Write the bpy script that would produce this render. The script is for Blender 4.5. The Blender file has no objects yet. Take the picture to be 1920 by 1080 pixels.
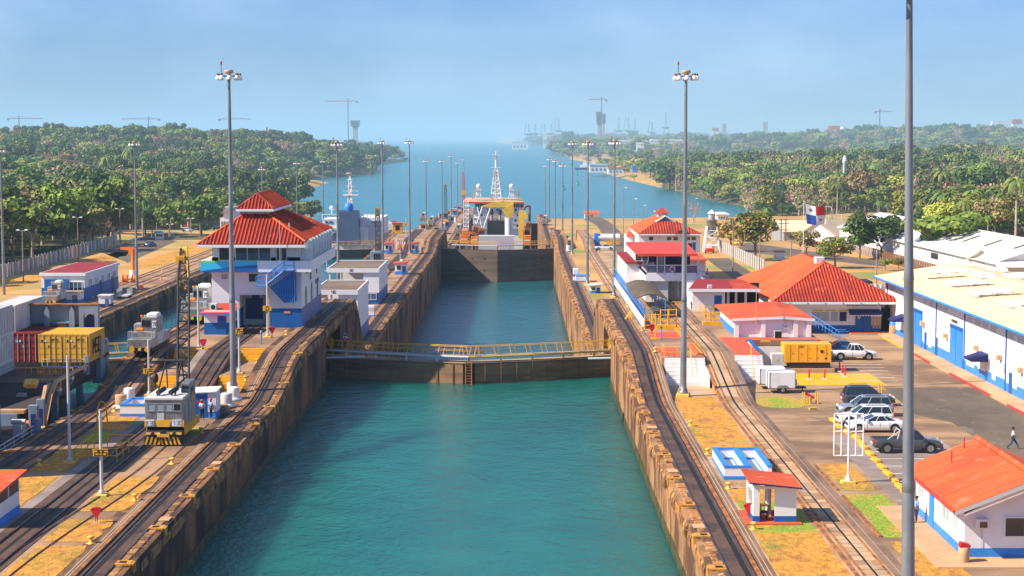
import bpy,math,random
from math import sin,cos,pi,radians,sqrt,exp,atan,tan
R=random.Random(7)
sc=bpy.context.scene
COL=sc.collection
# ---------------------------------------------------------------- camera, sky, sun, exposure
FPX,HORIZ,VPX=3200.0,258.0,968.0
TH=atan((540-HORIZ)/FPX)
CTH,STH=cos(TH),sin(TH)
YAW=atan((VPX-960)*CTH/FPX)
CAMZ=55.0
cd=bpy.data.cameras.new('camera');cam=bpy.data.objects.new('camera',cd);COL.objects.link(cam)
cam.location=(0,0,CAMZ);cam.rotation_euler=(pi/2-TH,0,YAW)
cd.sensor_width=36;cd.lens=FPX/1920*36;cd.clip_start=1;cd.clip_end=90000
sc.camera=cam
SUN_EL,SUN_AZ=radians(41),(-0.957,-0.29)
w=bpy.data.worlds.new('World');sc.world=w;w.use_nodes=True
nt=w.node_tree;nt.nodes.clear()
sky=nt.nodes.new('ShaderNodeTexSky');sky.sky_type='NISHITA';sky.sun_disc=False
sky.sun_elevation=SUN_EL;sky.sun_rotation=math.atan2(SUN_AZ[0],SUN_AZ[1])
sky.altitude=50;sky.air_density=1.0;sky.dust_density=0.3;sky.ozone_density=2.5
tc=nt.nodes.new('ShaderNodeTexCoord');mp=nt.nodes.new('ShaderNodeMapping');mp.inputs['Scale'].default_value=(2.0,2.0,5.0)
nz=nt.nodes.new('ShaderNodeTexNoise');nz.inputs['Scale'].default_value=2.6;nz.inputs['Detail'].default_value=5;nz.inputs['Roughness'].default_value=.62
cr=nt.nodes.new('ShaderNodeValToRGB');cr.color_ramp.elements[0].position=.36;cr.color_ramp.elements[1].position=.74
cr.color_ramp.elements[1].color=(.50,.50,.50,1)
tint=nt.nodes.new('ShaderNodeMix');tint.data_type='RGBA';tint.blend_type='MULTIPLY';tint.inputs[0].default_value=1.0
tint.inputs[7].default_value=(0.53,0.83,1.50,1)
mx=nt.nodes.new('ShaderNodeMix');mx.data_type='RGBA';mx.inputs[7].default_value=(7.5,10.2,14,1)
bg=nt.nodes.new('ShaderNodeBackground');bg.inputs[1].default_value=0.054
out=nt.nodes.new('ShaderNodeOutputWorld')
L=nt.links.new
L(tc.outputs['Generated'],mp.inputs[0]);L(mp.outputs[0],nz.inputs[0]);L(nz.outputs[0],cr.inputs[0])
L(sky.outputs[0],tint.inputs[6]);L(tint.outputs[2],mx.inputs[6]);L(cr.outputs[0],mx.inputs[0]);L(mx.outputs[2],bg.inputs[0]);L(bg.outputs[0],out.inputs[0])
sd=bpy.data.lights.new('sun','SUN');sun=bpy.data.objects.new('sun',sd);COL.objects.link(sun)
sd.energy=5.0;sd.angle=radians(.53);sd.color=(1.0,.88,.70)
from mathutils import Vector,Matrix,Euler
sv=Vector((SUN_AZ[0]*cos(SUN_EL),SUN_AZ[1]*cos(SUN_EL),sin(SUN_EL)))
sun.rotation_euler=sv.to_track_quat('Z','Y').to_euler()
sc.view_settings.view_transform='Standard';sc.view_settings.look='None'
sc.view_settings.exposure=0.74;sc.view_settings.gamma=1.0;sc.view_settings.use_curve_mapping=False
# ---------------------------------------------------------------- pixel measurements of the photograph -> metres
def G(px,py,z):
 a,b=(px-960)/FPX,(540-py)/FPX
 dy,dz=CTH+b*STH,b*CTH-STH
 t=(z-CAMZ)/dz
 x,y=a*t,dy*t
 return (x*cos(YAW)-y*sin(YAW),x*sin(YAW)+y*cos(YAW),z)
def XA(px,Y):return (px-VPX)/FPX*Y
def ZA(py,Y):return CAMZ-(py-HORIZ)/FPX*Y
# ---------------------------------------------------------------- materials
MATS={}
def mat(name,c1,c2=None,scale=.5,thr=(.4,.62),c3=None,scale3=3.0,thr3=(.55,.7),rough=.8,metal=0.0,bump=0.0,bscale=6.0,stretch=(1,1,1),var=.12,spec=.4,coat=0.0,objco=False,emit=None):
 if name in MATS:return MATS[name]
 m=bpy.data.materials.new(name);m.use_nodes=True;MATS[name]=m
 t=m.node_tree;p=t.nodes['Principled BSDF'];N=t.nodes.new;K=t.links.new
 p.inputs['Roughness'].default_value=rough;p.inputs['Metallic'].default_value=metal
 p.inputs['Specular IOR Level'].default_value=spec
 if coat:p.inputs['Coat Weight'].default_value=coat;p.inputs['Coat Roughness'].default_value=.08
 if emit:p.inputs['Emission Color'].default_value=(*emit,1);p.inputs['Emission Strength'].default_value=1
 if objco:src=N('ShaderNodeTexCoord').outputs['Object']
 else :src=N('ShaderNodeNewGeometry').outputs['Position']
 mpn=N('ShaderNodeMapping');mpn.inputs['Scale'].default_value=stretch;K(src,mpn.inputs[0])
 def noise(s,det=5):
  n=N('ShaderNodeTexNoise');n.inputs['Scale'].default_value=s;n.inputs['Detail'].default_value=det;n.inputs['Roughness'].default_value=.6
  K(mpn.outputs[0],n.inputs[0]);return n.outputs[0]
 def ramp(v,a,b):
  r=N('ShaderNodeMapRange');r.interpolation_type='SMOOTHSTEP';r.inputs[1].default_value=a;r.inputs[2].default_value=b
  K(v,r.inputs[0]);return r.outputs[0]
 def mixc(f,A,B):
  q=N('ShaderNodeMix');q.data_type='RGBA'
  K(f,q.inputs[0])
  for s_,v in ((6,A),(7,B)):
   if isinstance(v,tuple):q.inputs[s_].default_value=(*v,1)
   else :K(v,q.inputs[s_])
  return q.outputs[2]
 col=None
 if c2:col=mixc(ramp(noise(scale),*thr),tuple(c1),tuple(c2))
 if c3:col=mixc(ramp(noise(scale3),*thr3),col if col else tuple(c1),tuple(c3))
 if var:
  hv=N('ShaderNodeHueSaturation')
  r=N('ShaderNodeMapRange');r.inputs[1].default_value=.25;r.inputs[2].default_value=.75;r.inputs[3].default_value=1-var;r.inputs[4].default_value=1+var
  K(noise(scale*7+1.3,3),r.inputs[0]);K(r.outputs[0],hv.inputs['Value'])
  if col:K(col,hv.inputs['Color'])
  else :hv.inputs['Color'].default_value=(*c1,1)
  col=hv.outputs[0]
 if col:K(col,p.inputs['Base Color'])
 else :p.inputs['Base Color'].default_value=(*c1,1)
 if bump:
  bn=N('ShaderNodeBump');bn.inputs['Strength'].default_value=min(1,bump);bn.inputs['Distance'].default_value=.1*max(1,bump)
  K(noise(bscale,4),bn.inputs['Height']);K(bn.outputs[0],p.inputs['Normal'])
 return m
def leafmat(name,c1,c2,rough=.6):
 m=bpy.data.materials.new(name);m.use_nodes=True;MATS[name]=m
 t=m.node_tree;p=t.nodes['Principled BSDF'];N=t.nodes.new;K=t.links.new
 g=N('ShaderNodeNewGeometry');q=N('ShaderNodeMix');q.data_type='RGBA'
 q.inputs[6].default_value=(*c1,1);q.inputs[7].default_value=(*c2,1)
 K(g.outputs['Random Per Island'],q.inputs[0])
 oi=N('ShaderNodeObjectInfo');hv=N('ShaderNodeHueSaturation')
 r=N('ShaderNodeMapRange');r.inputs[3].default_value=.75;r.inputs[4].default_value=1.85;K(oi.outputs['Random'],r.inputs[0])
 r2=N('ShaderNodeMapRange');r2.inputs[3].default_value=.455;r2.inputs[4].default_value=.52;
 mlt=N('ShaderNodeMath');mlt.operation='MULTIPLY';mlt.inputs[1].default_value=7.31;fr=N('ShaderNodeMath');fr.operation='FRACT'
 K(oi.outputs['Random'],mlt.inputs[0]);K(mlt.outputs[0],fr.inputs[0]);K(fr.outputs[0],r2.inputs[0])
 K(r.outputs[0],hv.inputs['Value']);K(r2.outputs[0],hv.inputs['Hue']);K(q.outputs[2],hv.inputs['Color']);K(hv.outputs[0],p.inputs['Base Color'])
 p.inputs['Roughness'].default_value=rough;p.inputs['Specular IOR Level'].default_value=.25
 return m
M={}
M['conc']=mat('stained_concrete',(.47,.28,.14),(.19,.10,.055),.22,(.36,.66),(.62,.34,.12),.9,(.54,.72),bump=.3,bscale=3,rough=.9)
M['concl']=mat('pale_concrete',(.50,.34,.21),(.29,.175,.10),.25,(.38,.68),(.66,.38,.17),.8,(.58,.74),bump=.2,bscale=4,rough=.9)
M['deck']=mat('deck_concrete',(.42,.25,.14),(.22,.125,.075),.16,(.36,.66),(.55,.22,.07),.35,(.60,.74),bump=.2,bscale=4,rough=.9)
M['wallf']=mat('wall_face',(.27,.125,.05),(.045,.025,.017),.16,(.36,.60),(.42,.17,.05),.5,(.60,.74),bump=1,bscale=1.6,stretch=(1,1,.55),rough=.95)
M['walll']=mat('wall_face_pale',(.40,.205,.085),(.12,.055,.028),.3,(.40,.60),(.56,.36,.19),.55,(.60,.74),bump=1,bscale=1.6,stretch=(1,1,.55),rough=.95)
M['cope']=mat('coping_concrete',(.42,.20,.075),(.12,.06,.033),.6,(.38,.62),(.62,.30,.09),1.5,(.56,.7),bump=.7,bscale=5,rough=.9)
M['copel']=mat('coping_sunlit_tint',(.44,.19,.06),(.11,.052,.028),.7,(.42,.62),(.70,.42,.17),1.5,(.56,.7),bump=.7,bscale=5,rough=.9)  # copy of the coping concrete with the sunlit look put into its colour
M['trackbed']=mat('track_bed',(.115,.062,.040),(.050,.030,.024),.5,(.4,.65),(.24,.115,.05),1.4,(.6,.75),bump=.3,bscale=6,rough=.75)
M['bedside']=mat('track_shoulder',(.25,.155,.105),(.13,.08,.055),.7,(.4,.65),(.34,.22,.14),2,(.6,.75),bump=.3,bscale=6,rough=.85,stretch=(1,.25,1))
M['rail']=mat('rail_steel',(.17,.13,.13),(.10,.06,.05),.8,(.4,.6),rough=.42,metal=.6,var=.1)
M['railrust']=mat('rusty_steel',(.42,.16,.045),(.20,.08,.03),1.2,(.4,.6),rough=.75,var=.2)
M['slot']=mat('rack_slot',(.012,.010,.011),rough=.7,var=0)
M['grassdry']=mat('dry_grass',(.60,.27,.040),(.27,.23,.03),.22,(.48,.68),(.40,.17,.045),.8,(.50,.70),bump=.9,bscale=9,rough=.95,var=.42,stretch=(1,.6,1))
M['grassgr']=mat('green_grass',(.24,.32,.028),(.48,.29,.05),.4,(.42,.62),(.22,.36,.03),1.5,(.5,.7),bump=.9,bscale=9,rough=.95,var=.4,stretch=(1,.6,1))
M['asph']=mat('asphalt',(.150,.112,.080),(.105,.080,.060),.12,(.4,.65),(.22,.19,.16),.7,(.6,.75),bump=.15,bscale=10,rough=.9,stretch=(1,.5,1))
M['park']=mat('parking_concrete',(.40,.245,.135),(.19,.115,.07),.13,(.42,.60),(.48,.36,.25),.45,(.62,.78),bump=.15,bscale=6,rough=.9,stretch=(.45,1,1))
M['parkgrey']=mat('worn_parking_bay',(.30,.24,.21),(.20,.15,.13),.2,(.4,.65),(.42,.36,.33),.6,(.6,.75),rough=.9,stretch=(.4,1,1))
M['redfloor']=mat('red_floor_paint',(.66,.09,.035),(.50,.10,.05),.4,(.45,.7),(.60,.26,.18),2.2,(.66,.78),rough=.7)
M['sidewalk']=mat('sidewalk_concrete',(.56,.36,.20),(.46,.28,.15),.3,(.4,.65),rough=.9)
M['white']=mat('white_paint',(.80,.79,.80),(.72,.70,.70),.5,(.5,.75),rough=.6,var=.04)
M['whitew']=mat('white_paint_worn',(.80,.78,.76),(.62,.55,.48),.5,(.52,.78),rough=.7,var=.05,stretch=(1,1,.4))
M['blue']=mat('blue_paint',(.008,.115,.40),(.008,.09,.32),.7,(.4,.7),rough=.5,var=.06)
M['lblue']=mat('light_blue_paint',(.035,.25,.72),(.03,.21,.62),.7,(.4,.7),rough=.5,var=.06)
M['navy']=mat('navy_paint',(.014,.022,.14),rough=.6,var=.05)
M['teal']=mat('turquoise_paint',(.04,.52,.82),rough=.45,var=.02)
M['green']=mat('green_paint',(.22,.70,.10),rough=.5,var=.02)
M['gutter']=mat('mint_gutter',(.40,.78,.66),rough=.5,var=.03)
M['red']=mat('red_paint',(.62,.035,.025),(.52,.03,.02),1,(.4,.7),rough=.5,var=.06)
M['crimson']=mat('crimson_paint',(.55,.012,.03),rough=.45,var=.04)
M['tile']=mat('red_roof_tile',(.46,.052,.014),(.26,.028,.012),.28,(.38,.66),(.70,.13,.06),.9,(.56,.70),rough=.8,var=.2,stretch=(1,.5,1))
M['tilegap']=mat('tile_channel_shade',(.26,.016,.012),rough=.9,var=.15)  # mortar channels, darkened so shade between the tile rows sits in the colour
M['tiles']=mat('salmon_sheet_sunlit_tile',(.66,.105,.024),(.50,.07,.02),.25,(.40,.68),(.78,.19,.11),1.1,(.56,.74),rough=.75,var=.1,stretch=(.5,1,1))  # salmon sheet colour, also serving as the sunlit copy of the red tile
M['tiled']=mat('maroon_roof',(.30,.018,.022),(.24,.02,.022),.35,(.42,.66),rough=.75,var=.1)
M['redroof']=mat('flat_red_roof',(.68,.062,.026),(.52,.045,.022),.2,(.40,.68),(.66,.10,.07),1.1,(.6,.74),rough=.6,var=.08)
M['brownroof']=mat('gravel_roof',(.22,.155,.11),(.13,.09,.065),.3,(.42,.66),(.32,.22,.15),1.2,(.6,.72),rough=.95,stretch=(.3,1.6,1))
M['cream']=mat('cream_roof',(.78,.60,.39),(.70,.52,.33),.15,(.42,.66),(.64,.48,.33),.5,(.68,.8),rough=.8,var=.03)
M['whiteroof']=mat('white_sheet_roof',(.74,.73,.70),(.66,.64,.60),.2,(.42,.7),rough=.6,var=.04)
M['glass']=mat('dark_glass',(.018,.026,.034),rough=.08,spec=.9,var=0)
M['glassb']=mat('bluish_glass',(.05,.12,.19),rough=.12,spec=.9,var=.1)
M['pglass']=mat('pale_window',(.30,.38,.42),rough=.2,spec=.7,var=.15)
M['dark']=mat('dark_opening',(.014,.012,.013),rough=.9,var=0)
M['black']=mat('black_paint',(.022,.022,.026),rough=.6,var=.05)
M['rubber']=mat('rubber',(.018,.017,.018),rough=.85,var=.05)
M['galv']=mat('galvanised_steel',(.27,.275,.285),(.19,.195,.21),.7,(.4,.65),rough=.45,metal=.35,var=.08,stretch=(1,1,.3))
M['alu']=mat('aluminium',(.36,.35,.34),(.24,.23,.22),1.5,(.4,.65),rough=.4,metal=.55,var=.08)
M['grey']=mat('grey_paint',(.30,.31,.33),rough=.6,var=.06)
M['lgrey']=mat('light_grey_paint',(.55,.55,.55),rough=.6,var=.05)
M['shipgrey']=mat('ship_grey_blue',(.21,.28,.36),(.17,.23,.31),.5,(.4,.7),rough=.55,var=.05)
M['navygrey']=mat('funnel_grey_blue',(.075,.12,.21),(.06,.10,.18),.3,(.4,.7),rough=.55,var=.05)
M['chock']=mat('worn_chock_yellow',(.62,.30,.04),(.36,.15,.04),1.6,(.4,.65),rough=.8,var=.1)
M['yellow']=mat('yellow_paint',(.82,.43,.02),(.70,.33,.018),1.2,(.4,.7),rough=.55,var=.07)
M['yelgen']=mat('generator_yellow',(.85,.42,.015),(.80,.37,.012),.8,(.4,.7),rough=.4,var=.03)
M['yelc']=mat('crane_yellow',(.80,.55,.06),(.72,.44,.05),.6,(.4,.7),rough=.5,var=.06)
M['orange']=mat('orange_paint',(.85,.22,.015),(.75,.18,.02),.8,(.4,.7),rough=.5,var=.06)
M['bolly']=mat('bollard_yellow',(.80,.50,.10),(.66,.36,.07),1.5,(.4,.7),rough=.7,var=.1)
M['wood']=mat('brown_wood',(.20,.085,.035),rough=.8)
M['hull']=mat('dark_hull',(.034,.022,.024),(.022,.016,.020),.2,(.4,.7),(.07,.03,.02),.5,(.64,.78),rough=.5,var=.08)
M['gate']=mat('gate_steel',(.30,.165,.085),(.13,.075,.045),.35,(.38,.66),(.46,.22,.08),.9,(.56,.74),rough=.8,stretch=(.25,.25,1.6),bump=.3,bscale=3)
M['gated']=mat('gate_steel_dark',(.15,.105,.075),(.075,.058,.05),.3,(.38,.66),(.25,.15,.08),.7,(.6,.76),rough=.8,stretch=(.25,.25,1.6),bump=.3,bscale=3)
M['timber']=mat('grey_timber',(.35,.26,.20),(.22,.16,.12),1.0,(.4,.7),rough=.9)
M['skin']=mat('skin_brown',(.16,.075,.045),rough=.6,var=.03)
M['cwhite']=mat('white_cloth',(.75,.75,.78),rough=.9,var=.04)
M['cblue']=mat('pale_blue_cloth',(.22,.38,.68),rough=.9,var=.04)
M['cnavy']=mat('navy_trousers',(.018,.028,.10),rough=.9,var=.04)
M['cjean']=mat('blue_trousers',(.035,.08,.19),rough=.9,var=.04)
M['cred']=mat('red_cloth',(.62,.03,.03),rough=.9,var=.04)
M['hair']=mat('black_hair',(.012,.010,.010),rough=.8,var=0)
M['bark']=mat('tree_bark',(.24,.17,.12),(.16,.11,.08),1.5,(.4,.7),rough=.95)
M['barkp']=mat('pale_bark',(.46,.37,.30),(.36,.27,.21),1.5,(.4,.7),rough=.95)
M['rock']=mat('shore_rock',(.40,.21,.11),(.24,.14,.09),.15,(.4,.7),rough=.95,bump=.5,bscale=.5)
M['cred2']=mat('container_red',(.26,.022,.025),(.20,.02,.02),.6,(.4,.7),rough=.6)
M['cyel']=mat('container_yellow',(.80,.46,.06),(.70,.37,.05),.6,(.4,.7),rough=.6)
M['cwht']=mat('container_white',(.70,.70,.68),(.60,.58,.55),.4,(.4,.7),rough=.6)
M['carwhite']=mat('car_white',(.80,.81,.82),rough=.25,coat=.6,var=0)
M['carsilver']=mat('car_silver',(.40,.42,.46),rough=.3,metal=.5,coat=.6,var=0)
M['cardark']=mat('car_slate',(.055,.07,.095),rough=.3,metal=.3,coat=.8,var=0)
M['cargrey']=mat('car_grey',(.11,.105,.105),rough=.3,metal=.5,coat=.8,var=0)
M['carblue']=mat('car_blue',(.03,.10,.30),rough=.3,coat=.8,var=0)
M['lampw']=mat('lamp_white',(.85,.85,.88),rough=.35,var=0)
M['amber']=mat('amber_lens',(.8,.2,.01),rough=.3,var=0)
M['text']=mat('black_lettering',(.01,.01,.01),rough=.7,var=0)
# ---------------------------------------------------------------- mesh builder
class MB:
 def __init__(s):s.v,s.f,s.m,s.s=[],[],[],[]
 def add(s,v,f,m=0,smooth=False):
  n=len(s.v);s.v+=[tuple(p) for p in v]
  for q in f:s.f.append(tuple(i+n for i in q));s.m.append(m);s.s.append(smooth)
  return s
 def box(s,x0,x1,y0,y1,z0,z1,m=0):
  if x0>x1:x0,x1=x1,x0
  if y0>y1:y0,y1=y1,y0
  if z0>z1:z0,z1=z1,z0
  return s.add([(x0,y0,z0),(x1,y0,z0),(x1,y1,z0),(x0,y1,z0),(x0,y0,z1),(x1,y0,z1),(x1,y1,z1),(x0,y1,z1)],[(0,3,2,1),(4,5,6,7),(0,1,5,4),(1,2,6,5),(2,3,7,6),(3,0,4,7)],m)
 def bbox(s,x0,x1,y0,y1,z0,z1,b=.05,m=0):
  p=[(x0+b,y0),(x1-b,y0),(x1,y0+b),(x1,y1-b),(x1-b,y1),(x0+b,y1),(x0,y1-b),(x0,y0+b)]
  cx,cy=(x0+x1)/2,(y0+y1)/2
  sh=lambda q:(q[0]+(b if q[0]<cx else -b),q[1]+(b if q[1]<cy else -b))
  v=[(a,c,z0) for a,c in p]+[(a,c,z1-b) for a,c in p]+[(*sh(q),z1) for q in p]
  f=[tuple(range(7,-1,-1)),tuple(range(16,24))]
  for k in range(8):
   j=(k+1)%8;f+=[(k,j,8+j,8+k),(8+k,8+j,16+j,16+k)]
  return s.add(v,f,m)
 def cyl(s,p0,p1,r0,r1=None,n=10,m=0,caps=True,smooth=True):
  r1=r0 if r1 is None else r1
  a,b=Vector(p0),Vector(p1);d=(b-a)
  if d.length<1e-6:return s
  q=d.to_track_quat('Z','Y');v=[]
  for c,r in ((a,r0),(b,r1)):
   for k in range(n):
    v.append(tuple(c+q@Vector((r*cos(2*pi*k/n),r*sin(2*pi*k/n),0))))
  s.add(v,[(k,(k+1)%n,n+(k+1)%n,n+k) for k in range(n)],m,smooth)
  if caps:s.add(v,[tuple(range(n-1,-1,-1)),tuple(range(n,2*n))],m)
  return s
 def bar(s,p0,p1,r=.03,m=0):return s.cyl(p0,p1,r,r,4,m,True,False)
 def path(s,pts,r,n=6,m=0):
  for a,b in zip(pts,pts[1:]):s.cyl(a,b,r,r,n,m)
  return s
 def lathe(s,prof,c=(0,0,0),n=14,m=0,smooth=True):
  v=[]
  for r,z in prof:
   for k in range(n):v.append((c[0]+r*cos(2*pi*k/n),c[1]+r*sin(2*pi*k/n),c[2]+z))
  f=[]
  for i in range(len(prof)-1):
   for k in range(n):f.append((i*n+k,i*n+(k+1)%n,(i+1)*n+(k+1)%n,(i+1)*n+k))
  s.add(v,f,m,smooth)
  return s.add([v[k] for k in range(n)],[tuple(range(n-1,-1,-1))],m).add([v[(len(prof)-1)*n+k] for k in range(n)],[tuple(range(n))],m)
 def sphere(s,c,r,n=10,m=0,sz=1.0):
  k=max(4,n//2)
  return s.lathe([(max(.001,r*sin(pi*i/k)),-r*sz*cos(pi*i/k)) for i in range(k+1)],c,n,m)
 def prism(s,poly,a0,a1,axis='y',m=0,smooth=False):
  n=len(poly)
  def P(p,a):return {'y':(p[0],a,p[1]),'x':(a,p[0],p[1]),'z':(p[0],p[1],a)}[axis]
  v=[P(p,a0) for p in poly]+[P(p,a1) for p in poly]
  s.add(v,[tuple(range(n-1,-1,-1)),tuple(range(n,2*n))],m)
  return s.add(v,[(k,(k+1)%n,n+(k+1)%n,n+k) for k in range(n)],m,smooth)
 def quad(s,a,b,c,d,m=0):return s.add([a,b,c,d],[(0,1,2,3)],m)
 def slab(s,pts,th,m=0):
  n=len(pts);v=list(pts)+[(p[0],p[1],p[2]-th) for p in pts]
  return s.add(v,[tuple(range(n)),tuple(range(2*n-1,n-1,-1))]+[(k,n+k,n+(k+1)%n,(k+1)%n) for k in range(n)],m)
 def text(s,txt,o,ux,uz,h,m=0,t=.02):
  W=h*.6;o,ux,uz=Vector(o),Vector(ux),Vector(uz);nn=ux.cross(uz)
  for k,ch in enumerate(txt):
   for (a,b) in FONT.get(ch,()):
    pa=o+ux*(k*W*1.35+a[0]*W)+uz*(a[1]*h);pb=o+ux*(k*W*1.35+b[0]*W)+uz*(b[1]*h)
    d=(pb-pa).normalized();side=d.cross(nn)*(h*.065);e=d*h*.07
    s.add([pa-e-side,pb+e-side,pb+e+side,pa-e+side,pa-e-side+nn*t,pb+e-side+nn*t,pb+e+side+nn*t,pa-e+side+nn*t],[(0,3,2,1),(4,5,6,7),(0,1,5,4),(1,2,6,5),(2,3,7,6),(3,0,4,7)],m)
  return s
 def W(s,n,m,t):return s.build(n,M[m],t,world=True)
 def Y(s,n,m,t):return s.build(n,M[m],t)
 def mesh(s,name,mats):
  me=bpy.data.meshes.new(name);me.from_pydata(s.v,[],s.f)
  for q in (mats if isinstance(mats,(list,tuple)) else [mats]):me.materials.append(q)
  me.polygons.foreach_set('material_index',s.m);me.polygons.foreach_set('use_smooth',s.s);me.update();return me
 def build(s,name,mats,parent=None,world=False,loc=None,rot=0,**kw):
  if world and parent is not None:
   L0=parent.location;s.v=[(a-L0.x,b-L0.y,c-L0.z) for a,b,c in s.v]
  if loc is not None:pass
  o=bpy.data.objects.new(name,s.mesh(name,mats));COL.objects.link(o)
  if parent is not None:o.parent=parent
  if loc is not None:o.location=loc
  if rot:o.rotation_euler[2]=rot
  for k,v in kw.items():o[k]=v
  return o
_h=lambda *p:list(zip(p,p[1:]))
FONT={'0':_h((0,0),(1,0),(1,1),(0,1),(0,0)),'1':_h((.2,.8),(.5,1),(.5,0)),'2':_h((0,1),(1,1),(1,.5),(0,.5),(0,0),(1,0)),'3':_h((0,1),(1,1),(1,0),(0,0))+_h((.2,.5),(1,.5)),'4':_h((0,1),(0,.5),(1,.5))+_h((1,1),(1,0)),'5':_h((1,1),(0,1),(0,.5),(1,.5),(1,0),(0,0)),'6':_h((1,1),(0,1),(0,0),(1,0),(1,.5),(0,.5)),'7':_h((0,1),(1,1),(.4,0)),'8':_h((0,0),(1,0),(1,1),(0,1),(0,0))+_h((0,.5),(1,.5)),'9':_h((1,.5),(0,.5),(0,1),(1,1),(1,0),(0,0)),'A':_h((0,0),(.5,1),(1,0))+_h((.2,.4),(.8,.4)),'B':_h((0,0),(0,1),(.8,1),(.8,.5),(0,.5))+_h((.8,.5),(1,.4),(1,0),(0,0)),'C':_h((1,1),(0,1),(0,0),(1,0)),'D':_h((0,0),(0,1),(.7,1),(1,.7),(1,.3),(.7,0),(0,0)),'E':_h((1,1),(0,1),(0,0),(1,0))+_h((0,.5),(.8,.5)),'G':_h((1,1),(0,1),(0,0),(1,0),(1,.5),(.5,.5)),'I':_h((.5,0),(.5,1)),'K':_h((0,0),(0,1))+_h((1,1),(0,.5),(1,0)),'L':_h((0,1),(0,0),(1,0)),'M':_h((0,0),(0,1),(.5,.4),(1,1),(1,0)),'N':_h((0,0),(0,1),(1,0),(1,1)),'O':_h((0,0),(1,0),(1,1),(0,1),(0,0)),'P':_h((0,0),(0,1),(1,1),(1,.5),(0,.5)),'R':_h((0,0),(0,1),(1,1),(1,.5),(0,.5),(1,0)),'S':_h((1,1),(0,1),(0,.5),(1,.5),(1,0),(0,0)),'T':_h((0,1),(1,1))+_h((.5,1),(.5,0)),'U':_h((0,1),(0,0),(1,0),(1,1)),'V':_h((0,1),(.5,0),(1,1)),'X':_h((0,0),(1,1))+_h((0,1),(1,0)),'-':_h((.1,.5),(.9,.5))}
def thing(name,label,cat,loc=(0,0,0),rz=0,group=None):
 o=bpy.data.objects.new(name,None);COL.objects.link(o);o.location=loc;o.rotation_euler=(0,0,rz)
 o['label']=label;o['category']=cat;o.empty_display_size=.2
 if group:o['group']=group
 return o
def KIDS(o):return [c for c in ALLKIDS.get(o.name,[])]
ALLKIDS={}
def copy_thing(root,loc,rz=None,label=None,group=None,scale=None,kids=None):
 r=root.copy();COL.objects.link(r);r.location=loc
 if rz is not None:r.rotation_euler=(0,0,rz)
 if scale is not None:r.scale=scale if isinstance(scale,tuple) else (scale,)*3
 if label:r['label']=label
 if group:r['group']=group
 for ch in (kids if kids is not None else root.children):
  c=ch.copy();COL.objects.link(c);c.parent=r
  for g in ch.children:
   d=g.copy();COL.objects.link(d);d.parent=c
 return r
def tag(o,label,cat,group=None):
 o['label']=label;o['category']=cat
 if group:o['group']=group
 return o
def struct(name,mb,m,**kw):return mb.build(name,m,kind='structure',**kw)
# ================================================================ SETTING
def smooth(a,b,x):
 t=max(0,min(1,(x-a)/(b-a)));return t*t*(3-2*t)
def lin(a,b,x):return max(0,min(1,(x-a)/(b-a)))
W1,W2,W2L,W3=26.2,12.6,19.4,0.0
def prof(Y):
 def ss(a,b):
  t=lin(a,b,Y);return t*t*(3-2*t)*.35+t*.65
 return 30.5+2.5*ss(156,176)-9.5*ss(233,250)+2.5*ss(472,488)-10.5*ss(538,556)-4.5*ss(880,960)
def pstep(Y):
 if Y<166:return 30.5
 if Y<178:return 31.75
 if Y<234:return 33.0
 if Y<246:return 28.5
 return prof(Y)
YS=[30,60,90,120,150,154,157,160,163,166,169,172,175,178,184,200,215,230,232,234,236,238,240,242,244,246,248,250,254,280,320,380,440,468,472,475,478,481,484,487,490,500,520,534,538,541,544,547,550,553,556,600,700,800,880,900,920,940,960,1090]
def strip(mb,x0,x1,zf,ys,zb,m=0,zbf=None):
 v,f=[],[]
 for y in ys:
  z=zf(y);b=zb if zbf is None else z-zbf
  v+=[(x0,y,z),(x1,y,z),(x1,y,b),(x0,y,b)]
 for i in range(len(ys)-1):
  a,c=4*i,4*i+4
  f+=[(a,a+1,c+1,c),(a+1,a+2,c+2,c+1),(a+2,a+3,c+3,c+2),(a+3,a,c,c+3)]
 n=4*(len(ys)-1);f+=[(0,3,2,1),(n,n+1,n+2,n+3)]
 mb.add(v,f,m);return mb
def ys_between(a,b):return [a]+[y for y in YS if a<y<b]+[b]
CE=-22.1;CW=-40.0;RE=11.0;LE=-73.0
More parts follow.
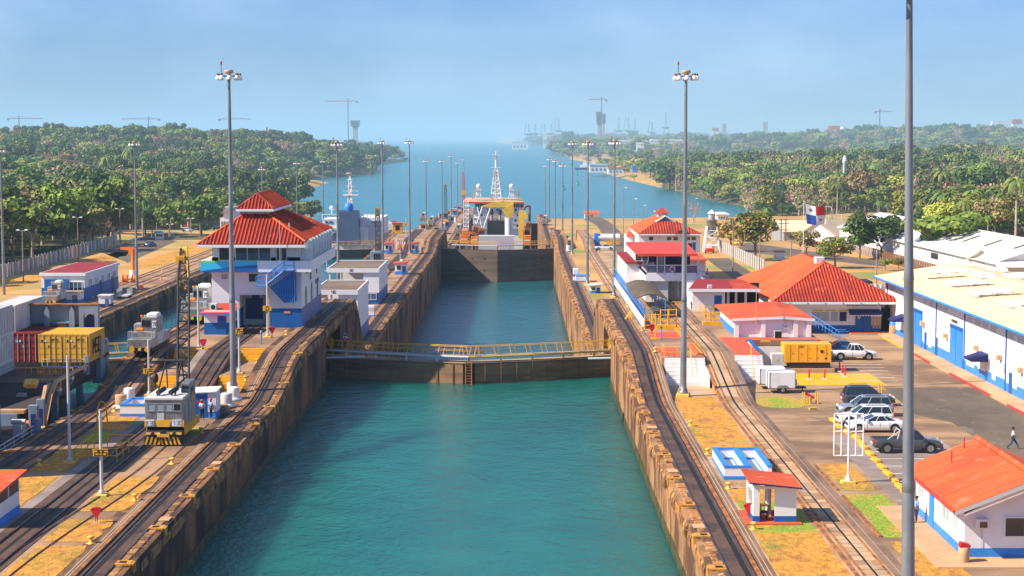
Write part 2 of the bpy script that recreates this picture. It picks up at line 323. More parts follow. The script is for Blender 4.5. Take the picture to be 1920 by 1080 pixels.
# --- body of each wall; the gate recesses are hollow below the platform
def wall_body(t,x0,x1,y0,y1,recess_side,m):
 """x0..x1 solid, recess pockets 2 m deep on the chamber side near the gates"""
 rec=[(197,213),(499,516)]
 a=y0
 s=1 if recess_side>0 else -1
 mb=MB()
 for r0,r1 in rec:
  strip(mb,x0,x1,prof_lo,ys_between(a,r0),-6)
  if s>0:strip(mb,x0,x1-2.2,prof_lo,ys_between(r0,r1),-6);strip(mb,x1-2.2,x1,prof_lo,ys_between(r0,r1),0,zbf=1.5)
  else :strip(mb,x0+2.2,x1,prof_lo,ys_between(r0,r1),-6);strip(mb,x0,x0+2.2,prof_lo,ys_between(r0,r1),0,zbf=1.5)
  a=r1
 strip(mb,x0,x1,prof_lo,ys_between(a,y1),-6)
 return mb.build('wall_body',m,t,world=True)
def prof_lo(Y):return prof(Y)
def track(t,xs,y0,y1,name_bed='track_bed',edge=+1):
 """xs: dict of offsets. bed, two rails, rack slot, rusty edge strip and grey shoulder as separate parts"""
 e=xs
 b=MB();strip(b,e['bed'][0],e['bed'][1],lambda y:prof(y)+.05,ys_between(y0,y1),0,zbf=.3);b.W('track_bed','trackbed',t)
 b=MB();strip(b,e['slot']-.16,e['slot']+.16,lambda y:prof(y)+.056,ys_between(y0,y1),0,zbf=.1);b.W('rack_slot','slot',t)
 for x in e['rails']:
  b=MB();strip(b,x-.05,x+.05,lambda y:prof(y)+.13,ys_between(y0,y1),0,zbf=.12);b.W('rail','rail',t)
 b=MB();strip(b,e['rust']-.11,e['rust']+.11,lambda y:prof(y)+.16,ys_between(y0,y1),0,zbf=.2);b.W('rusty_edge_rail','railrust',t)
 b=MB();strip(b,e['sh'][0],e['sh'][1],lambda y:prof(y)+.04,ys_between(y0,y1),0,zbf=.3)
 w_=(e['sh'][1]-e['sh'][0])
 for k in (.36,.68):strip(b,e['sh'][0]+w_*k-.03,e['sh'][0]+w_*k+.03,lambda y:prof(y)+.047,ys_between(y0,y1),0,zbf=.05,m=1)
 b.build('shoulder_strip',[M['bedside'],M['sidewalk']],t,world=True)
rr=random.Random(3)
def face_blocks(t,xf,side,y0,y1,zlow,m,step,name='wall_panel',amp=.10,skip=()):
 """uneven cast panels on the chamber face, each a part"""
 y=y0
 while y<y1:
  L_=step*rr.uniform(.8,1.2)
  if not any(a-L_<y<b for a,b in skip):
   d=rr.uniform(.02,amp)*side;b=MB()
   z1,z2=prof(y)-1.0,prof(y+L_)-1.0
   x_in=xf-side*.25
   v=[(x_in,y,zlow),(x_in,y+L_-.06,zlow),(x_in,y+L_-.06,z2),(x_in,y,z1),(xf+d,y,zlow),(xf+d,y+L_-.06,zlow),(xf+d,y+L_-.06,z2),(xf+d,y,z1)]
   b.add(v,[(0,1,2,3),(7,6,5,4),(0,4,5,1),(1,5,6,2),(2,6,7,3),(3,7,4,0)])
   b.build(name,m,t,world=True)
  y+=L_
def coping(t,xf,side,y0,y1,m,step):
 """side=+1: chamber lies at larger x. chamfered edge blocks with notches; every few metres a yellow chock recess and a pale number plate"""
 y=y0;k=0
 while y<y1:
  L_=step*rr.uniform(.55,1.5);j=rr.uniform(-.12,.08);jz=rr.uniform(-.03,.06)
  za,zb_=prof(y)+jz,prof(y+L_)+jz
  h=rr.uniform(.06,.12)*min(2,step/2)
  sec=lambda z:[(-.95,z+.045),(-.32-h,z+.045),(-.05+j,z-.22),(.10+j,z-.55),(.10+j,z-1.1),(-.95,z-1.1)]
  v=[]
  for yy,z in ((y,za),(y+L_-.14,zb_)):
   v+=[(xf+side*a,yy,c) for a,c in sec(z)]
  n=6;f=[tuple(range(n)),tuple(range(2*n-1,n-1,-1))]+[(q,(q+1)%n,n+(q+1)%n,n+q) for q in range(n)]
  MB().add(v,f).build('coping_block',m,t,world=True)
  k+=1;y+=L_
def chocks(t,xf,side,ys):
 for i,y in enumerate(ys):
  z=prof(y)+.05;b=MB()
  b.box(xf-side*.95,xf-side*.02,y,y+.95,z,z+.09);b.box(xf-side*.1,xf+side*.12,y+.1,y+.85,z-.5,z+.07)
  b.box(xf-side*.75,xf-side*.35,y+.3,y+.65,z+.09,z+.12,1);b.build('mooring_chock',[M['chock'],M['dark']],t,world=True)
  if i%2==0:
   MB().box(xf-side*1.0,xf-side*.15,y+2.5,y+3.6,z+.0,z+.03).W('number_plate','sidewalk',t)
REC=[(196,214),(498,517)]
# --- centre wall
cwall=thing('lock_wall','long concrete centre wall between the two lock lanes, control house standing on it','lock wall',(-31,100,30.5))
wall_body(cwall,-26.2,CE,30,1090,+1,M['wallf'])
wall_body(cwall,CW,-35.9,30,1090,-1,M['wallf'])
b=MB()
for a,c in ((30,166),(166,178),(178,234),(234,246)):
 b.box(-35.9,-26.2,a,c,-6,pstep((a+c)/2))
strip(b,-35.9,-26.2,prof,ys_between(246,1090),-6)
b.build('platform',M['deck'],cwall,world=True)
for (yy,z0,z1) in ((166,30.5,31.75),(178,31.75,33.0)):
 for i in range(4):
  zz=z0+(z1-z0)*i/4
  for (xa,xb) in ((-35.8,-32.3),(-29.1,-26.3)):
   MB().box(xa,xb,yy-1.6+i*.4,yy+.001,zz,zz+(z1-z0)/4-.03).build('stair_step',M['yellow'],cwall,world=True)
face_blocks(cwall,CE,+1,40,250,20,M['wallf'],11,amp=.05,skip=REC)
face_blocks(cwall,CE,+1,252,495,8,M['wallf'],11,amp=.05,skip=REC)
coping(cwall,CE,+1,60,252,M['cope'],2.3);coping(cwall,CE,+1,252,560,M['cope'],5)
chocks(cwall,CE,+1,[68,77.5,87,96,105,114.5,124,134,144,153.5,163,174,262,276,291,307,324,342,360,380,402,425,448])
coping(cwall,CW,-1,100,240,M['cope'],3.2);chocks(cwall,CW,-1,[120,131,141,151,162,172])
face_blocks(cwall,CW,-1,110,194,20,M['wallf'],4)
M['algae']=mat('waterline_algae',(.045,.05,.018),(.10,.085,.03),.8,(.4,.6),rough=.6,var=.2)
MB().box(CE,CE+.12,40,196,W1-1,W1+.75).build('waterline_band',M['algae'],cwall,world=True);MB().box(CE,CE+.12,252,498,W2-1,W2+.9).build('waterline_band',M['algae'],cwall,world=True)
# --- right wall
rwall=thing('lock_wall','sunlit concrete wall on the right of the lock chamber, with towing track and notched coping','lock wall',(13,100,30.5))
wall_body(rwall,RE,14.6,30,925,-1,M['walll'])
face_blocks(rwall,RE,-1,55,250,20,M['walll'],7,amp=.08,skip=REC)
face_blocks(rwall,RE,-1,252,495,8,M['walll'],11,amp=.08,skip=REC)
coping(rwall,RE,-1,60,252,M['copel'],1.9);coping(rwall,RE,-1,252,560,M['copel'],4)
chocks(rwall,RE,-1,[70,78,86.5,95,103,112,121,130,140,150,161,173,184,262,272,283,295,308,322,337,353,370,388,407,428,450])
MB().box(RE-.16,RE,40,196,W1-1,W1+.8).build('waterline_band',M['algae'],rwall,world=True);MB().box(RE-.16,RE,252,498,W2-1,W2+.9).build('waterline_band',M['algae'],rwall,world=True)
# --- left wall of the left lane
lwall=thing('lock_wall','dark concrete wall along the left bank with rusty rail on its coping','lock wall',(-75,300,23.5))
wall_body(lwall,-77.2,LE,30,700,+1,M['wallf'])
coping(lwall,LE,+1,250,540,M['cope'],5.0);face_blocks(lwall,LE,+1,252,490,15,M['wallf'],6)
chocks(lwall,LE,+1,[262,278,296,315,335,356,380,405,430])
# --- towing tracks
tr=thing('towing_track','dark rack track beside the right chamber edge with shiny outer rail','railway track',(13,60,30.5))
track(tr,dict(bed=(11.75,13.5),slot=13.02,rails=(11.95,13.35),rust=13.66,sh=(13.8,14.6)),30,920)
tr=thing('towing_track','dark rack track on the centre wall beside the main chamber edge','railway track',(-24,60,30.5))
track(tr,dict(bed=(-24.5,-22.95),slot=-23.9,rails=(-24.3,-23.05),rust=-24.72,sh=(-25.5,-24.85)),30,1085)
tr=thing('towing_track','shadowed rack track on the centre wall beside the container ship lane','railway track',(-38,60,30.5))
track(tr,dict(bed=(-39.1,-37.4),slot=-38.2,rails=(-39.0,-37.5),rust=-37.2,sh=(-37.0,-36.3)),30,1085)
tr=thing('towing_track','rack track along the left bank beyond the left lane','railway track',(-75,250,23.5))
track(tr,dict(bed=(-75.3,-73.9),slot=-74.6,rails=(-75.2,-74.0),rust=-75.5,sh=(-76.4,-75.7)),180,690)
tr=thing('return_track','return track of pale concrete slabs between the grass strips on the right bank','railway track',(20,60,30.5))
b=MB();strip(b,19.25,21.2,lambda y:prof(y)+.05,ys_between(30,640),0,zbf=3.2);b.build('track_bed',M['concl'],tr,world=True)
b=MB();strip(b,21.2,22.15,lambda y:prof(y)+.045,ys_between(30,640),0,zbf=3.2);b.build('asphalt_shoulder',M['bedside'],tr,world=True)
b=MB();strip(b,21.63,21.665,lambda y:prof(y)+.052,ys_between(30,640),0,zbf=.1);b.build('white_line',M['sidewalk'],tr,world=True)
for x in (19.5,20.95):b=MB();strip(b,x-.06,x+.06,lambda y:prof(y)+.12,ys_between(30,640),0,zbf=.12);b.build('rail',M['railrust'],tr,world=True)
b=MB();strip(b,20.12,20.3,lambda y:prof(y)+.057,ys_between(30,640),0,zbf=.1);b.build('rack_slot',M['slot'],tr,world=True)
b=MB();strip(b,19.0,19.22,lambda y:prof(y)+.1,ys_between(30,640),0,zbf=.3);b.build('rusty_edge_rail',M['railrust'],tr,world=True)
b=MB();strip(b,18.92,19.0,lambda y:prof(y)-.02,ys_between(166,186),0,zbf=3.2);b.build('white_ramp_side',M['white'],tr,world=True)
y=70
while y<150:
 for x in (19.6,20.35):MB().box(x,x+.55,y,y+.95,30.552,30.575).build('slab',M['sidewalk'] if rr.random()<.5 else M['concl'],tr,world=True)
 y+=1.05
tr=thing('return_track','return track with blueish rails along the middle of the centre wall','railway track',(-31,60,30.5))
b=MB();strip(b,-32.1,-29.2,lambda y:prof(y)+.03,ys_between(30,1085),0,zbf=3.2);b.build('track_bed',M['trackbed'],tr,world=True)
for x in (-31.3,-29.7):b=MB();strip(b,x-.055,x+.055,lambda y:prof(y)+.14,ys_between(30,1085),0,zbf=.14);b.build('rail',M['rail'],tr,world=True)
b=MB();strip(b,-30.62,-30.38,lambda y:prof(y)+.037,ys_between(30,1085),0,zbf=.1);b.build('rack_slot',M['slot'],tr,world=True)
b=MB();strip(b,-32.9,-32.1,lambda y:prof(y)+.02,ys_between(30,176),0,zbf=3.2);b.build('shoulder_strip',M['parkgrey'],tr,world=True)
tr=thing('spur_track','curved spur rails branching across the grass in front of the rail crane','railway track',(-28,120,30.5))
for off in (0,1.5):
 b=MB();P=[]
 for i in range(25):
  yy=92+i*2.2;P.append((-29.9+off*1.0+2.0*smooth(92,128,yy),yy,30.56))
 b.path(P,.05,4);b.build('rail',M['rail'],tr,world=True)
def sheet(name,pts,z,m):return struct(name,MB().add([(a,c,z) for a,c in pts],[tuple(range(len(pts)))]),m)
def rect(name,x0,x1,y0,y1,z,m):return sheet(name,[(x0,y0),(x1,y0),(x1,y1),(x0,y1)],z,m)
def ragged(name,x0,x1,y0,y1,z,m,amp=.35):
 n=max(6,int((y1-y0)/2));L_=[(x0+rr.uniform(0,amp),y0+(y1-y0)*i/n) for i in range(n+1)];Q=[(x1-rr.uniform(0,amp),y0+(y1-y0)*i/n) for i in range(n+1)]
 v=[(a,c,z) for a,c in L_]+[(a,c,z) for a,c in Q]
 return struct(name,MB().add(v,[(i,n+1+i,n+2+i,i+1) for i in range(n)]),m)
for (a,c) in ((66,84),(85.5,91),(92,101),(102,108),(110.5,122)):ragged('grass_strip',-29.0,-25.6,a,c,30.516,M['grassdry'])
for (a,c) in ((95,104),(106,122),(124,133),(142,149)):ragged('grass_strip',-36.1,-33.0,a,c,30.516,M['grassdry'])
ragged('grass_strip',-35.5,-33.1,136,141,30.52,M['grassgr']);ragged('grass_strip',-28.6,-26.4,139,143,30.52,M['grassgr'])
for (a,c) in ((60,104.5),(113.5,118),(130,160.5)):ragged('grass_strip',14.62,18.95,a,c,30.516,M['grassdry'],.25)
ragged('grass_strip',14.7,18.9,104.5,113.5,30.518,M['grassgr'],.25)
for (a,c,m_) in ((60,102.2,'grassdry'),(103.2,116.0,'grassgr'),(117.2,127,'grassdry')):ragged('grass_patch',22.5,26.5-(c-60)*.02,a,c,30.514,M[m_])
# --- right bank: terraces and open land
def LR(X,Y):
 if Y<900:base=30.5-7*smooth(248,285,Y)-8*smooth(520,600,Y)-3.5*smooth(780,900,Y)
 else :base=12
 return base
def shoreR(Y):
 P=[(0,14.6),(915,14.6),(935,60),(960,112),(1010,138),(1100,146),(1220,150),(1260,172),(1333,176),(1390,168),(1443,160),(1620,156),(1778,150),(2070,137),(2444,124),(2700,120),(3000,150),(3500,160),(4100,128),(4400,112),(4800,135),(5200,120),(5867,95),(8000,140),(12000,120),(17600,-250),(60000,-900)]
 for (a,xa),(c,xc) in zip(P,P[1:]):
  if Y<=c:return xa+(xc-xa)*(Y-a)/(c-a)
 return P[-1][1]
def shoreL(Y):
 P=[(0,-77.2),(690,-77.2),(720,-84),(1000,-100),(1300,-150),(1645,-205),(1900,-212),(2095,-216),(2150,-250),(2300,-260),(2500,-222),(2750,-205),(2900,-225),(3300,-270),(3700,-262),(4050,-232),(4150,-300),(4700,-420),(5600,-900),(7500,-2300),(12000,-4200),(60000,-22000)]
 for (a,xa),(c,xc) in zip(P,P[1:]):
  if Y<=c:return xa+(xc-xa)*(Y-a)/(c-a)
 return P[-1][1]
def gs(X,Y,cx,cy,sx,sy):return exp(-((X-cx)/sx)**2-((Y-cy)/sy)**2)
def TR(X,Y):
 d=X-shoreR(Y)
 if Y<915:z=LR(X,Y)
 else :
  inland=2.5+min(1,max(0,d)/60)*2
  inland=inland+(12-inland)*(1-smooth(930,1250,Y))*smooth(30,90,d+20)
  inland+=13*gs(X,Y,640,2300,200,600)+6*gs(X,Y,420,1500,120,300)+44*gs(X,Y,1450,5700,420,900)+20*gs(X,Y,1150,6500,500,800)
  if Y>6000:inland+=8*smooth(6000,9000,Y)*smooth(300,1500,d)
  z=-2.5+(inland+2.5)*smooth(-3,22+Y*.006,d)
 inl=gs(X,Y,480,4900,330,330)
 if inl>.25:z=min(z,-1.5+6*(1-smooth(.25,.45,inl)))
 return z
def TL(X,Y):
 d=shoreL(Y)-X
 flat=23.5-8*smooth(520,620,Y)-9*smooth(700,1000,Y)
 if Y<250:flat=30.5-7*smooth(180,240,Y)
 far=3.0+3*smooth(20,120,d)
 base=flat if Y<690 else flat+(far-flat)*smooth(690,1100,Y)
 hill=30*gs(X,Y,-950,2900,560,800)+15*gs(X,Y,-560,2700,260,500)+7*gs(X,Y,-420,3000,160,380)+8*gs(X,Y,-700,1700,350,500)+6*gs(X,Y,-350,1150,160,260)
 hill*=smooth(10,170,d)
 z=base+hill
 if Y>690:z=-2.5+(z+2.5)*smooth(-3,22+Y*.004,d)
 return z
def grid_sheet(name,side,fz,fs,m):
 ysr=[];y=20.0
 while y<60000:
  ysr.append(y);y+=max(4,y*.012) if y<9000 else y*.08
 for extra in (248,285,914,916,690):ysr.append(extra)
 ysr=sorted(set(ysr));nx=150;v,f=[],[]
 for y in ysr:
  e=fs(y)-side*4.0 if ((y>915 and side>0) or (y>690 and side<0)) else fs(y)
  wmax=.62*y+420
  for i in range(nx):
   u=i/(nx-1);x=e+side*wmax*(.12*u+.88*u**2.2)
   v.append((x,y,fz(x,y)))
 for j in range(len(ysr)-1):
  for i in range(nx-1):
   a=j*nx+i;q=(a,a+1,a+nx+1,a+nx);f.append(q if side>0 else q[::-1])
 mm=[]
 for q in f:
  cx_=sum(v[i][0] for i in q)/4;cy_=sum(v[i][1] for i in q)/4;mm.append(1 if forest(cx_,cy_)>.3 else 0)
 mb=MB();mb.v=v;mb.f=f;mb.m=mm;mb.s=[True]*len(f)
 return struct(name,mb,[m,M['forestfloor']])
def forest(X,Y):
 if X<0:
  d=shoreL(Y)-X
  if Y<560:return 1.0 if X<-124 else 0
  if Y<1000:return (1.0 if X<-172 else (.35 if X<-120 and Y>640 and X>-150 and Y<700 else 0))
  if Y<1500:return 1.0 if d>48 else (.35 if d>16 else 0)
  if Y<2180:return 1.0 if d>85 else (.06 if d>30 else 0)
  return 1.0 if d>30 else (.4 if d>12 else 0)
 d=X-shoreR(Y);r=X/Y
 if Y<530:return 0
 if Y<1010:return 1.0 if r>.232 and X>128 else 0
 if Y<1700:return (1.0 if d>50 else .6) if d>8 else 0
 if r<.085 and Y<5000:return .14 if d>10 else 0
 if Y<2900:return 1.0 if d>16+(Y-1700)*.03 else (.5 if d>6 else 0)
 if Y<4500:return (.8 if r>.2 else .35) if d>14 else 0
 if gs(X,Y,480,4900,330,330)>.2:return 0
 return .85 if d>20 and Y>4500 else 0
M['landr']=mat('bank_ground',(.56,.30,.09),(.38,.23,.10),.05,(.40,.62),(.22,.25,.045),.035,(.52,.63),bump=.3,bscale=2,rough=.95,var=.15)
M['landl']=mat('bank_ground_left',(.56,.31,.10),(.40,.25,.11),.05,(.40,.62),(.30,.27,.05),.03,(.50,.62),bump=.3,bscale=2,rough=.95,var=.15)
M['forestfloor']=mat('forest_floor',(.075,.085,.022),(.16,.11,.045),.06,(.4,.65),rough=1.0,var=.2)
grid_sheet('ground',+1,TR,shoreR,M['landr']);grid_sheet('ground',-1,TL,shoreL,M['landl'])
# --- water
def water(name,deep,shallow,s1,s2,strength,rough,dist=1.0,sss=0):
 m=bpy.data.materials.new(name);m.use_nodes=True;t=m.node_tree;p=t.nodes['Principled BSDF'];N=t.nodes.new;K=t.links.new
 g=N('ShaderNodeNewGeometry');mp_=N('ShaderNodeMapping');mp_.inputs['Scale'].default_value=(1,.8,1);mp_.inputs['Rotation'].default_value=(0,0,.3);K(g.outputs['Position'],mp_.inputs[0])
 def noise(s,d,dim=0):
  n=N('ShaderNodeTexNoise');n.inputs['Scale'].default_value=s;n.inputs['Detail'].default_value=d;n.inputs['Roughness'].default_value=.6;K(mp_.outputs[0],n.inputs[0]);return n.outputs[0]
 q=N('ShaderNodeMix');q.data_type='RGBA';q.inputs[6].default_value=(*deep,1);q.inputs[7].default_value=(*shallow,1)
 r=N('ShaderNodeMapRange');r.inputs[1].default_value=.38;r.inputs[2].default_value=.64;K(noise(s2*.22,3),r.inputs[0]);K(r.outputs[0],q.inputs[0]);K(q.outputs[2],p.inputs['Base Color'])
 if sss:
  p.subsurface_method='BURLEY';p.inputs['Subsurface Weight'].default_value=1;p.inputs['Subsurface Radius'].default_value=(1,1,1);p.inputs['Subsurface Scale'].default_value=sss
 p.inputs['Roughness'].default_value=rough;p.inputs['IOR'].default_value=1.33;p.inputs['Specular IOR Level'].default_value=.5
 a=N('ShaderNodeMath');a.operation='MULTIPLY_ADD';a.inputs[1].default_value=.45;K(noise(s1,4),a.inputs[0]);K(noise(s2,3),a.inputs[2])
 bn=N('ShaderNodeBump');bn.inputs['Strength'].default_value=strength;bn.inputs['Distance'].default_value=dist;K(a.outputs[0],bn.inputs['Height']);K(bn.outputs[0],p.inputs['Normal'])
 return m
wm1=water('chamber_water',(.006,.120,.112),(.010,.150,.132),2.4,.55,.62,.10,.5,7.0)
wm2=water('chamber_water_far',(.006,.105,.140),(.009,.13,.16),1.6,.4,.55,.13,.6,7.0)
wms=water('sea_water',(.010,.150,.185),(.016,.180,.215),.30,.06,.55,.22,3.0)
struct('water',MB().add([(CE,20,W1),(RE,20,W1),(RE,200,W1),(CE,200,W1)],[(0,1,2,3)]).add([(RE,192,W1),(13.2,192,W1),(13.2,214,W1),(RE,214,W1)],[(0,1,2,3)]).add([(CE,200,W1),(RE,200,W1),(RE,214,W1),(CE,214,W1)],[(0,1,2,3)]).add([(-24.3,192,W1),(CE,192,W1),(CE,214,W1),(-24.3,214,W1)],[(0,1,2,3)]),wm1)
struct('water',MB().add([(-24.3,203,W2),(13.2,203,W2),(13.2,516,W2),(-24.3,516,W2)],[(0,1,2,3)]),wm2)
struct('water',MB().add([(LE,20,W1),(CW,20,W1),(CW,212,W1),(LE,212,W1)],[(0,1,2,3)]),wm1)
struct('water',MB().add([(-75.2,203,W2L),(-37.8,203,W2L),(-37.8,516,W2L),(-75.2,516,W2L)],[(0,1,2,3)]),wm2)
struct('water',MB().add([(-75.2,516,-.05),(13.2,516,-.05),(13.2,690,-.05),(-75.2,690,-.05)],[(0,1,2,3)]),wms)
struct('sea',MB().add([(-26000,690,0),(26000,690,0),(26000,62000,0),(-26000,62000,0)],[(0,1,2,3)]),wms)
struct('lock_floor',MB().box(-77,14,20,700,-7,-6),M['conc'])
# --- paved areas on the right bank
z0=30.504
rect('pavement',22.2,45.2,60,250,z0,M['park'])
sheet('road',[(37.6,60),(45.1,60),(45.1,166),(44.6,166.5),(36.2,166.5),(35.4,150),(37.6,146)],z0+.004,M['asph'])
rect('worn_parking_bay',25.6,34.5,112,139,z0+.004,M['parkgrey'])
rect('yellow_hatched_pad',28.2,36.8,168.0,176.5,z0+.008,M['yellow'])
rect('forecourt',14.65,19.0,60,168,30.508,M['concl'])
for i in range(13):
 y_=100+i*2.9;
 if y_<139:rect('parking_line',27.0 if i>3 else 27.2,33.4,y_,y_+.14,z0+.009,M['white'])
for i in range(6):rect('parking_line',34.4,38.6+i*.2,171+i*2.5,171.14+i*2.5,z0+.009,M['white'])
for i in range(3):rect('parking_line',29.0,33.0,146+i*3.4,146.14+i*3.4,z0+.009,M['whitew'])
sheet('grass_patch',[(24.6+2.7*cos(a*pi/9)*(1+.15*sin(a*2.3)),157.0+3.6*sin(a*pi/9)) for a in range(18)],z0+.012,M['grassgr'])
b=MB().box(45.2,47.35,60,222,30.3,30.62);struct('pavement',b,M['sidewalk'])
for (a,c) in ((60,92),(100,132),(140.5,155),(160.5,176),(184,197),(198,208)):
 struct('kerb',MB().bbox(44.95,45.2,a,c,30.4,30.66,.03),M['red'] if a not in (198,) else M['yellow'])
for (a,c) in ((132,140.5),(155,160.5),(176,184)):struct('kerb',MB().bbox(44.95,45.2,a,c,30.4,30.655,.03),M['sidewalk'])
b=MB().box(14.6,19.0,170,233,28,33.0).box(22.15,24.95,172,206,28,33.0).box(24.95,33.2,185.0,206,28,33.0).box(22.15,31,206,240,28,32.99);plat=struct('platform',b,M['deck'])
sheet('red_floor',[(22.4,172.2),(24.9,172.2),(24.9,185.2),(33.1,185.2),(33.1,187.6),(22.4,187.6)],33.004,M['redfloor']);rect('red_floor',14.7,16.7,171.2,178,33.004,M['redfloor']);rect('red_floor',14.8,18.2,187,193,33.004,M['redfloor'])
for (xa,xb,nm,ya) in ((14.9,18.9,'white concrete steps beside the tall mast up to the red platform',170),(22.2,24.95,'white concrete steps with yellow handrail right of the return track',172)):
 st=thing('stairs',nm,'steps',((xa+xb)/2,ya,30.5))
 for i in range(7):
  MB().box(xa,xb,ya-2.45+i*.35,ya,30.5+i*.357,30.5+(i+1)*.357-.02).build('step',M['whitew'],st,world=True)
for a in (62,71,80,89,103.3,117.2):struct('kerb',MB().box(22.28,22.45,a,a+(8.4 if a<100 else 12 if a<110 else 9.6),30.5,30.62),M['railrust'])
# ================================================================ REPEATED PIECES
def LX(px,py,z):return G(px,py,z)
# --- tall lighting masts
def make_mast(h,label,lamps=8):
 t=thing('light_mast',label,'light mast',(0,0,0),0,'tall lighting masts along the locks')
 MB().bbox(-.62,.62,-.62,.62,0,.3,.06).Y('footing','bolly',t)
 b=MB().lathe([(.45,.35),(.45,.5),(.33,.55),(.31,1.2),(.27,9),(.265,9.02),(.29,9.05),(.28,9.5),(.25,9.6),(.21,18),(.23,18.05),(.2,18.5),(.13,h-.3)],n=12)
 for k in range(6):b.box(.34*cos(k)-.04,.34*cos(k)+.04,.34*sin(k)-.04,.34*sin(k)+.04,.35,.75)
 b.Y('pole','galv',t)
 b=MB().cyl((-.9,0,h-.2),(.9,0,h-.2),.06,n=6).cyl((0,-.9,h-.2),(0,.9,h-.2),.06,n=6).lathe([(.8,-.05),(.85,0),(.8,.05)],(0,0,h-.2),16)
 b.Y('lamp_ring','galv',t)
 MB().lathe([(.3,0),(.42,.06),(.42,.3),(.34,.34)],(0,0,h+.05),12).Y('mast_cap','sidewalk',t)
 lm=MB().lathe([(.16,0),(.17,.12),(.12,.2)],(0,0,0),8,1).lathe([(.1,0.02),(.2,-.1),(.27,-.28),(.28,-.48),(.22,-.5)],(0,0,0),10,0).mesh('flood_lamp',[M['lampw'],M['wood']])
 for k in range(lamps):
  a=k*2*pi/lamps+.2;o=bpy.data.objects.new('flood_lamp',lm);COL.objects.link(o);o.parent=t;o.location=(1.0*cos(a),1.0*sin(a),h-.12);o.scale=(.88,.88,.9)
 MB().cyl((-.75,.2,h-.2),(-.75,.2,h+.9),.03,n=5).lathe([(.09,.9),(.1,1.1),(.05,1.2)],(-.75,.2,h),8,1).build('warning_light',[M['black'],M['crimson']],t)
 return t
mast0=make_mast(30.4,'')
mast0['group']='tall lighting masts along the locks'
small0=mast0
MASTS=[(G(438,745,30.5),1,'tall grey light mast on the centre wall in front of the control house'),(G(1281,743,30.5),1,'tall grey light mast beside the white steps of the right wall'),((16.8,73,30.5),1.02,'nearest thick grey light mast cutting through the picture beside the grass strip'),((-35.5,339,23.5),1,'light mast rising behind the control house roof between the flat shelters'),((XA(717.5,436),436,23.5),1,'light mast behind the small lattice crane on the centre wall'),((XA(768,462),462,23.5),1,'light mast beside the red roofed kiosk where the centre track humps'),((XA(799,687),687,15.5),1,'thin light mast standing left of the two locomotives on the far centre wall'),((XA(829,679),679,15.5),1,'thin light mast standing close to the two locomotives of the far centre wall'),((XA(846,865),865,15.5),1,'taller of the far centre wall masts, beside the distant lattice crane'),((XA(858,960),960,11.5),.97,'low light mast of the far centre wall between two taller ones'),((XA(870,1077),1077,11.5),.98,'farthest light mast at the tip of the centre wall by the red lattice tower'),((XA(1152,336),336,23.5),1.01,'light mast left of the visitors pavilion with blue fence'),((XA(1102,364),364,23.5),1.0,'light mast left of the return track near the small blue and white kiosk'),((XA(1073,458),458,23.5),.99,'light mast in the dry grass beside the hump of the right track'),((XA(1055,570),570,15.5),1,'thin light mast right of the dredging ship, nearest of its small cluster'),((XA(1041,680),680,15.5),1,'thin light mast right of the dredging ship, second of its small cluster'),((XA(1030,800),800,13.8),1.03,'thin light mast right of the dredging ship, third of its small cluster'),((XA(1022,915),915,12),.92,'shortest far light mast by red and white posts right of the dredging ship'),((XA(254,348),348,23.5),1,'light mast on the left bank beside the blue and white workshop'),((XA(3,342),342,22.5),.99,'light mast on the left bank cut by the frame edge'),((XA(492,538),538,15.5),.98,'far left bank light mast behind the control house roof, leftmost of four'),((XA(557,623),623,15.5),1,'far left bank light mast behind the upper red roof, second of four'),((XA(606,705),705,15.0),1,'far left bank light mast left of the grey ship mast, third of four'),((XA(655,830),830,8),.99,'far left bank light mast right above the grey ship mast, last of four')]
mk=list(mast0.children)
MASTS[2]=((17.17,73,30.5),1.02,MASTS[2][2])
for i,(p,s_,lab) in enumerate(MASTS):
 if i==0:mast0.location=p;mast0['label']=lab
 else :
  q_=copy_thing(mast0,p,R.uniform(-.6,.6),lab,kids=mk,scale=s_)
  if i==2:q_.rotation_euler=(0,-.018,0)
# --- bollards
def make_bollard():
 b=MB().box(-.45,.45,-.45,.45,0,.07).lathe([(.34,.07),(.3,.14),(.2,.3),(.19,.5),(.3,.62),(.4,.68),(.4,.76),(.28,.84),(.05,.86)],n=12)
 return b.build('mooring_bollard',M['bolly'])
bol=make_bollard();bol['group']='mushroom mooring bollards on the lock walls';bol['category']='bollard'
BOLL=[(171,1019,30.5,'mooring bollard nearest the frame bottom on the left grass by the coping track'),(253,939,30.5,'mooring bollard right of the foot of the 285 marker post'),(73,873,30.5,'mooring bollard in the ship shadow left of the yellow railing'),(323,870,30.5,'mooring bollard on dry grass just below the rail crane'),(377,812,30.5,'mooring bollard right of the rail crane by the two workers'),(483,681,31.75,'mooring bollard at the top of the yellow steps beside the tall mast'),(461,714,31.75,'mooring bollard between the two yellow flights of steps'),(537,628,33,'mooring bollard on the platform before the control house right corner'),(214,772,30.5,'yellow mooring bollard beside the blue rimmed pit left of the crane'),(276,714,30.5,'mooring bollard by the 125 marker post'),(1295,799,30.5,'small bollard on the dry grass below the tall right mast'),(1327,852,30.5,'small bollard above the blue rimmed pit on the right grass'),(1366,917,30.5,'small bollard between the blue rimmed pit and the open shelter'),(1413,993,30.5,'small bollard in front of the open red roofed shelter'),(1204,620,33,'bollard beside the blue fence end of the visitors pavilion'),(1176,576,33,'bollard halfway along the blue fence of the pavilion'),(1229,660,33,'bollard at the corner of the yellow railing by the white steps'),(1243,702,30.6,'yellow bollard on the white block beside the steps')]
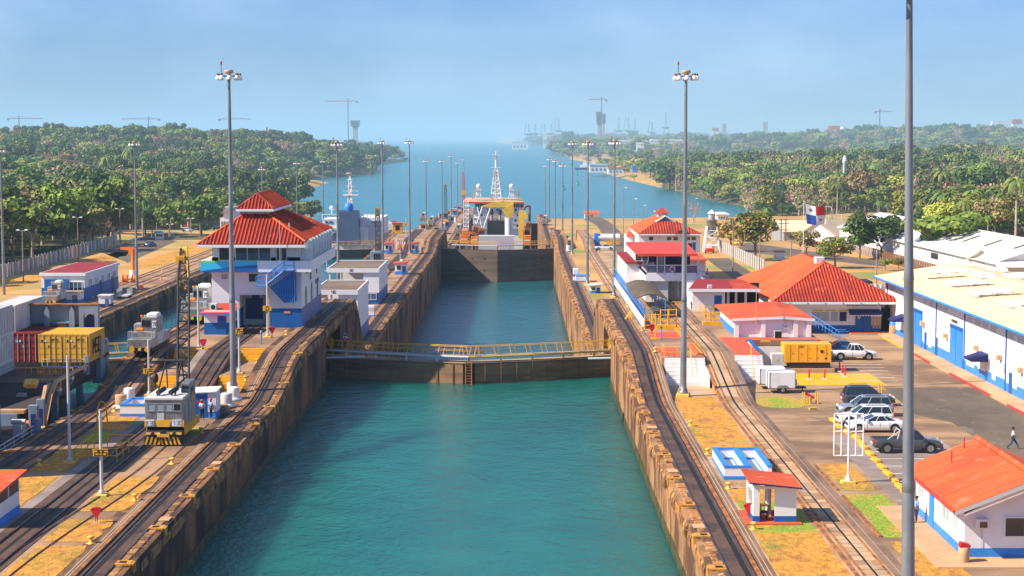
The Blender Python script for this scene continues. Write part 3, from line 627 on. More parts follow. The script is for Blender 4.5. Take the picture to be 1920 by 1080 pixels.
for i,(x,y,z,lab) in enumerate(BOLL):
 o=bol if i==0 else bol.copy()
 if i:COL.objects.link(o)
 o.location=G(x,y,z);o['label']=lab;o.scale=(.55,.55,.58);o.rotation_euler[2]=R.uniform(0,3)
 if lab.startswith('yellow'):o.location.z+=.0
# --- red hose reels: a fan-shaped cover on a short stand
def make_reel():
 t=thing('hose_reel','','hose reel',(0,0,0),0,'red fan shaped hose reels on the lock walls')
 MB().box(-.45,.45,-.35,.35,0,.09).Y('base','sidewalk',t);MB().cyl((-.1,0,.09),(-.1,0,1.0),.04).cyl((.12,0,.09),(.12,0,1.0),.04).Y('stand','black',t)
 pr=[(-.72,1.75),(-.55,1.9),(-.25,2.0),(.1,2.02),(.42,1.95),(.66,1.8),(.3,.95),(.18,.72),(-.1,.72),(-.25,.95)]
 MB().prism(pr,-.2,.2,'y').Y('hose_cover','crimson',t)
 MB().prism([(-.76,1.72),(-.57,1.92),(-.26,2.04),(.1,2.06),(.44,1.99),(.7,1.8),(.6,1.78),(.38,1.88),(0,1.94),(-.3,1.9),(-.55,1.78)],-.25,.25,'y').Y('rim','red',t)
 return t
reel=make_reel();rk=list(reel.children)
for i,(x,y,z,s_,lab) in enumerate([(181,980,30.5,.8,'red fan shaped hose reel on the dry grass below the 285 marker'),(381,656,33,.9,'red hose reel beside the small blue and white hut'),(510,632,33,.9,'red hose reel in front of the control house gateway'),(1222,628,33,.95,'dark red hose reel by the yellow gates of the pavilion'),(266,546,23.5,.9,'red hose reel on the far left bank by the tall mast'),(615,606-106,23.5,.9,'red hose reel beside the red roofed kiosk on the centre wall'),(1404,974,30.5,.85,'dark red hose reel half hidden behind the open shelter'),(1064,449,23.8,.9,'small red hose reel beside the far right mast')]):
 if i==5:p=(XA(752,470),470,23.5)
 else :p=G(x,y,z)
 s_*=.62
 if i==0:reel.location=p;reel['label']=lab;reel.scale=(s_,)*3
 else :copy_thing(reel,p,R.uniform(-.3,.3),lab,scale=s_,kids=rk)
# --- marker posts
def marker(x,y,z,top_h,txt,label,w_=1.5,h_=.8,sz=None):
 p=G(x,y,z);t=thing('marker_post',label,'marker post',p,0,'distance marker posts')
 MB().bbox(-.42,.42,-.42,.42,0,.16,.04).Y('footing','bolly',t)
 MB().cyl((0,0,.2),(0,0,top_h),.12,.09,10).lathe([(.2,.2),(.2,.35),(.12,.45)],n=10).Y('post','lgrey',t)
 if txt is not None:
  zz=sz if sz else top_h*.6
  MB().box(-w_/2,w_/2,-.2,-.14,zz,zz+h_).Y('sign_plate','yellow',t)
  n=len(txt);cw=h_*.74*.6*1.35
  if n:MB().text(txt,(-cw*n/2+.06,-.2,zz+h_*.13),(1,0,0),(0,0,1),h_*.74,t=.015).Y('number','text',t)
 return t
marker(191,930,30.5,6.0,'285','marker post with yellow 285 plate on the near left grass',1.02,.5,2.8)
marker(280,742,30.8,5.3,'125','marker post with yellow 125 plate left of the rail crane',1.0,.5,2.1)
marker(449,700,31.75,7.0,'75','marker post with yellow plate behind the tall mast, 5 showing',.85,.62,3.9)
marker(502,633,33,7.0,'0','marker post with yellow 0 plate before the control house gateway',.95,.55,3.0)
marker(108,0,0,1,None,'tmp') if False else None
marker(131,868,30.5,8.2,None,'plain grey post with a blue band beside the container ship')
marker(373,655,33,6.6,None,'plain grey post left of the small blue hut')
for (x,Y,txt,lab,h_) in ((612,402,'15','marker post with yellow plate above the flat shelter',5),(722,352,'20','marker post with yellow plate right of the flat shelters',6.2),(750,432,'10','marker post with yellow plate on the far centre wall by the kiosk',6),(761,500,'5','marker post with yellow plate where the far tracks climb',5.5)):
 p=(XA(x,Y),Y,prof(Y));t=thing('marker_post',lab,'marker post',p,0,'distance marker posts')
 MB().cyl((0,0,0),(0,0,h_),.1,.08,8).box(-.5,.5,-.4,.4,0,.2).Y('post','lgrey',t);MB().box(-.75,.75,-.2,-.14,h_*.6,h_*.6+.75).Y('sign_plate','yellow',t)
 for qi,qc in enumerate(txt):MB().text(qc,(-.35+qi*.37,-.2,h_*.6+.15),(1,0,0),(0,0,1),.45,t=.015).Y('number','text',t)
# --- capstan drums
def drum(x,y,z,lab,m,s_=1.0,Y=None):
 p=G(x,y,z) if Y is None else (XA(x,Y),Y,z)
 t=thing('capstan_drum',lab,'capstan',p,0,'capstan drums on the lock walls')
 MB().lathe([(.78*s_,0),(.8*s_,.1),(.74*s_,.2),(.5*s_,.32)],n=16).Y('flange','lgrey',t)
 MB().lathe([(.5*s_,.3),(.52*s_,.5),(.52*s_,1.15*s_),(.48*s_,1.22*s_),(.1,1.24*s_)],n=16).build('drum',m,t)
drum(243,752,30.6,'white capstan drum behind the blue rimmed pit',M['whitew']);drum(227,765,30.6,'tan capstan drum left of the blue rimmed pit',M['sidewalk'])
drum(436,741,30.6,'capstan drum at the foot of the tall mast, farther of three',M['lgrey']);drum(439,750,30.6,'capstan drum at the foot of the tall mast, middle of three',M['whitew']);drum(425,762,30.6,'capstan drum nearest the two workers',M['lgrey'])
drum(1251,690,31.2,'grey drum beside the white steps of the right wall',M['lgrey'],.8)
drum(754,0,23.5,'small capstan drum on the centre wall beside the far kiosk',M['lgrey'],1,425);drum(775,0,24,'small capstan drum behind the red roofed kiosk',M['lgrey'],1,470)
drum(1066,0,23.6,'white capstan drum beside the right track hump',M['whitew'],1.2,474)
# --- open topped pits with blue rims
def pit(x0,x1,y0,y1,z,h,lab,mid=False):
 t=thing('machinery_pit',lab,'pit',(x0,y0,z));W_=x1-x0;D=y1-y0;k=.3
 for (a,b_,c,d) in ((0,W_,0,k),(0,W_,D-k,D),(0,k,k,D-k),(W_-k,W_,k,D-k))+(((W_/2-.2,W_/2+.2,k,D-k),) if mid else ()):
  if mid and c==0:b_=W_/2+.2
  MB().box(a,b_,c,d,.25,h).Y('pit_wall','white',t)
  MB().box(a-.03,b_+.03,c-.03,d+.03,h,h+.14).box(a-.03,b_+.03,c-.03,d+.03,0,.25).Y('blue_rim','lblue',t)
 MB().box(k,W_-k,k,D-k,.0,.1).Y('pit_floor','lgrey',t)
p=G(225,781,30.52);pit(p[0],p[0]+2.3,p[1],p[1]+4.2,p[2],.95,'white pit box with light blue rim left of the rail crane')
pit(14.95,18.4,121.0,128.5,30.52,.85,'divided white pit box with light blue rim behind the open shelter',True)
# --- people
BODY_H=1.76
def skin(name,pts,edges,rad,m,parent,root=0,lvl=1):
 me=bpy.data.meshes.new(name);me.from_pydata(pts,edges,[]);me.materials.append(m)
 o=bpy.data.objects.new(name,me);COL.objects.link(o);o.parent=parent
 md=o.modifiers.new('skin','SKIN');md.use_smooth_shade=True
 for i,r in enumerate(rad):
  v=me.skin_vertices[0].data[i];v.radius=(r,r) if not isinstance(r,tuple) else r;v.use_root=(i==root)
 o.modifiers.new('sub','SUBSURF').levels=lvl;o.modifiers['sub'].render_levels=lvl
 return o
def person(label,loc,rz,pose='stand',shirt='cwhite',trousers='cnavy',hat=None,vest=None,h=1.76,bag=None,group=None):
 t=thing('person',label,'person',loc,rz,group);s_=h/1.76
 st=.28 if pose=='walk' else .04
 aL,aR=(.62,.62) if pose!='arms' else (.3,.3)
 sh,hip=1.42,.92
 knL=(.10,-st*.9,.50);knR=(-.10,st*.35,.49);ftL=(.11,-st*1.5,.08);ftR=(-.11,st*1.6,.10 if st>.1 else .08)
 if pose=='arms':hands=[((.23,-.06,1.17),(.10,-.32,1.15)),((-.23,-.06,1.17),(-.10,-.34,1.18))]
 elif pose=='walk':hands=[((.25,.10,1.14),(.26,-.05,.92)),((-.25,-.10,1.14),(-.25,-.26,.96))]
 elif pose=='rail':hands=[((.25,-.10,1.18),(.2,-.36,1.08)),((-.25,-.10,1.18),(-.2,-.36,1.08))]
 else :hands=[((.26,.03,1.14),(.27,-.06,.89)),((-.26,.03,1.14),(-.27,-.06,.89))]
 pts=[(0,0,.95),(0,0,1.15),(0,.0,1.38),(0,0,1.50),(0,-.01,1.60),(0,-.01,1.72),(.17,0,1.42),(-.17,0,1.42),hands[0][0],hands[0][1],hands[1][0],hands[1][1],(.09,0,.88),(-.09,0,.88),knL,knR,ftL,ftR,(ftL[0],ftL[1]-.17,.04),(ftR[0],ftR[1]-.17,.05),(0,-.10,1.615)]
 ed=[(0,1),(1,2),(2,3),(3,4),(4,5),(2,6),(2,7),(6,8),(8,9),(7,10),(10,11),(0,12),(0,13),(12,14),(13,15),(14,16),(15,17),(16,18),(17,19),(4,20)]
 rad=[.12,.12,.15,.055,.085,.08,.06,.06,.045,.035,.045,.035,.085,.085,.06,.06,.045,.045,.045,.045,.02]
 S=lambda q:tuple(c*s_ for c in q)
 skin('body',[S(q) for q in pts],ed,[r*s_ for r in rad],M['skin'],t)
 tp=[pts[0],pts[1],pts[2],pts[6],pts[7],pts[8],pts[10]]
 skin('shirt',[S(q) for q in tp],[(0,1),(1,2),(2,3),(2,4),(3,5),(4,6)],[.15*s_,.145*s_,.175*s_,.085*s_,.085*s_,.062*s_,.062*s_],M[shirt],t)
 lp=[(0,0,.97),pts[12],pts[13],knL,knR,(ftL[0],ftL[1],.14),(ftR[0],ftR[1],.16)]
 skin('trousers',[S(q) for q in lp],[(0,1),(0,2),(1,3),(2,4),(3,5),(4,6)],[.13*s_,.105*s_,.105*s_,.078*s_,.078*s_,.065*s_,.065*s_],M[trousers],t)
 if vest:skin('vest',[S((0,0,1.08)),S((0,0,1.25)),S((0,0,1.40))],[(0,1),(1,2)],[.165*s_,.17*s_,.185*s_],M[vest],t)
 if hat:MB().lathe([(.135,0),(.125,.05),(.115,.1),(.08,.15),(.01,.175)],(0,0,1.66*s_),12).prism([(-.09,0),(.09,0),(.07,-.2),(-.07,-.2)],1.66*s_,1.68*s_,'z').build('helmet',M[hat],t)
 else :MB().sphere((0,.015,1.69*s_),.105*s_,10).Y('hair','hair',t)
 if bag:MB().bbox(-.16,.16,.12,.34,1.05*s_,1.42*s_,.05).build('rucksack',M[bag],t)
 return t
person('worker in red helmet and red rucksack beside the small white hut',G(379,787,30.5),radians(20),'arms','cwhite','cnavy','red','cwhite',bag='cred')
person('worker in red helmet and dark blue shirt, right of his colleague by the hut',G(396,785,30.5),radians(-50),'arms','cblue','cnavy','red',None)
person('worker in light blue helmet and red vest at the end of the lock gate walkway',(XA(645,206),206,29.52),radians(180),'stand','cwhite','cnavy','teal','cred')
person('man in white shirt walking across the asphalt road on the right',G(1899,842,30.5),radians(70),'walk','cwhite','cjean',None)
person('man in pale blue shirt standing behind the nearest mast by the red roofed house',G(1718,981,30.55),radians(-80),'stand','cblue','cnavy',None)
# ================================================================ LOCK GATES
def gate(label_a,xl,xr,yc,ye,ztop,zb,m1,wz,wrail,name2,railm,holes=False,steps=True,lastx=0):
 xm=(xl+xr)/2
 for sgn,lab in ((-1,label_a[0]),(1,label_a[1])):
  t=thing('lock_gate_leaf',lab,'lock gate',(xm,yc,ztop),0,name2)
  xe=xl if sgn<0 else xr;n=10;th=2.2;b=MB();P=[]
  for i in range(n+1):
   u=i/n;x=xm+sgn*.02+(xe-xm)*u;y=yc+(ye-yc)*u-.55*sin(pi*u);P.append((x,y))
  nb=5 if not holes else 6
  for k in range(nb):
   za,zb_=zb+(ztop-zb)*k/nb,zb+(ztop-zb)*(k+1)/nb-.05;off=.05*(k%2)
   q=MB();v=[];
   for (x,y) in P:v+=[(x,y-off,za),(x,y-off,zb_),(x,y+th,zb_),(x,y+th,za)]
   f=[]
   for i in range(n):
    a,c=4*i,4*i+4;f+=[(a,c,c+1,a+1),(a+1,c+1,c+2,a+2),(a+2,c+2,c+3,a+3),(a+3,c+3,c,a)]
   f+=[(0,1,2,3),(4*n,4*n+3,4*n+2,4*n+1)]
   q.add(v,f).build('gate_plate',m1,t,world=True)
  q=MB();v=[]
  for (x,y) in P:v+=[(x,y-.1,ztop),(x,y-.1,ztop+.07),(x,y+th+.1,ztop+.07),(x,y+th+.1,ztop)]
  q.add(v,f).build('top_deck',M['concl'] if not holes else M['gated'],t,world=True)
  q=MB()
  for i in range(1,n):q.box(P[i][0]-.05,P[i][0]+.05,P[i][1]-.12,P[i][1],zb,ztop-.1)
  if not holes:q.build('vertical_rib',m1,t,world=True)
  else :
   q=MB()
   for i in (2,4,5,7,8):
    for zz in (.3,.55,.8):q.box(P[i][0]-.22,P[i][0]+.22,P[i][1]-.075,P[i][1]-.055,zb+(ztop-zb)*zz,zb+(ztop-zb)*zz+.45)
   q.W('port_hole','dark',t)
  q=MB()
  for i in range(n):
   a,c=Vector((*P[i],0)),Vector((*P[i+1],0));dd=Vector((0,.9,0))
   for yo,zz in ((.2,wz-.12),):
    q.add([(a.x,a.y+yo,zz),(c.x,c.y+yo,zz),(c.x,c.y+yo+1.1,zz),(a.x,a.y+yo+1.1,zz),(a.x,a.y+yo,zz+.1),(c.x,c.y+yo,zz+.1),(c.x,c.y+yo+1.1,zz+.1),(a.x,a.y+yo+1.1,zz+.1)],[(0,1,2,3),(4,5,6,7),(0,1,5,4),(2,3,7,6),(0,3,7,4),(1,2,6,5)])
   q.cyl((a.x,a.y+.12,wz-.15),(c.x,c.y+.12,wz-.15),.12,n=6,m=1)
   if i%2==0:q.box(a.x-.1,a.x+.1,a.y+.1,a.y+.5,ztop,wz-.1,1)
  q.build('walkway',[M['timber'],M[wrail if sgn<0 else 'bolly']],t,world=True)
  for i in range(0,n+1):
   px_,py_=P[i]
   MB().bar((px_,py_+.15,wz-.2),(px_-sgn*.3,py_+.1,wz+1.05),.045).bar((px_+.6*sgn*-1,py_+1.25,wz-.2),(px_-sgn*.9,py_+1.25,wz+1.05),.045).build('rail_post',M[railm],t,world=True)
  q=MB()
  for zz in (1.05,.55):
   q.path([(x,y+.12,wz+zz) for x,y in P],.04 if zz>1 else .025,5);q.path([(x,y+1.25,wz+zz) for x,y in P],.04 if zz>1 else .025,5)
  q.build('handrail',M[railm],t,world=True)
  if steps:
   q=MB();xo=xe-sgn*.4;x1=xe+sgn*1.9;zt=prof(ye);
   x0_=xe-sgn*1.8;x1_=xe+sgn*.9
   for yo in (.2,1.3):
    q.bar((x0_,ye+yo,wz),(x1_,ye+yo,zt),.09);q.bar((x0_,ye+yo,wz+1.05),(x1_,ye+yo,zt+1.05),.04);q.bar((x0_,ye+yo,wz+.55),(x1_,ye+yo,zt+.55),.03)
    for u in (0,.5,1):q.bar((x0_+(x1_-x0_)*u,ye+yo,wz+(zt-wz)*u),(x0_+(x1_-x0_)*u,ye+yo,wz+(zt-wz)*u+1.05),.04)
   q.build('stair_rail',M[railm],t,world=True)
   for i in range(8):
    u=(i+.5)/8;MB().box(x0_+(x1_-x0_)*u-.14,x0_+(x1_-x0_)*u+.14,ye+.2,ye+1.3,wz+(zt-wz)*u-.03,wz+(zt-wz)*u+.02).W('tread','wood',t)
gate(('left leaf of the near lock gate, white walkway beam and yellow railing','right leaf of the near lock gate, yellow walkway beam and railing'),-24.2,13.1,198.5,205.5,28.6,12,M['gate'],29.5,'lgrey','near lock gate across the main chamber','yellow')
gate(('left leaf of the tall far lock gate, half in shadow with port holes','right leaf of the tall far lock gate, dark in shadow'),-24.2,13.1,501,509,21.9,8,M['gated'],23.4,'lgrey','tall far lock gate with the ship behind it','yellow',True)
gate(('far leaf of the left lane lock gate beside the stern of the container ship','near leaf of the left lane lock gate behind the silver locomotive'),-75.1,-37.9,198.5,205.5,28.6,12,M['gate'],29.5,'lgrey','near lock gate across the left lane','yellow')
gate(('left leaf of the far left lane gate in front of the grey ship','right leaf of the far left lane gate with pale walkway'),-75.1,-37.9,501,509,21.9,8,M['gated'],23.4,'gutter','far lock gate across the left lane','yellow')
b=MB().text('',(0,0,0),(1,0,0),(0,0,1),1)
ld=thing('gate_ladder','rusty ladder down the middle joint of the near lock gate','ladder',(-5.55,198.2,28.6))
q=MB();q.bar((-.35,-.15,.4),(-.35,-.15,-3),.06).bar((.35,-.15,.4),(.35,-.15,-3),.06)
for i in range(9):q.bar((-.35,-.15,.2-i*.32),(.35,-.15,.2-i*.32),.035)
q.build('ladder_frame',M['railrust'],ld);MB().box(-.7,.7,-.06,.0,-3,.1).build('backing_plate',M['dark'],ld)
for (x0_,x1_,y_,lab) in ((-24,-18,203.6,'long grey strut lying from the left wall to the near gate'),(8.5,13.5,203.2,'grey strut lying from the right wall to the near gate')):
 tag(MB().cyl((x0_,y_-2.5,28.9),(x1_,y_-2.9,29.1),.14,n=8).build('gate_strut',M['lgrey']),lab,'strut')
# ================================================================ ROOF HELPERS
def roof_face(t,A,B,C,D,m,name='roof_plane',ribs=.42,rh=.15,rm=None,th=.12):
 """A,B eave ends, C,D top ends (C above B, D above A; may coincide). Slab plus tile rows running up the slope (one part)."""
 A,B,C,D=map(Vector,(A,B,C,D));pts=[A,B,C]+([D] if (C-D).length>.01 else [])
 n_=(B-A).cross(C-B).normalized()
 if n_.z<0:n_=-n_
 v=[tuple(p) for p in pts]+[tuple(p-Vector((0,0,th))) for p in pts];k=len(pts)
 MB().add(v,[tuple(range(k)),tuple(range(2*k-1,k-1,-1))]+[(i,(i+1)%k,k+(i+1)%k,k+i) for i in range(k)]).build(name,M['tilegap'] if (ribs and m is M['tile']) else m,t,world=True)
 if ribs:
  u=(B-A);Lu=u.length;u.normalize();vv=n_.cross(u)
  if vv.z<0:vv=-vv
  c2=((C-A).dot(u),(C-A).dot(vv));d2=((D-A).dot(u),(D-A).dot(vv));V=c2[1];q=MB()
  s_=ribs*.5
  while s_<Lu:
   if s_<d2[0]:top=d2[1]*s_/max(.001,d2[0])
   elif s_>c2[0]:top=V*(Lu-s_)/max(.001,Lu-c2[0])
   else :top=V
   if d2[0]<0 and s_<0:top=V
   top=min(V,top)
   if top>.15:
    o0=A+u*s_+vv*.0;o1=A+u*s_+vv*(top-.03);hw=ribs*.33
    q.add([tuple(o0-u*hw+n_*.004),tuple(o0+u*hw+n_*.004),tuple(o0+n_*rh),tuple(o1-u*hw+n_*.004),tuple(o1+u*hw+n_*.004),tuple(o1+n_*rh)],[(0,1,2),(3,5,4),(0,2,5,3),(1,4,5,2)])
   s_+=ribs
  q.build('tile_rows',rm or m,t,world=True,kind='stuff')
def hip(t,x0,x1,y0,y1,ze,zr,m,axis='y',ins=None,ribs=.42,fascia=True,fm=None,fh=.35,mats=None,capm=None):
 """hipped roof over a rectangle; ridge along axis, inset ins at both ends"""
 if axis=='y':
  xm=(x0+x1)/2;ins=(x1-x0)/2 if ins is None else ins;r0,r1=(xm,y0+ins,zr),(xm,y1-ins,zr)
  F=[((x0,y0,ze),(x1,y0,ze),r0,r0),((x1,y0,ze),(x1,y1,ze),r1,r0),((x1,y1,ze),(x0,y1,ze),r1,r1),((x0,y1,ze),(x0,y0,ze),r0,r1)]
 else :
  ym=(y0+y1)/2;ins=(y1-y0)/2 if ins is None else ins;r0,r1=(x0+ins,ym,zr),(x1-ins,ym,zr)
  F=[((x0,y0,ze),(x1,y0,ze),r1,r0),((x1,y0,ze),(x1,y1,ze),r1,r1),((x1,y1,ze),(x0,y1,ze),r0,r1),((x0,y1,ze),(x0,y0,ze),r0,r0)]
 for i,(a,b_,c,d) in enumerate(F):roof_face(t,a,b_,c,d,(mats[i] if mats else m),ribs=ribs if i in (0,1,3) else 0)
 q=MB();cor=[(x0,y0,ze),(x1,y0,ze),(x1,y1,ze),(x0,y1,ze)]
 for i,c in enumerate(cor):
  rr_=(r0 if i in (0,1) else r1) if axis=='y' else (r0 if i in (0,3) else r1)
  q.cyl(c,rr_,.13,n=6)
 q.cyl(r0,r1,.14,n=6);q.build('ridge_cap',capm or m,t,world=True)
 if fascia:
  f_=MB()
  f_.box(x0-.02,x1+.02,y0-.06,y0+.08,ze-fh,ze-.03).box(x0-.02,x1+.02,y1-.08,y1+.06,ze-fh,ze-.03).box(x0-.06,x0+.08,y0,y1,ze-fh,ze-.03).box(x1-.08,x1+.06,y0,y1,ze-fh,ze-.03)
  f_.build('fascia',fm or M['white'],t,world=True)
  MB().box(x0+.1,x1-.1,y0+.1,y1-.1,ze-fh+.02,ze-fh+.08).W('soffit','white',t)
def window(t,x0,x1,z0,z1,y,ny=-1,gm='glass',fm='white',mull=1,f=.08,axis='x',rec=.1):
 """window as a part with frame, mullions as sub-parts; faces -y (axis x) or an x-face when axis='y' (x0,x1 are then y)"""
 def B_(mb,a,b_,c,d,d0,d1):
  if axis=='x':mb.box(a,b_,y+ny*d0,y+ny*d1,c,d)
  else :mb.box(y+ny*d0,y+ny*d1,a,b_,c,d)
 w_=MB();B_(w_,x0,x1,z0,z1,.005,.03);o=w_.build('window',M[gm],t,world=True)
 q=MB();
 for (a,b_,c,d) in ((x0-f,x1+f,z0-f,z0),(x0-f,x1+f,z1,z1+f),(x0-f,x0,z0,z1),(x1,x1+f,z0,z1)):B_(q,a,b_,c,d,.0,rec)
 for i in range(1,mull+1):
  xx=x0+(x1-x0)*i/(mull+1);B_(q,xx-f/2,xx+f/2,z0,z1,.0,rec*.8)
 L0=t.location;q.v=[(a-L0.x,b_-L0.y,c-L0.z) for a,b_,c in q.v]
 q.build('window_frame',M[fm],o)
 return o
# ================================================================ CONTROL HOUSE
t=thing('control_house','large white control house with red tiled double roof, blue base and blue outside stairs','control house',(-30,197,33))
x0,x1,y0,y1=-35.3,-24.9,197.0,217.0;Z=33.0
gx0,gx1=-30.5,-27.9;ztp=41.2;zs=35.25
gx0,gx1=XA(447,197),XA(498,197);gz=ZA(553,197)
for (a,b_) in ((x0,gx0),(gx1,x1)):
 MB().box(a,b_,y0,y1,zs,gz).W('wall','white',t);MB().box(a-.02,b_+.02,y0-.03,y1+.03,Z,zs).W('blue_base','blue',t)
MB().box(x0,x1,y0,y1,gz,ztp).W('wall','white',t)
MB().box(gx0-.0,gx1,y0+2.6,y0+2.7,Z,gz).W('inner_wall','lgrey',t)
MB().box(gx0+.3,gx0+2.3,y0+2.45,y0+2.58,Z+.8,Z+3.2).box(gx0+1.05,gx0+1.9,y0+2.45,y0+2.57,Z+3.2,Z+4).W('gateway_door','navy',t)
MB().box(gx0,gx1,y0-.03,y0+.2,gz,gz+.15).W('lintel','whitew',t)
bx0,bx1,by0,by1=XA(374,195.4),-23.55,195.4,222.0;bz0,bz1=ZA(510,195.4),ZA(489,195.4)
MB().box(bx0,bx1,by0,by1,bz0,bz0+.2).W('balcony_floor','white',t)
MB().box(bx0,bx1,by0,by0+.15,bz0+.2,bz1).box(bx1-.15,bx1,by0+.15,by1,bz0+.2,bz1).box(bx0,bx0+.15,by0+.15,by1,bz0+.2,bz1).W('balcony_parapet','white',t)
xb=XA(481,195.4);zt_,zb_=bz1+.02,bz0-.02;u=by0-.03
ban=MB().add([(bx0,u,zb_),(xb,u,zb_),(xb,u,zt_),(bx0,u,zt_),(bx0,u+.02,zb_),(xb,u+.02,zb_),(xb,u+.02,zt_),(bx0,u+.02,zt_)],[(0,1,2,3),(0,3,7,4),(1,5,6,2),(3,2,6,7),(0,4,5,1)])
ban=ban.W('painted_banner','teal',t)
w_=MB();n=8;P=[]
for i in range(n+1):
 k=i/n;P.append((bx0+(xb-bx0)*k,zb_+.12+.75*k**.8 if k>.0 else zb_+.1))
v=[(a,u-.006,c) for a,c in P]+[(a,u-.006,zb_) for a,c in P]
w_.add(v,[(i,n+1+i,n+2+i,i+1) for i in range(n)]);w_.v=[(a-t.location.x,c-t.location.y,d-t.location.z) for a,c,d in w_.v];w_.build('blue_wave',M['blue'],ban)
w_=MB();P=[(bx0+(xb-bx0)*i/n,zt_-.16*(1-i/n)-.07*sin(i)) for i in range(n+1)]
v=[(a,u-.006,zt_) for a,c in P]+[(a,u-.006,min(c,zt_-.02)) for a,c in P];w_.add(v,[(i,n+1+i,n+2+i,i+1) for i in range(n)]);w_.v=[(a-t.location.x,c-t.location.y,d-t.location.z) for a,c,d in w_.v];w_.build('green_edge',M['green'],ban)
uz0,uz1=bz1-.9,43.55
ux0,ux1=XA(396,197),-25.0
MB().box(ux0,ux1,197,221,bz0+.2,uz1).W('upper_wall','white',t)
zw0,zw1=ZA(487,197),ZA(464,197)
for (a,c,mu) in ((410,430,0),(441,506,2),(518,536,1)):
 window(t,XA(a,197),XA(c,197),zw0,zw1,197,gm='glass',mull=mu)
for i in range(4):MB().box(XA(441,197)+i*1.01,XA(441,197)+(i+1)*1.01-.1,196.94,196.965,zw0+.03,(zw0+zw1)/2+.1).W('lower_pane','glassb',t)
for i in range(7):window(t,199.2+i*3.0,200.9+i*3.0,zw0,zw1,ux1,ny=1,axis='y',gm='glassb',mull=0)
for i in range(8):
 yy=198.0+i*3.0;MB().box(-24.95,-23.75,yy,yy+.3,zw0-.2,43.3).W('gallery_pier','white',t)
window(t,XA(465,197),XA(482,197),ZA(528,197),ZA(513,197),197,gm='glass',mull=0)
window(t,XA(413,197),XA(425,197),ZA(523,197),ZA(514,197),197,gm='whitew' if False else 'pglass',mull=0,fm='whitew').hide_render=False
for yy in (200.5,206,212):
 q=MB();z_=35.2;prf=[(yy,z_),(yy+1.3,z_),(yy+1.3,z_+1.7),(yy+1.1,z_+2.15),(yy+.65,z_+2.35),(yy+.2,z_+2.15),(yy,z_+1.7)]
 q.prism(prf,x1+.005,x1+.05,'x').W('arched_window','glass',t)
for k,(s_,yy,zz) in enumerate((('GATUN LOCKS',201.3,40.0),('PANAMA CANAL',201.2,39.0),('XX',205,38.0))):
 MB().text(s_,(x1+.03,yy,zz),(0,1,0),(0,0,1),.75,t=.04).W('wall_lettering','text',t)
MB().prism([(210.6,37.0),(213.9,37.0),(213.9,37.5),(210.6,37.5)],x1+.01,x1+.06,'x').prism([(211.5,38.2),(212.2,38.2),(212.6,39.4),(212.3,40.6),(211.9,41.0),(211.6,39.4)],x1+.01,x1+.06,'x').W('wall_emblem','navy',t)
MB().box(x1,x1+.06,203.1,203.18,41.0,41.1).W('trim','white',t)
lx0,lx1=XA(479,194.6),XA(495,194.6);lz=ZA(535,194.6);sx1=XA(530,194.6);sz1=ZA(507,194.6);ex1=XA(549,194.6)
q=MB();q.box(lx0,lx1,194.3,195.4,lz-.12,lz)
q.W('stair_landing','lblue',t)
n=12
for i in range(n):
 a=lx1+(sx1-lx1)*i/n;zz=lz+(sz1-lz)*(i+1)/n
 MB().box(a,a+(sx1-lx1)/n+.06,194.35,195.35,zz-.06,zz).W('tread','lblue',t)
q=MB().box(sx1,ex1,194.3,195.35,sz1-.1,sz1)
for yy in (194.3,195.35):
 q.bar((lx1,yy,lz-.1),(sx1,yy,sz1-.1),.1)
q.W('stair_string','blue',t)
q=MB()
for yy in (194.28,195.36):
 for hh in (.55,1.05):q.path([(lx0,yy,lz+hh),(lx1,yy,lz+hh),(sx1,yy,sz1+hh),(ex1,yy,sz1+hh)],.035,5)
 for (a,zz) in [(lx0,lz),(lx1,lz),((lx1+sx1)/2,(lz+sz1)/2),(sx1,sz1),(ex1,sz1)]:q.bar((a,yy,zz),(a,yy,zz+1.05),.035)
q.W('stair_railing','lblue',t)
for i in range(15):
 a=XA(503,194.9)+(XA(549,194.9)-XA(503,194.9))*i/14;k=i/14
 ztop_=min(sz1-.15,lz+(sz1-lz)*(a-lx1)/(sx1-lx1)-.15);zbot_=ZA(537,195)-(ZA(537,195)-ZA(568,195))*min(1,(k/.6))
 MB().box(a,a+.09,194.9,195.0,zbot_,ztop_).W('screen_slat','lblue',t)
MB().prism([(XA(503,195),ZA(539,195)),(XA(549,195),ZA(509,195)),(XA(549,195),ZA(568,195)),(XA(530,195),ZA(568,195))],195.12,195.2,'y').W('screen_back','blue',t)
MB().box(ex1-.12,ex1,195.0,197,ZA(568,195),sz1).W('screen_side','blue',t)
for (xx,lab) in ((XA(502,194.8),0),):MB().cyl((xx,194.8,33),(xx,194.8,lz),.06,n=6).W('stair_post','yellow',t)
MB().box(XA(530,196.9),XA(542,196.9),196.9,196.99,ZA(588,197),ZA(584,197)).W('wall_plate','sidewalk',t)
ex0_,ex1_,ey0,ey1=XA(368.5,194.6),-24.1,194.6,224.0;ze=ZA(458,194.6)+.02
rx0,rx1,ry0,ry1,rz=XA(458,201.5),XA(501,201.5),200.6,213.5,ZA(401,200.6)
rx0,rx1=XA(458,200.6),XA(502,200.6)
roof_face(t,(ex0_,ey0,ze),(ex1_,ey0,ze),(rx1,ry0,rz),(rx0,ry0,rz),M['tile'])
roof_face(t,(ex1_,ey0,ze+.35),(ex1_,ey1,ze+.35),(rx1,ry1,rz),(rx1,ry0,rz),M['tile'])
roof_face(t,(ex0_,ey1,ze),(ex0_,ey0,ze),(rx0,ry0,rz),(rx0,ry1,rz),M['tile'])
roof_face(t,(ex1_,ey1,ze),(ex0_,ey1,ze),(rx0,ry1,rz),(rx1,ry1,rz),M['tile'],ribs=0)
q=MB()
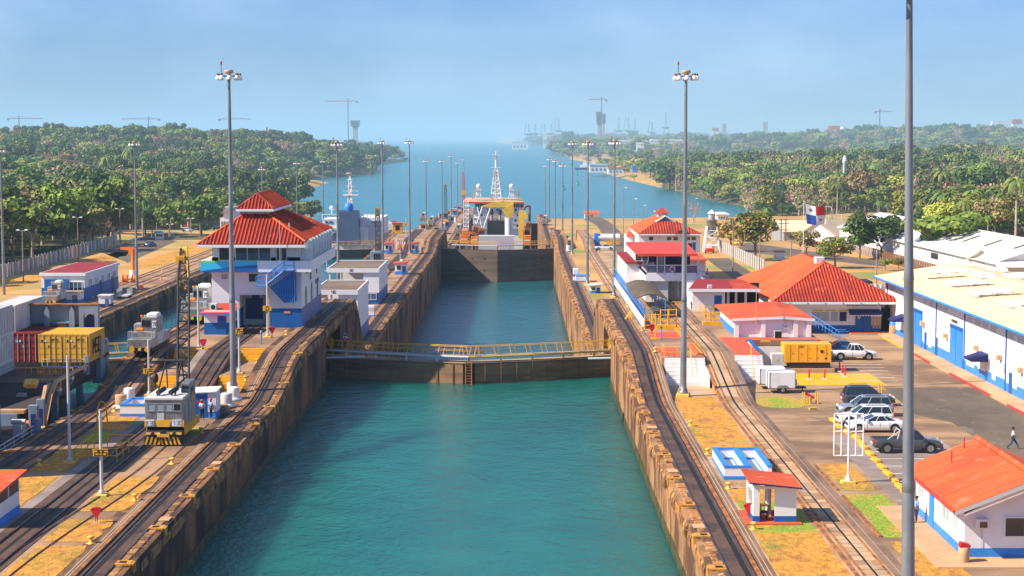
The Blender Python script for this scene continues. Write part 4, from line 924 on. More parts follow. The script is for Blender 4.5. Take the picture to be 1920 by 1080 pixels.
for a,c in (((ex0_,ey0,ze),(rx0,ry0,rz)),((ex1_,ey0,ze+.3),(rx1,ry0,rz)),((ex1_,ey1,ze),(rx1,ry1,rz)),((ex0_,ey1,ze),(rx0,ry1,rz))):q.cyl(a,c,.14,n=6)
q.W('ridge_cap','tiles',t)
MB().box(ex0_,ex1_,ey0-.05,ey0+.1,ze-.38,ze-.06).box(ex1_-.12,ex1_+.0,ey0+.1,ey1,ze-.6,ze+.2).box(ex0_,ex0_+.12,ey0,ey1,ze-.38,ze-.06).W('fascia','white',t)
MB().box(ex0_+.1,ex1_-.15,ey0+.12,ey1,ze-.42,ze-.38).W('soffit','white',t)
MB().box(ex1_+.0,ex1_+.14,ey0+.3,ey1,ze+.12,ze+.3).W('gutter','gutter',t)
MB().box(rx0+.2,rx1-.1,ry0+.1,ry1-.3,rz-.6,rz+.55).W('lantern_wall','white',t)
lx0_,lx1_=XA(443,199.4),XA(513,199.4);lze=ZA(391,199.4)
hip(t,lx0_,lx1_,199.4,214.8,lze,ZA(362,202),M['tile'],'y',2.2,ribs=.4,fh=.3)
MB().cyl((XA(542,198),198,ze+1.5),(XA(542,198),198,ze+2.3),.07,n=6).cyl((XA(524,194.3),194.3,40.2),(XA(524,194.3),194.3,45.6),.03,n=5).W('vent_pipe','lgrey',t)
# ================== small hut in front of the control house
p0=XA(380,190);t=thing('hut','small white and blue hut with red roof and a rooftop air conditioner','hut',(p0,190,33))
a,c=XA(379,190),XA(433,190);
for (xa,xb,z0_,z1_,m_) in ((a,c,33,34.35,'blue'),(a,c,34.35,35.65,'white')):MB().box(xa+(.02 if m_=='white' else 0),xb-(.02 if m_=='white' else 0),190,194.6,z0_,z1_).build('wall',M[m_],t,world=True)
MB().box(XA(405,190),XA(421,190),189.94,190.01,33.02,35.1).W('door','blue',t)
window(t,191.5,192.6,34.6,35.3,c-.01,ny=1,axis='y',mull=0)
za=ZA(587,189.4);MB().slab([(a-.5,189.4,za),(c+.35,189.4,za),(c-.1,195,za+.55),(a+.7,195,za+.55)],.1).W('roof','redroof',t)
MB().box(a-.5,c+.35,189.36,189.44,za-.16,za).W('fascia','lblue',t)
ac=MB().bbox(XA(390,191),XA(403,191),191,191.9,za+.12,za+.85,.04).W('air_conditioner','lgrey',t)
q=MB().lathe([(.26,0),(.26,.01)],(0,0,0),12);q.v=[(x_+XA(396.5,191)-t.location.x,190.985-t.location.y+z_,y_+za+.48-t.location.z) for x_,y_,z_ in q.v];q.build('fan',M['dark'],ac)
# ============================= pylon shelters "45" and "60"
for (xl,xr,yf,dpt,ztf,hgt,lab,txt) in ((599,670,258,19,0,0,'flat roofed white lower shelter marked 45 next to the control house','45'),(612,710,322,22,0,0,'flat roofed white upper shelter marked 60 on the centre wall','60')):
 if txt=='45':zf0,zf1,xs0,xs1=ZA(553,yf),ZA(544,yf),XA(585,yf),XA(670,yf)
 else :zf0,zf1,xs0,xs1=ZA(511,yf),ZA(503,yf),XA(612,yf),XA(710,yf)
 zg=prof(yf);t=thing('shelter',lab,'shelter',(xs0,yf,zg))
 MB().box(xs0,xs1,yf,yf+.2,zf0,zf1).box(xs0,xs0+.2,yf+.2,yf+dpt,zf0,zf1).box(xs1-.2,xs1,yf+.2,yf+dpt,zf0,zf1).box(xs0,xs1,yf+dpt-.2,yf+dpt,zf0,zf1).W('parapet','white',t)
 MB().box(xs0+.2,xs1-.2,yf+.2,yf+dpt-.2,zf0+.1,zf1-.12).W('roof','brownroof',t)
 MB().box(xs1-3.0,xs1-.05,yf+.3,yf+dpt-.3,zg+2.2,zf0).W('wall','white',t);MB().box(xs1-3.02,xs1-.03,yf+.28,yf+dpt-.28,zg,zg+2.2).W('blue_base','blue',t)
 window(t,xs1-2.6,xs1-.6,zg+.9,zg+2.0,yf+.28,gm='glassb',mull=1)
 for xx in (xs0+.3,xs0+2.6):MB().box(xx,xx+.3,yf+.5,yf+.8,zg,zf0).W('column','white',t)
 MB().box(xs0+.3,xs1-3,yf+dpt-1,yf+dpt-.6,zg,zf0).W('back_wall','whitew',t)
 MB().text(txt,((xs0+xs1)/2-.6,yf-.01,zf0+.22),(1,0,0),(0,0,1),.42,t=.02).W('number','text',t)
def kiosk(xl,xr,Y,z,h,lab,roofm='tiles',d=3.2,awn=True):
 t=thing('kiosk',lab,'kiosk',(XA(xl,Y),Y,z));a,c=XA(xl,Y),XA(xr,Y)
 MB().box(a,c,Y,Y+d,z+h*.28,z+h).W('wall','white',t);MB().box(a-.03,c+.03,Y-.03,Y+d+.03,z,z+h*.28).W('blue_base','lblue',t)
 MB().slab([(a-.4,Y-.7,z+h+.05),(c+.4,Y-.7,z+h+.35),(c+.4,Y+d+.4,z+h+.35),(a-.4,Y+d+.4,z+h+.05)],.18).build('roof',M[roofm],t,world=True)
 window(t,a+(c-a)*.15,a+(c-a)*.5,z+h*.42,z+h*.8,Y,mull=0)
 MB().box(a+(c-a)*.62,a+(c-a)*.92,Y-.05,Y,z,z+h*.72).W('door','blue',t)
 return t
kiosk(740,762,392,23.5,2.7,'small kiosk with pinkish red roof and dark window on the centre wall');kiosk(720,735,462,23.8,2.6,'left of two small red roofed kiosks before the far tracks');kiosk(770,784,462,23.8,2.6,'right of two small red roofed kiosks before the far tracks')
kiosk(1250-26,1240+10,470,23.5,2.4,'tiny white kiosk') if False else None
t=thing('barrier','red and white lattice barrier lying behind the two far kiosks','barrier',(XA(748,475),475,23.6))
for i in range(5):MB().box(-1.9+i*.9,-1.5+i*.9,0,.2,0,3.4-.5*abs(i-1)).bar((-1.9+i*.9,.1,0),(-1.0+i*.9,.1,2.4),.12).build('lattice_bar',M['red'] if i%2==0 else M['cwhite'],t)
# =============================== white hut with the workers
t=thing('hut','small white and blue box hut beside the rail crane, two workers in front','hut',G(362,784,30.5));
MB().box(0,2.0,0,2.1,0,2.25).Y('wall','lblue',t);MB().box(1.32,2.03,-.03,2.13,0.55,2.25).Y('white_panel','white',t);MB().slab([(-.15,-.2,2.3),(2.15,-.2,2.42),(2.15,2.4,2.5),(-.15,2.4,2.4)],.1).Y('roof','white',t)
MB().box(.1,1.25,-.02,0,.05,2.0).Y('door','blue',t);MB().box(.3,1.0,-.04,-.02,1.35,1.5).Y('sign','crimson',t)
t=thing('crate_stack','low stack of grey boards beside the two workers','boards',G(402,775,30.5))
for i in range(4):MB().box(0+i*.05,1.3-i*.1,0,1.2,i*.18,i*.18+.15).Y('board','timber',t)
t=thing('railing','yellow railing around the pit in the shadow of the container ship','railing',G(140,868,30.5))
for (a,c) in (((0,0),(3.2,0)),((0,0),(0,6)),((3.2,0),(3.2,6)),((0,6),(3.2,6))):
 n=3
 q=MB()
 for hh in (.55,1.1):q.bar((*a,hh),(*c,hh),.035)
 q.Y('rail','yellow',t)
 for i in range(n):u=i/n;MB().bar((a[0]+(c[0]-a[0])*u,a[1]+(c[1]-a[1])*u,0),(a[0]+(c[0]-a[0])*u,a[1]+(c[1]-a[1])*u,1.1),.035).Y('post','yellow',t)
t=thing('ladder_hoop','tall yellow and black ladder hoop on the grass behind the 285 marker','ladder',G(192,806,30.5))
q=MB();P=[(-.5,0,0),(-.35,0,1.9),(-.2,0,2.3),(0,0,2.4),(.2,0,2.3),(.35,0,1.9),(.5,0,0)];q.path(P,.06,6);q.Y('hoop','yellow',t)
t=thing('kiosk','red roofed white and blue kiosk cut by the left frame edge','kiosk',(-34,106,30.5));xr,ya=-32.5,105.4
MB().box(xr-3.4,xr,ya,110,30.5,31.1).W('blue_base','lblue',t);MB().box(xr-3.38,xr-.02,ya,109.98,31.1,32.0).W('wall','white',t)
MB().box(xr-3.34,xr-.06,ya+.1,109.94,32.0,32.95).W('window_band','glass',t)
for yy in (ya,107.6,109.85):MB().box(xr-.12,xr,yy,yy+.12,32.0,32.95).W('window_post','white',t)
MB().slab([(xr-4,ya-.6,32.95),(xr+.3,ya-.6,32.95),(xr+.4,110.5,33.3),(xr-4,110.5,33.3)],.12).W('roof','tiles',t)
# ================================================================ RAIL CRANE
cp=G(306,838,30.5);cx,cy=-28.1,134.6
t=thing('rail_crane','grey and yellow rail crane with black and yellow striped buffer and a tall lattice boom','crane',(cx,cy,30.5))
MB().bbox(-1.55,1.55,.0,7.6,.75,1.25,.08).Y('chassis','black',t)
MB().box(1.56,1.62,.6,7.4,.8,1.55).box(-1.62,-1.56,.6,7.4,.8,1.55).Y('side_beam','yellow',t)
for yy in (.9,2.3,5.2,6.6):
 for xx in (-.78,.78):MB().cyl((xx-.1,yy,.46),(xx+.1,yy,.46),.42,n=14).Y('wheel','wood',t)
bf=MB().box(-1.6,1.6,-.35,-.05,.12,.80).Y('buffer_beam','black',t)
for i in range(9):
 a=-1.58+i*.36;MB().prism([(a,.14),(a+.17,.14),(a+.38 if i<4 else a-.04,.78),(a+.21 if i<4 else a-.21,.78)],-.375,-.351,'y').build('yellow_stripe',M['yellow'],bf)
MB().box(-1.5,1.5,-.3,.35,.95,1.1).box(-.5,.5,-.5,-.1,.8,1.05).Y('front_step','bolly',t)
MB().cyl((-.9,-.2,1.05),(-.9,-.62,1.05),.14,n=10).cyl((.9,-.2,1.05),(.9,-.62,1.05),.14,n=10).box(-.25,.25,-.45,-.2,.9,1.35).Y('coupling','black',t)
MB().cyl((0,3.8,1.2),(0,3.8,1.6),1.1,n=20).Y('turntable','black',t)
hz0,hz1=1.55,3.85
MB().bbox(-1.62,1.62,.15,5.4,hz0,hz1,.06).Y('house_body','alu',t)
MB().bbox(-1.66,1.66,.05,5.5,hz1,hz1+.22,.06).Y('house_roof','lgrey',t)
for i,a in enumerate((-1.35,-.62,.12,.85)):
 o=MB().bbox(a,a+.56,.10,.15,2.95,3.5,.02).build('window',M['pglass'] if i in (0,1,2) else M['glass'],t)
 q=MB();q.box(a-.06,a+.62,.07,.13,3.5,3.57).box(a-.06,a+.62,.07,.13,2.88,2.95).box(a-.06,a,.07,.13,2.95,3.5).box(a+.56,a+.62,.07,.13,2.95,3.5).build('window_frame',M['grey'],o)
for a in (-.72,.05,.78):MB().box(a-.015,a+.015,.12,.15,1.9,3.8).Y('door_joint','grey',t)
MB().box(-.6,.0,.1,.14,2.15,2.75).Y('front_door_panel','lgrey',t)
for q_ in ((-1.62,-.85),(.65,1.45)):MB().box(*q_,.08,.14,1.63,2.17).Y('number_board','white',t)
MB().text('130',(-1.5,.075,1.72),(1,0,0),(0,0,1),.34,t=.015).text('130',(.75,.075,1.76),(1,0,0),(0,0,1),.34,t=.015).Y('number','grey',t)
MB().prism([(-.72,2.15),(.6,2.15),(.45,1.58),(-.6,1.58)],.06,.14,'y').box(-1.66,-1.5,.06,.15,1.58,2.1).box(1.5,1.66,.06,.15,1.58,2.1).Y('yellow_bib','yellow',t)
for (a,c) in ((1.0,1.9),(2.4,3.3),(3.8,4.7)):MB().box(1.62,1.66,a,c,1.9,3.3).Y('side_louvre','grey',t)
cab=MB().bbox(.95,1.72,2.6,5.2,1.6,4.95,.08).Y('operator_cab','alu',t);MB().box(1.0,1.65,2.56,2.6,4.1,4.7).box(1.72,1.75,3.0,4.2,3.2,4.5).build('cab_window',M['glass'],cab)
for a in (-.6,.45):MB().cyl((a-.05,.9,4.35),(a+.3,2.0,4.55),.2,n=12).cyl((a,1.2,4.05),(a,1.2,4.35),.08,n=8).Y('exhaust_muffler','black',t)
q=MB()
for a in (-.75,.75):q.bar((a,1.0,hz1+.2),(a*.9,4.6,6.6),.07);q.bar((a,5.4,hz1+.2),(a*.9,4.6,6.6),.06)
q.bar((-.95,4.6,6.6),(.95,4.6,6.6),.12);q.Y('gantry_frame','black',t)
tipx,tipY=XA(345,158),158.0;tip=Vector((tipx-cx,tipY-cy,ZA(453,158)-30.5));base=Vector((.45,6.0,2.2))
def lattice(t,base,tip,w0,w1,wt,n,m,mm='black',r=.07,r2=.035,name='boom',up=Vector((0,0,1))):
 ax=(tip-base).normalized();sd=ax.cross(up).normalized();nn=sd.cross(ax).normalized()
 def cor(u):
  w_=(w0+(w1-w0)*min(1,u/.12)) if u<.12 else (w1 if u<.8 else w1+(wt-w1)*(u-.8)/.2)
  c=base+(tip-base)*u;return [c+sd*w_*a+nn*w_*b_ for a,b_ in ((-1,-1),(1,-1),(1,1),(-1,1))]
 st=[cor(i/n) for i in range(n+1)];q=MB()
 for k in range(4):q.path([tuple(s_[k]) for s_ in st],r,5)
 o=q.build(name+'_chord',m,t)
 for i in range(n):
  q=MB()
  for k in range(4):
   j=(k+1)%4;q.bar(tuple(st[i][k]),tuple(st[i+1][j]) if i%2==0 else tuple(st[i+1][k]),r2) if False else q.bar(tuple(st[i][k] if i%2 else st[i][j]),tuple(st[i+1][j] if i%2 else st[i+1][k]),r2)
   q.bar(tuple(st[i][k]),tuple(st[i][j]),r2)
  q.build(name+'_lacing',m,t)
 return st
lattice(t,base,tip,.32,.5,.28,18,M['black'],r=.11,r2=.05)
ax=(tip-base).normalized();c=tip-ax*4.8
MB().path([tuple(c+Vector((.5,0,.5))),tuple(tip+Vector((.28,0,.3)))],.13,6).path([tuple(c+Vector((-.5,0,.5))),tuple(tip+Vector((-.28,0,.3)))],.13,6).path([tuple(c+Vector((.5,0,-.5))),tuple(tip+Vector((.28,0,-.3)))],.13,6).path([tuple(c+Vector((-.5,0,-.5))),tuple(tip+Vector((-.28,0,-.3)))],.13,6).cyl(tuple(tip+Vector((-.35,0,0))),tuple(tip+Vector((.35,0,0))),.36,n=14).box(tip.x-.42,tip.x+.42,tip.y-1.9,tip.y-1.0,tip.z-1.1,tip.z-.4).Y('boom_head','yellow',t)
q=MB()
for a in (-.2,0,.2):q.bar(tuple(tip+Vector((a,0,.3))),(a*3,4.6,6.6),.02)
q.bar(tuple(tip+Vector((-.3,0,-.3))),tuple(tip+Vector((-1.7,-6,-11.6))),.02);q.bar(tuple(tip+Vector((.2,0,-.3))),tuple(tip+Vector((.3,-.4,-3.5))),.02)
q.Y('hoist_rope','black',t)
t.scale=(.95,.95,.95)
hk=tip+Vector((-1.7,-6,-11.6));MB().sphere(tuple(hk),.32,10,sz=1.5).cyl(tuple(hk+Vector((0,0,-.4))),tuple(hk+Vector((0,0,-.9))),.07,n=6).Y('hook_block','black',t)
h2=tip+Vector((.3,-.4,-3.6));MB().sphere(tuple(h2),.25,8).Y('hook_ball','orange',t)
# =============================== LOCOMOTIVES (towing mules)
def make_loco(label):
 t=thing('towing_locomotive',label,'locomotive',(0,0,0),0,'silver towing locomotives on the lock walls')
 MB().bbox(-1.35,1.35,.3,9.7,.5,.95,.06).Y('frame','black',t)
 for yy in (1.4,3.0,7.0,8.6):
  for xx in (-.8,.8):MB().cyl((xx-.08,yy,.42),(xx+.08,yy,.42),.38,n=12).Y('wheel','wood',t)
 for s_ in (0,1):
  y0_=.2 if s_==0 else 6.9
  MB().bbox(-1.4,1.4,y0_,y0_+2.9,.95,1.95,.12).Y('machinery_hood','alu',t)
 MB().bbox(-1.4,1.4,3.1,6.9,.95,2.3,.06).Y('winch_housing','lgrey',t)
 MB().bbox(-1.3,1.3,2.0,3.1,1.95,2.5,.06).Y('front_hood','alu',t)
 c=MB().bbox(-.5,1.35,3.2,6.2,2.3,4.1,.08).Y('cab','alu',t);MB().box(-.42,.55,3.16,3.2,3.0,3.75).box(-.54,-.5,3.5,5.6,3.0,3.75).build('cab_window',M['glass'],c)
 MB().box(.75,1.22,3.15,3.2,2.9,3.7).build('number_board',M['white'],c);MB().text('70',(.8,3.15,3.1),(1,0,0),(0,0,1),.4,t=.015).build('number',M['text'],c)
 MB().bbox(-1.35,-.5,3.4,5.0,2.3,3.3,.05).Y('side_cabinet','grey',t)
 MB().bbox(.1,1.3,3.4,5.4,4.1,4.5,.1).Y('roof_unit','white',t)
 for i,m_ in enumerate(('amber','crimson','green')):MB().lathe([(.13,0),(.13,.12),(.05,.24)],(-.38+i*.2-.1,3.5,4.1),8).build('signal_lamp',M[m_],t)
 MB().cyl((-.75,2.2,2.75),(-.05,2.2,2.75),.25,n=12).Y('fire_bottle','orange',t)
 for a in (-.85,.85):MB().cyl((a,.2,.78),(a,-.15,.78),.3,n=12).Y('buffer','yellow',t)
 MB().box(-.15,.15,-.12,.2,.65,.9).Y('coupler','bolly',t)
 q=MB()
 for a in (-1.3,1.3):
  for yy in (.3,1.2,2.0):q.bar((a,yy,1.95),(a,yy,2.75),.025)
  q.bar((a,.3,2.75),(a,2.0,2.75),.025)
 q.bar((-1.3,.3,2.75),(1.3,.3,2.75),.025);q.Y('hood_railing','lgrey',t)
 return t
lo=make_loco('silver towing locomotive with orange cylinder facing the camera beside the container ship')
lo.location=(-38.25,172,prof(174)+.05);lk=list(lo.children);lo.scale=(.92,.92,.9)
for (p,rz,lab,s_) in (((-38.1,199.5,33.05),0,'silver towing locomotive behind the crane boom, next to the small hut',1),((XA(97,321),318,23.55),0,'silver towing locomotive before the blue and white workshop',1),((-23.7,690,15.55),0,'silver towing locomotive at the edge of the far centre wall beside the ship',1),((-27.3-3.2,700,15.55),0,'silver towing locomotive on the inner track of the far centre wall',1),((XA(792,800),800,15.5),0,'farther silver towing locomotive behind the thin masts',1),((12.7,770,15.5),0,'silver towing locomotive on the far right wall beside the ship',1),((-38.2,760,15.5),0,'distant silver towing locomotive left of the thin masts',1)):
 copy_thing(lo,p,rz,lab,scale=s_,kids=lk)
# ======================= small lattice crane and far cranes
def small_crane(label,x,Y,z,h,wide,col='black',baseh=3.0):
 t=thing('lattice_crane',label,'crane',(x,Y,z))
 MB().bbox(-1.6,1.6,-1.5,2.5,.3,1.2,.1).Y('carriage','yellow',t)
 for xx in (-1.2,1.2):MB().cyl((xx,-1.2,.45),(xx,-.9,.45),.4,n=10).Y('wheel','black',t)
 MB().bbox(-1.5,1.2,-.8,2.8,1.2,baseh+1.6,.1).Y('cab','shipgrey',t);MB().box(-.7,.9,-.84,-.8,2.4,4.1).Y('cab_window','glass',t)
 lattice(t,Vector((.4,-.9,1.6)),Vector((-.1,3.5,h)),.6,.55,.3,12,M[col],r=.09,r2=.06)
 MB().box(-.55,.4,3.0,3.8,h-2.2,h).Y('boom_head','yellow',t)
 return t
small_crane('black lattice crane with yellow head on the centre wall left of a mast',XA(706,405),405,23.5,24*.62,1)
small_crane('small distant lattice crane with yellow head on the far centre wall',XA(835,800),800,15.5,18,1)
t=thing('lattice_tower','red and white lattice tower at the far end of the centre wall','tower',(XA(869,1060),1060,11.5));lattice(t,Vector((0,0,0)),Vector((0,0,22)),1.0,.8,.3,10,M['red'],r=.15,r2=.1,up=Vector((0,1,0)),name='tower')
MB().box(-1.4,1.4,-1,1,8,11).Y('cabin','yellow',t)
rc=random.Random(5)
CL=[('yellow machine box','yellow'),('rusty orange crate','orange'),('white control cabinet','white'),('timber stack','timber'),('blue and white kiosk box','lblue')]
spots=[(745,520),(760,560),(778,600),(812,610),(790,640),(806,655),(770,680),(752,700),(818,720),(838,760),(800,780),(770,720),(848,800),(830,840),(852,880),(842,930),(862,960),(850,1000),(868,1010),(860,1050)]
LOC=['left of the two kiosks','beyond the red lattice barrier','behind the right kiosk','before the two locomotives','left of the two locomotives','beside the nearest thin mast','at the left edge of the wall','at the water edge','right behind the nearer locomotive','by the second thin mast','between thin masts and left edge','beside the left track locomotive','by the small lattice crane','at the foot of the small lattice crane','beyond the small lattice crane','left of the last three masts','between the last three masts','beside the low mast','before the red lattice tower','under the red lattice tower']
for i,(x,Y) in enumerate(spots):
 nm,m_=CL[i%5];z=prof(Y);t=thing('equipment_box',f'{nm} on the far wall {LOC[i]}','equipment',(max(-39,min(-23.6,XA(x,Y))),Y,z),rc.uniform(-.3,.3))
 w_,h_=rc.uniform(2,3.6),rc.uniform(1.6,3.2);MB().bbox(-w_/2,w_/2,0,2.5,0,h_,.1).build('body',M[m_],t);MB().slab([(-w_/2-.2,-.3,h_+.2),(w_/2+.2,-.3,h_+.2),(w_/2+.2,2.8,h_+.3),(-w_/2-.2,2.8,h_+.3)],.15).build('lid',M[('tiles','wood','lgrey','timber','tiles')[i%5]],t)
 MB().box(-w_*.2,w_*.2,-.04,0,h_*.3,h_*.8).Y('hatch','dark',t)
for (x,Y,lab) in ((742,408,'white and pale blue cabinet right of the flat shelters'),(698,300,'grey white cabinet between the shelters')):
 t=thing('cabinet',lab,'cabinet',(XA(x,Y)-.5,Y-60 if x==742 else Y,23.5));MB().bbox(-.7,.7,0,1.2,.25,1.9,.04).Y('body','white',t);MB().box(-.72,.72,-.02,1.22,0,.25).Y('plinth','lblue',t);MB().box(-.5,.5,-.03,0,1.0,1.6).Y('door','lgrey',t)
person('dark clothed worker standing on the far centre wall by the right kiosk',(XA(791,465),465,23.6),1.0,'stand','cnavy','cnavy',None)
# ========================== CONTAINER SHIP in the left lane
t=thing('container_ship','dark hulled container ship with grey blue deck fittings moored in the left lane','ship',(-57,140,W1))
hx=-40.95;yE=170.0
st=[]
def hsec(y):
 u=smooth(134,170,y);zd=29.5+3.7*smooth(146,150.5,y);bm=32.2/2;wl=bm-15*u**1.0
 c=-57.3
 return [(c-bm,zd),(c-bm,zd-1.5),(c-bm*.98+6*u,zd-3.0+1.0*u),(c-wl,W1+.2),(c-wl*.9,W1-5),(c+wl*.9,W1-5),(c+wl,W1+.2),(c+bm*.98-6*u,zd-3.0+1.0*u),(c+bm,zd-1.5),(c+bm,zd)]
ys=[20,60,90,110,120,128,134,140,145,147,149,151,154,158,164,170]
v,f=[],[]
for y in ys:v+=[(a,y,z) for a,z in hsec(y)]
n=10
for i in range(len(ys)-1):
 for k in range(n):f.append((i*n+k,i*n+(k+1)%n,(i+1)*n+(k+1)%n,(i+1)*n+k))
f+=[tuple(range(n)),tuple(range(len(ys)*n-1,(len(ys)-1)*n-1,-1))]
MB().add(v,f).W('hull','hull',t)
q=MB()
for a,c in zip(ys,ys[1:]):
 for xx in (hx-.35,):q.add([(xx,a,hsec(a)[0][1]+.02),(xx+.4,a,hsec(a)[0][1]+.02),(xx+.4,c,hsec(c)[0][1]+.02),(xx,c,hsec(c)[0][1]+.02),(xx,a,hsec(a)[0][1]+.2),(xx+.4,a,hsec(a)[0][1]+.2),(xx+.4,c,hsec(c)[0][1]+.2),(xx,c,hsec(c)[0][1]+.2)],[(0,3,2,1),(4,5,6,7),(0,1,5,4),(1,2,6,5),(2,3,7,6),(3,0,4,7)])
q.W('gunwale','sidewalk',t)
MB().box(-73,hx-.4,20,170,29.2,29.4).W('deck','shipgrey',t)
MB().box(-47.3,XA(40,150),147,158,29.4,31.0).W('hatch_coaming','shipgrey',t)
MB().box(-47.3,XA(52,150),147.2,150,31.0,31.3).W('hatch_cover','sidewalk',t);MB().box(-47.3,XA(44,156),152,158,31.0,31.9).W('hatch_cover','lgrey',t)
for (yy,zt,pxs) in ((151.5,32.6,(70,92)),(156.0,33.0,(60,84,116)),(161.0,33.15,(92,108,140))):
 for px in pxs:
  xx=XA(px,yy);MB().prism([(xx-.28,29.4),(xx+.28,29.4),(xx+.28,zt-.9),(xx+.62,zt-.25),(xx-.62,zt-.25),(xx-.28,zt-.9)],yy,yy+.6,'y').W('pedestal','shipgrey',t)
 xa_,xb_=XA(pxs[0]-22,yy),XA(pxs[-1]+12,yy);MB().box(xa_,xb_,yy-.1,yy+.7,zt-.25,zt).W('cross_beam','lgrey',t)
 q=MB().cyl((xa_,yy,zt+.12),(xb_,yy,zt+.12),.09,n=6)
 for k in range(9):q.bar((xa_+(xb_-xa_)*k/8,yy+.3,zt),(xa_+(xb_-xa_)*k/8,yy+.3,zt+.8),.03)
 q.bar((xa_,yy+.3,zt+.8),(xb_,yy+.3,zt+.8),.03);q.build('catwalk_railing',M['bolly'] if yy<157 else M['lgrey'],t,world=True)
 for k in (.3,.62):MB().cyl((xa_+(xb_-xa_)*k,yy+.3,zt+.05),(xa_+(xb_-xa_)*k,yy+.3,zt+.5),.16,n=8).W('vent_head','yellow',t)
for (px,yy,w_,h_) in ((52,145,.8,2.7),(66,146.5,.7,3.0)):
 xx=XA(px,yy);MB().bbox(xx-w_/2,xx+w_/2,yy,yy+.5,29.4,29.4+h_,.05).W('web_frame','shipgrey',t);MB().box(xx-w_*.25,xx+w_*.25,yy-.02,yy,29.9,29.4+h_*.72).W('doorway','navy',t)
MB().box(-44.9,-44.7,122,146,29.4,32.4).W('side_bulkhead','shipgrey',t)
for y_ in (129,133,137,141,144.5):
 MB().box(-44.7,-44.55,y_,y_+1.0,29.6,31.7).W('side_door','navy',t);MB().box(-44.7,-43.9,y_-1,y_-.8,29.4,32.4).W('frame_rib','shipgrey',t)
for k in range(7):MB().box(-44.5,-43.7,139+k*.45,139.4+k*.45,29.4+k*.4,29.5+k*.4).W('ladder_step','white',t)
for k,(px,yy,h_,m_) in enumerate(((30,149,1.1,'galv'),(45,150,.8,'bolly'),(58,149,1.3,'shipgrey'),(76,152,1.0,'galv'),(38,145,.9,'orange'),(22,144,1.2,'lgrey'),(88,158,1.0,'shipgrey'),(102,158,.8,'bolly'))):
 xx=XA(px,yy);MB().bbox(xx-.45,xx+.45,yy,yy+1.1,29.4 if k!=1 else 31.3,29.4+h_+(2 if k in (0,1) else 0),.08).cyl((xx-.6,yy+.3,29.6+h_),(xx+.6,yy+.3,29.6+h_),.22,n=10).build('deck_winch',M[m_],t,world=True)
for k in range(3):MB().cyl((-47,150+k*3.2,32.0+k*.15),(-41.6,150+k*3.2,32.0+k*.15),.13,n=8).W('deck_pipe','lgrey',t)
MB().cyl((XA(60,141),141,29.4),(XA(60,141),141,31.6),.3,n=10).W('ventilator','shipgrey',t);MB().box(XA(74,143),XA(77,143),143,143.2,29.5,31.6).W('orange_lifebuoy_stand','orange',t)
for k in range(3):MB().cyl((XA(44+7*k,150),149.5,33.1),(XA(44+7*k,150),150,33.5),.3,n=10).W('winch_drum','bolly',t)
q=MB()
for hh in (.4,.75,1.1):q.bar((hx-.25,100,29.4+hh),(hx-.25,146,29.4+hh),.035)
for k in range(19):q.bar((hx-.25,100+k*2.55,29.4),(hx-.25,100+k*2.55,30.5),.035)
q.W('side_railing','white',t)
MB().prism([(146.0,29.6),(147.2,29.6),(151.2,33.2),(149.2,33.2)],hx-.75,hx-.45,'x').W('bulwark_end','sidewalk',t)
Yb=169.0;zb0,zb1=32.0,ZA(571.5,Yb);xb0,xb1=-60,XA(181.5,Yb)
MB().box(xb0,xb1-1.9,Yb,Yb+.15,zb0,zb1).W('breakwater_plate','shipgrey',t)
for xx in (-53.2,-50.4,XA(85.5,Yb),XA(132.5,Yb)):MB().prism([(xx-.32,zb0),(xx+.32,zb0),(xx+.25,zb1-.6),(xx,zb1-.1),(xx-.25,zb1-.6)],Yb-.6,Yb-.003,'y').build('breakwater_rib',M['lgrey'] if False else M['shipgrey'],t,world=True)
for zz in (zb0+2.0,zb0+3.3,zb0+4.6):MB().box(xb0,xb1-1.9,Yb-.4,Yb-.004,zz,zz+.12).W('breakwater_stringer','shipgrey',t)
xa=xb1-1.9;q=MB();q.box(xa,xa+.45,Yb-.5,Yb+.2,zb0,zb1).box(xb1-.35,xb1,Yb-.5,Yb+.2,zb0,zb1).box(xa+.45,xb1-.35,Yb-.5,Yb+.2,zb1-.9,zb1);q.W('arch_frame','shipgrey',t)
MB().prism([(xa+.45,zb0),(xb1-.35,zb0),(xb1-.35,zb1-1.5),(xb1-.6,zb1-1.05),((xa+xb1)/2+.05,zb1-.92),(xa+.7,zb1-1.05),(xa+.45,zb1-1.5)],Yb-.1,Yb-.05,'y').W('arch_opening','navy',t)
MB().box(xb0,xb1,Yb-.55,Yb+.2,zb1,zb1+.12).W('breakwater_cap','railrust',t)
MB().cyl((XA(111.5,Yb),Yb-.1,zb1-2.0),(XA(111.5,Yb),Yb+.3,zb1-2.0),.38,n=16).W('porthole','sidewalk',t)
MB().cyl((XA(156,168),167.5,32),(XA(156,168),167.5,34.4),.55,n=12).box(XA(150,168),XA(160,168),167,168,34.4,35.0).W('fairlead','lgrey',t)
for (xp,yy) in ((186,168),(190,170),(196,172)):MB().bbox(XA(xp,yy)-.5,XA(xp,yy)+.4,yy-2,yy-1.2,31,ZA(632,yy),.08).W('deck_winch','shipgrey',t)
q=MB()
for k in range(4):q.bar((hx-.2,168+k*.6,32.6),(hx-.2,168+k*.6,34.2),.04)
q.bar((hx-.2,168,34.2),(hx-.2,170,34.2),.04);q.W('bulwark_rail','lgrey',t)
person('crewman in dark overalls on the corner of the container ship',(-42.3,164,33.0),.5,'arms','cnavy','cnavy','white')
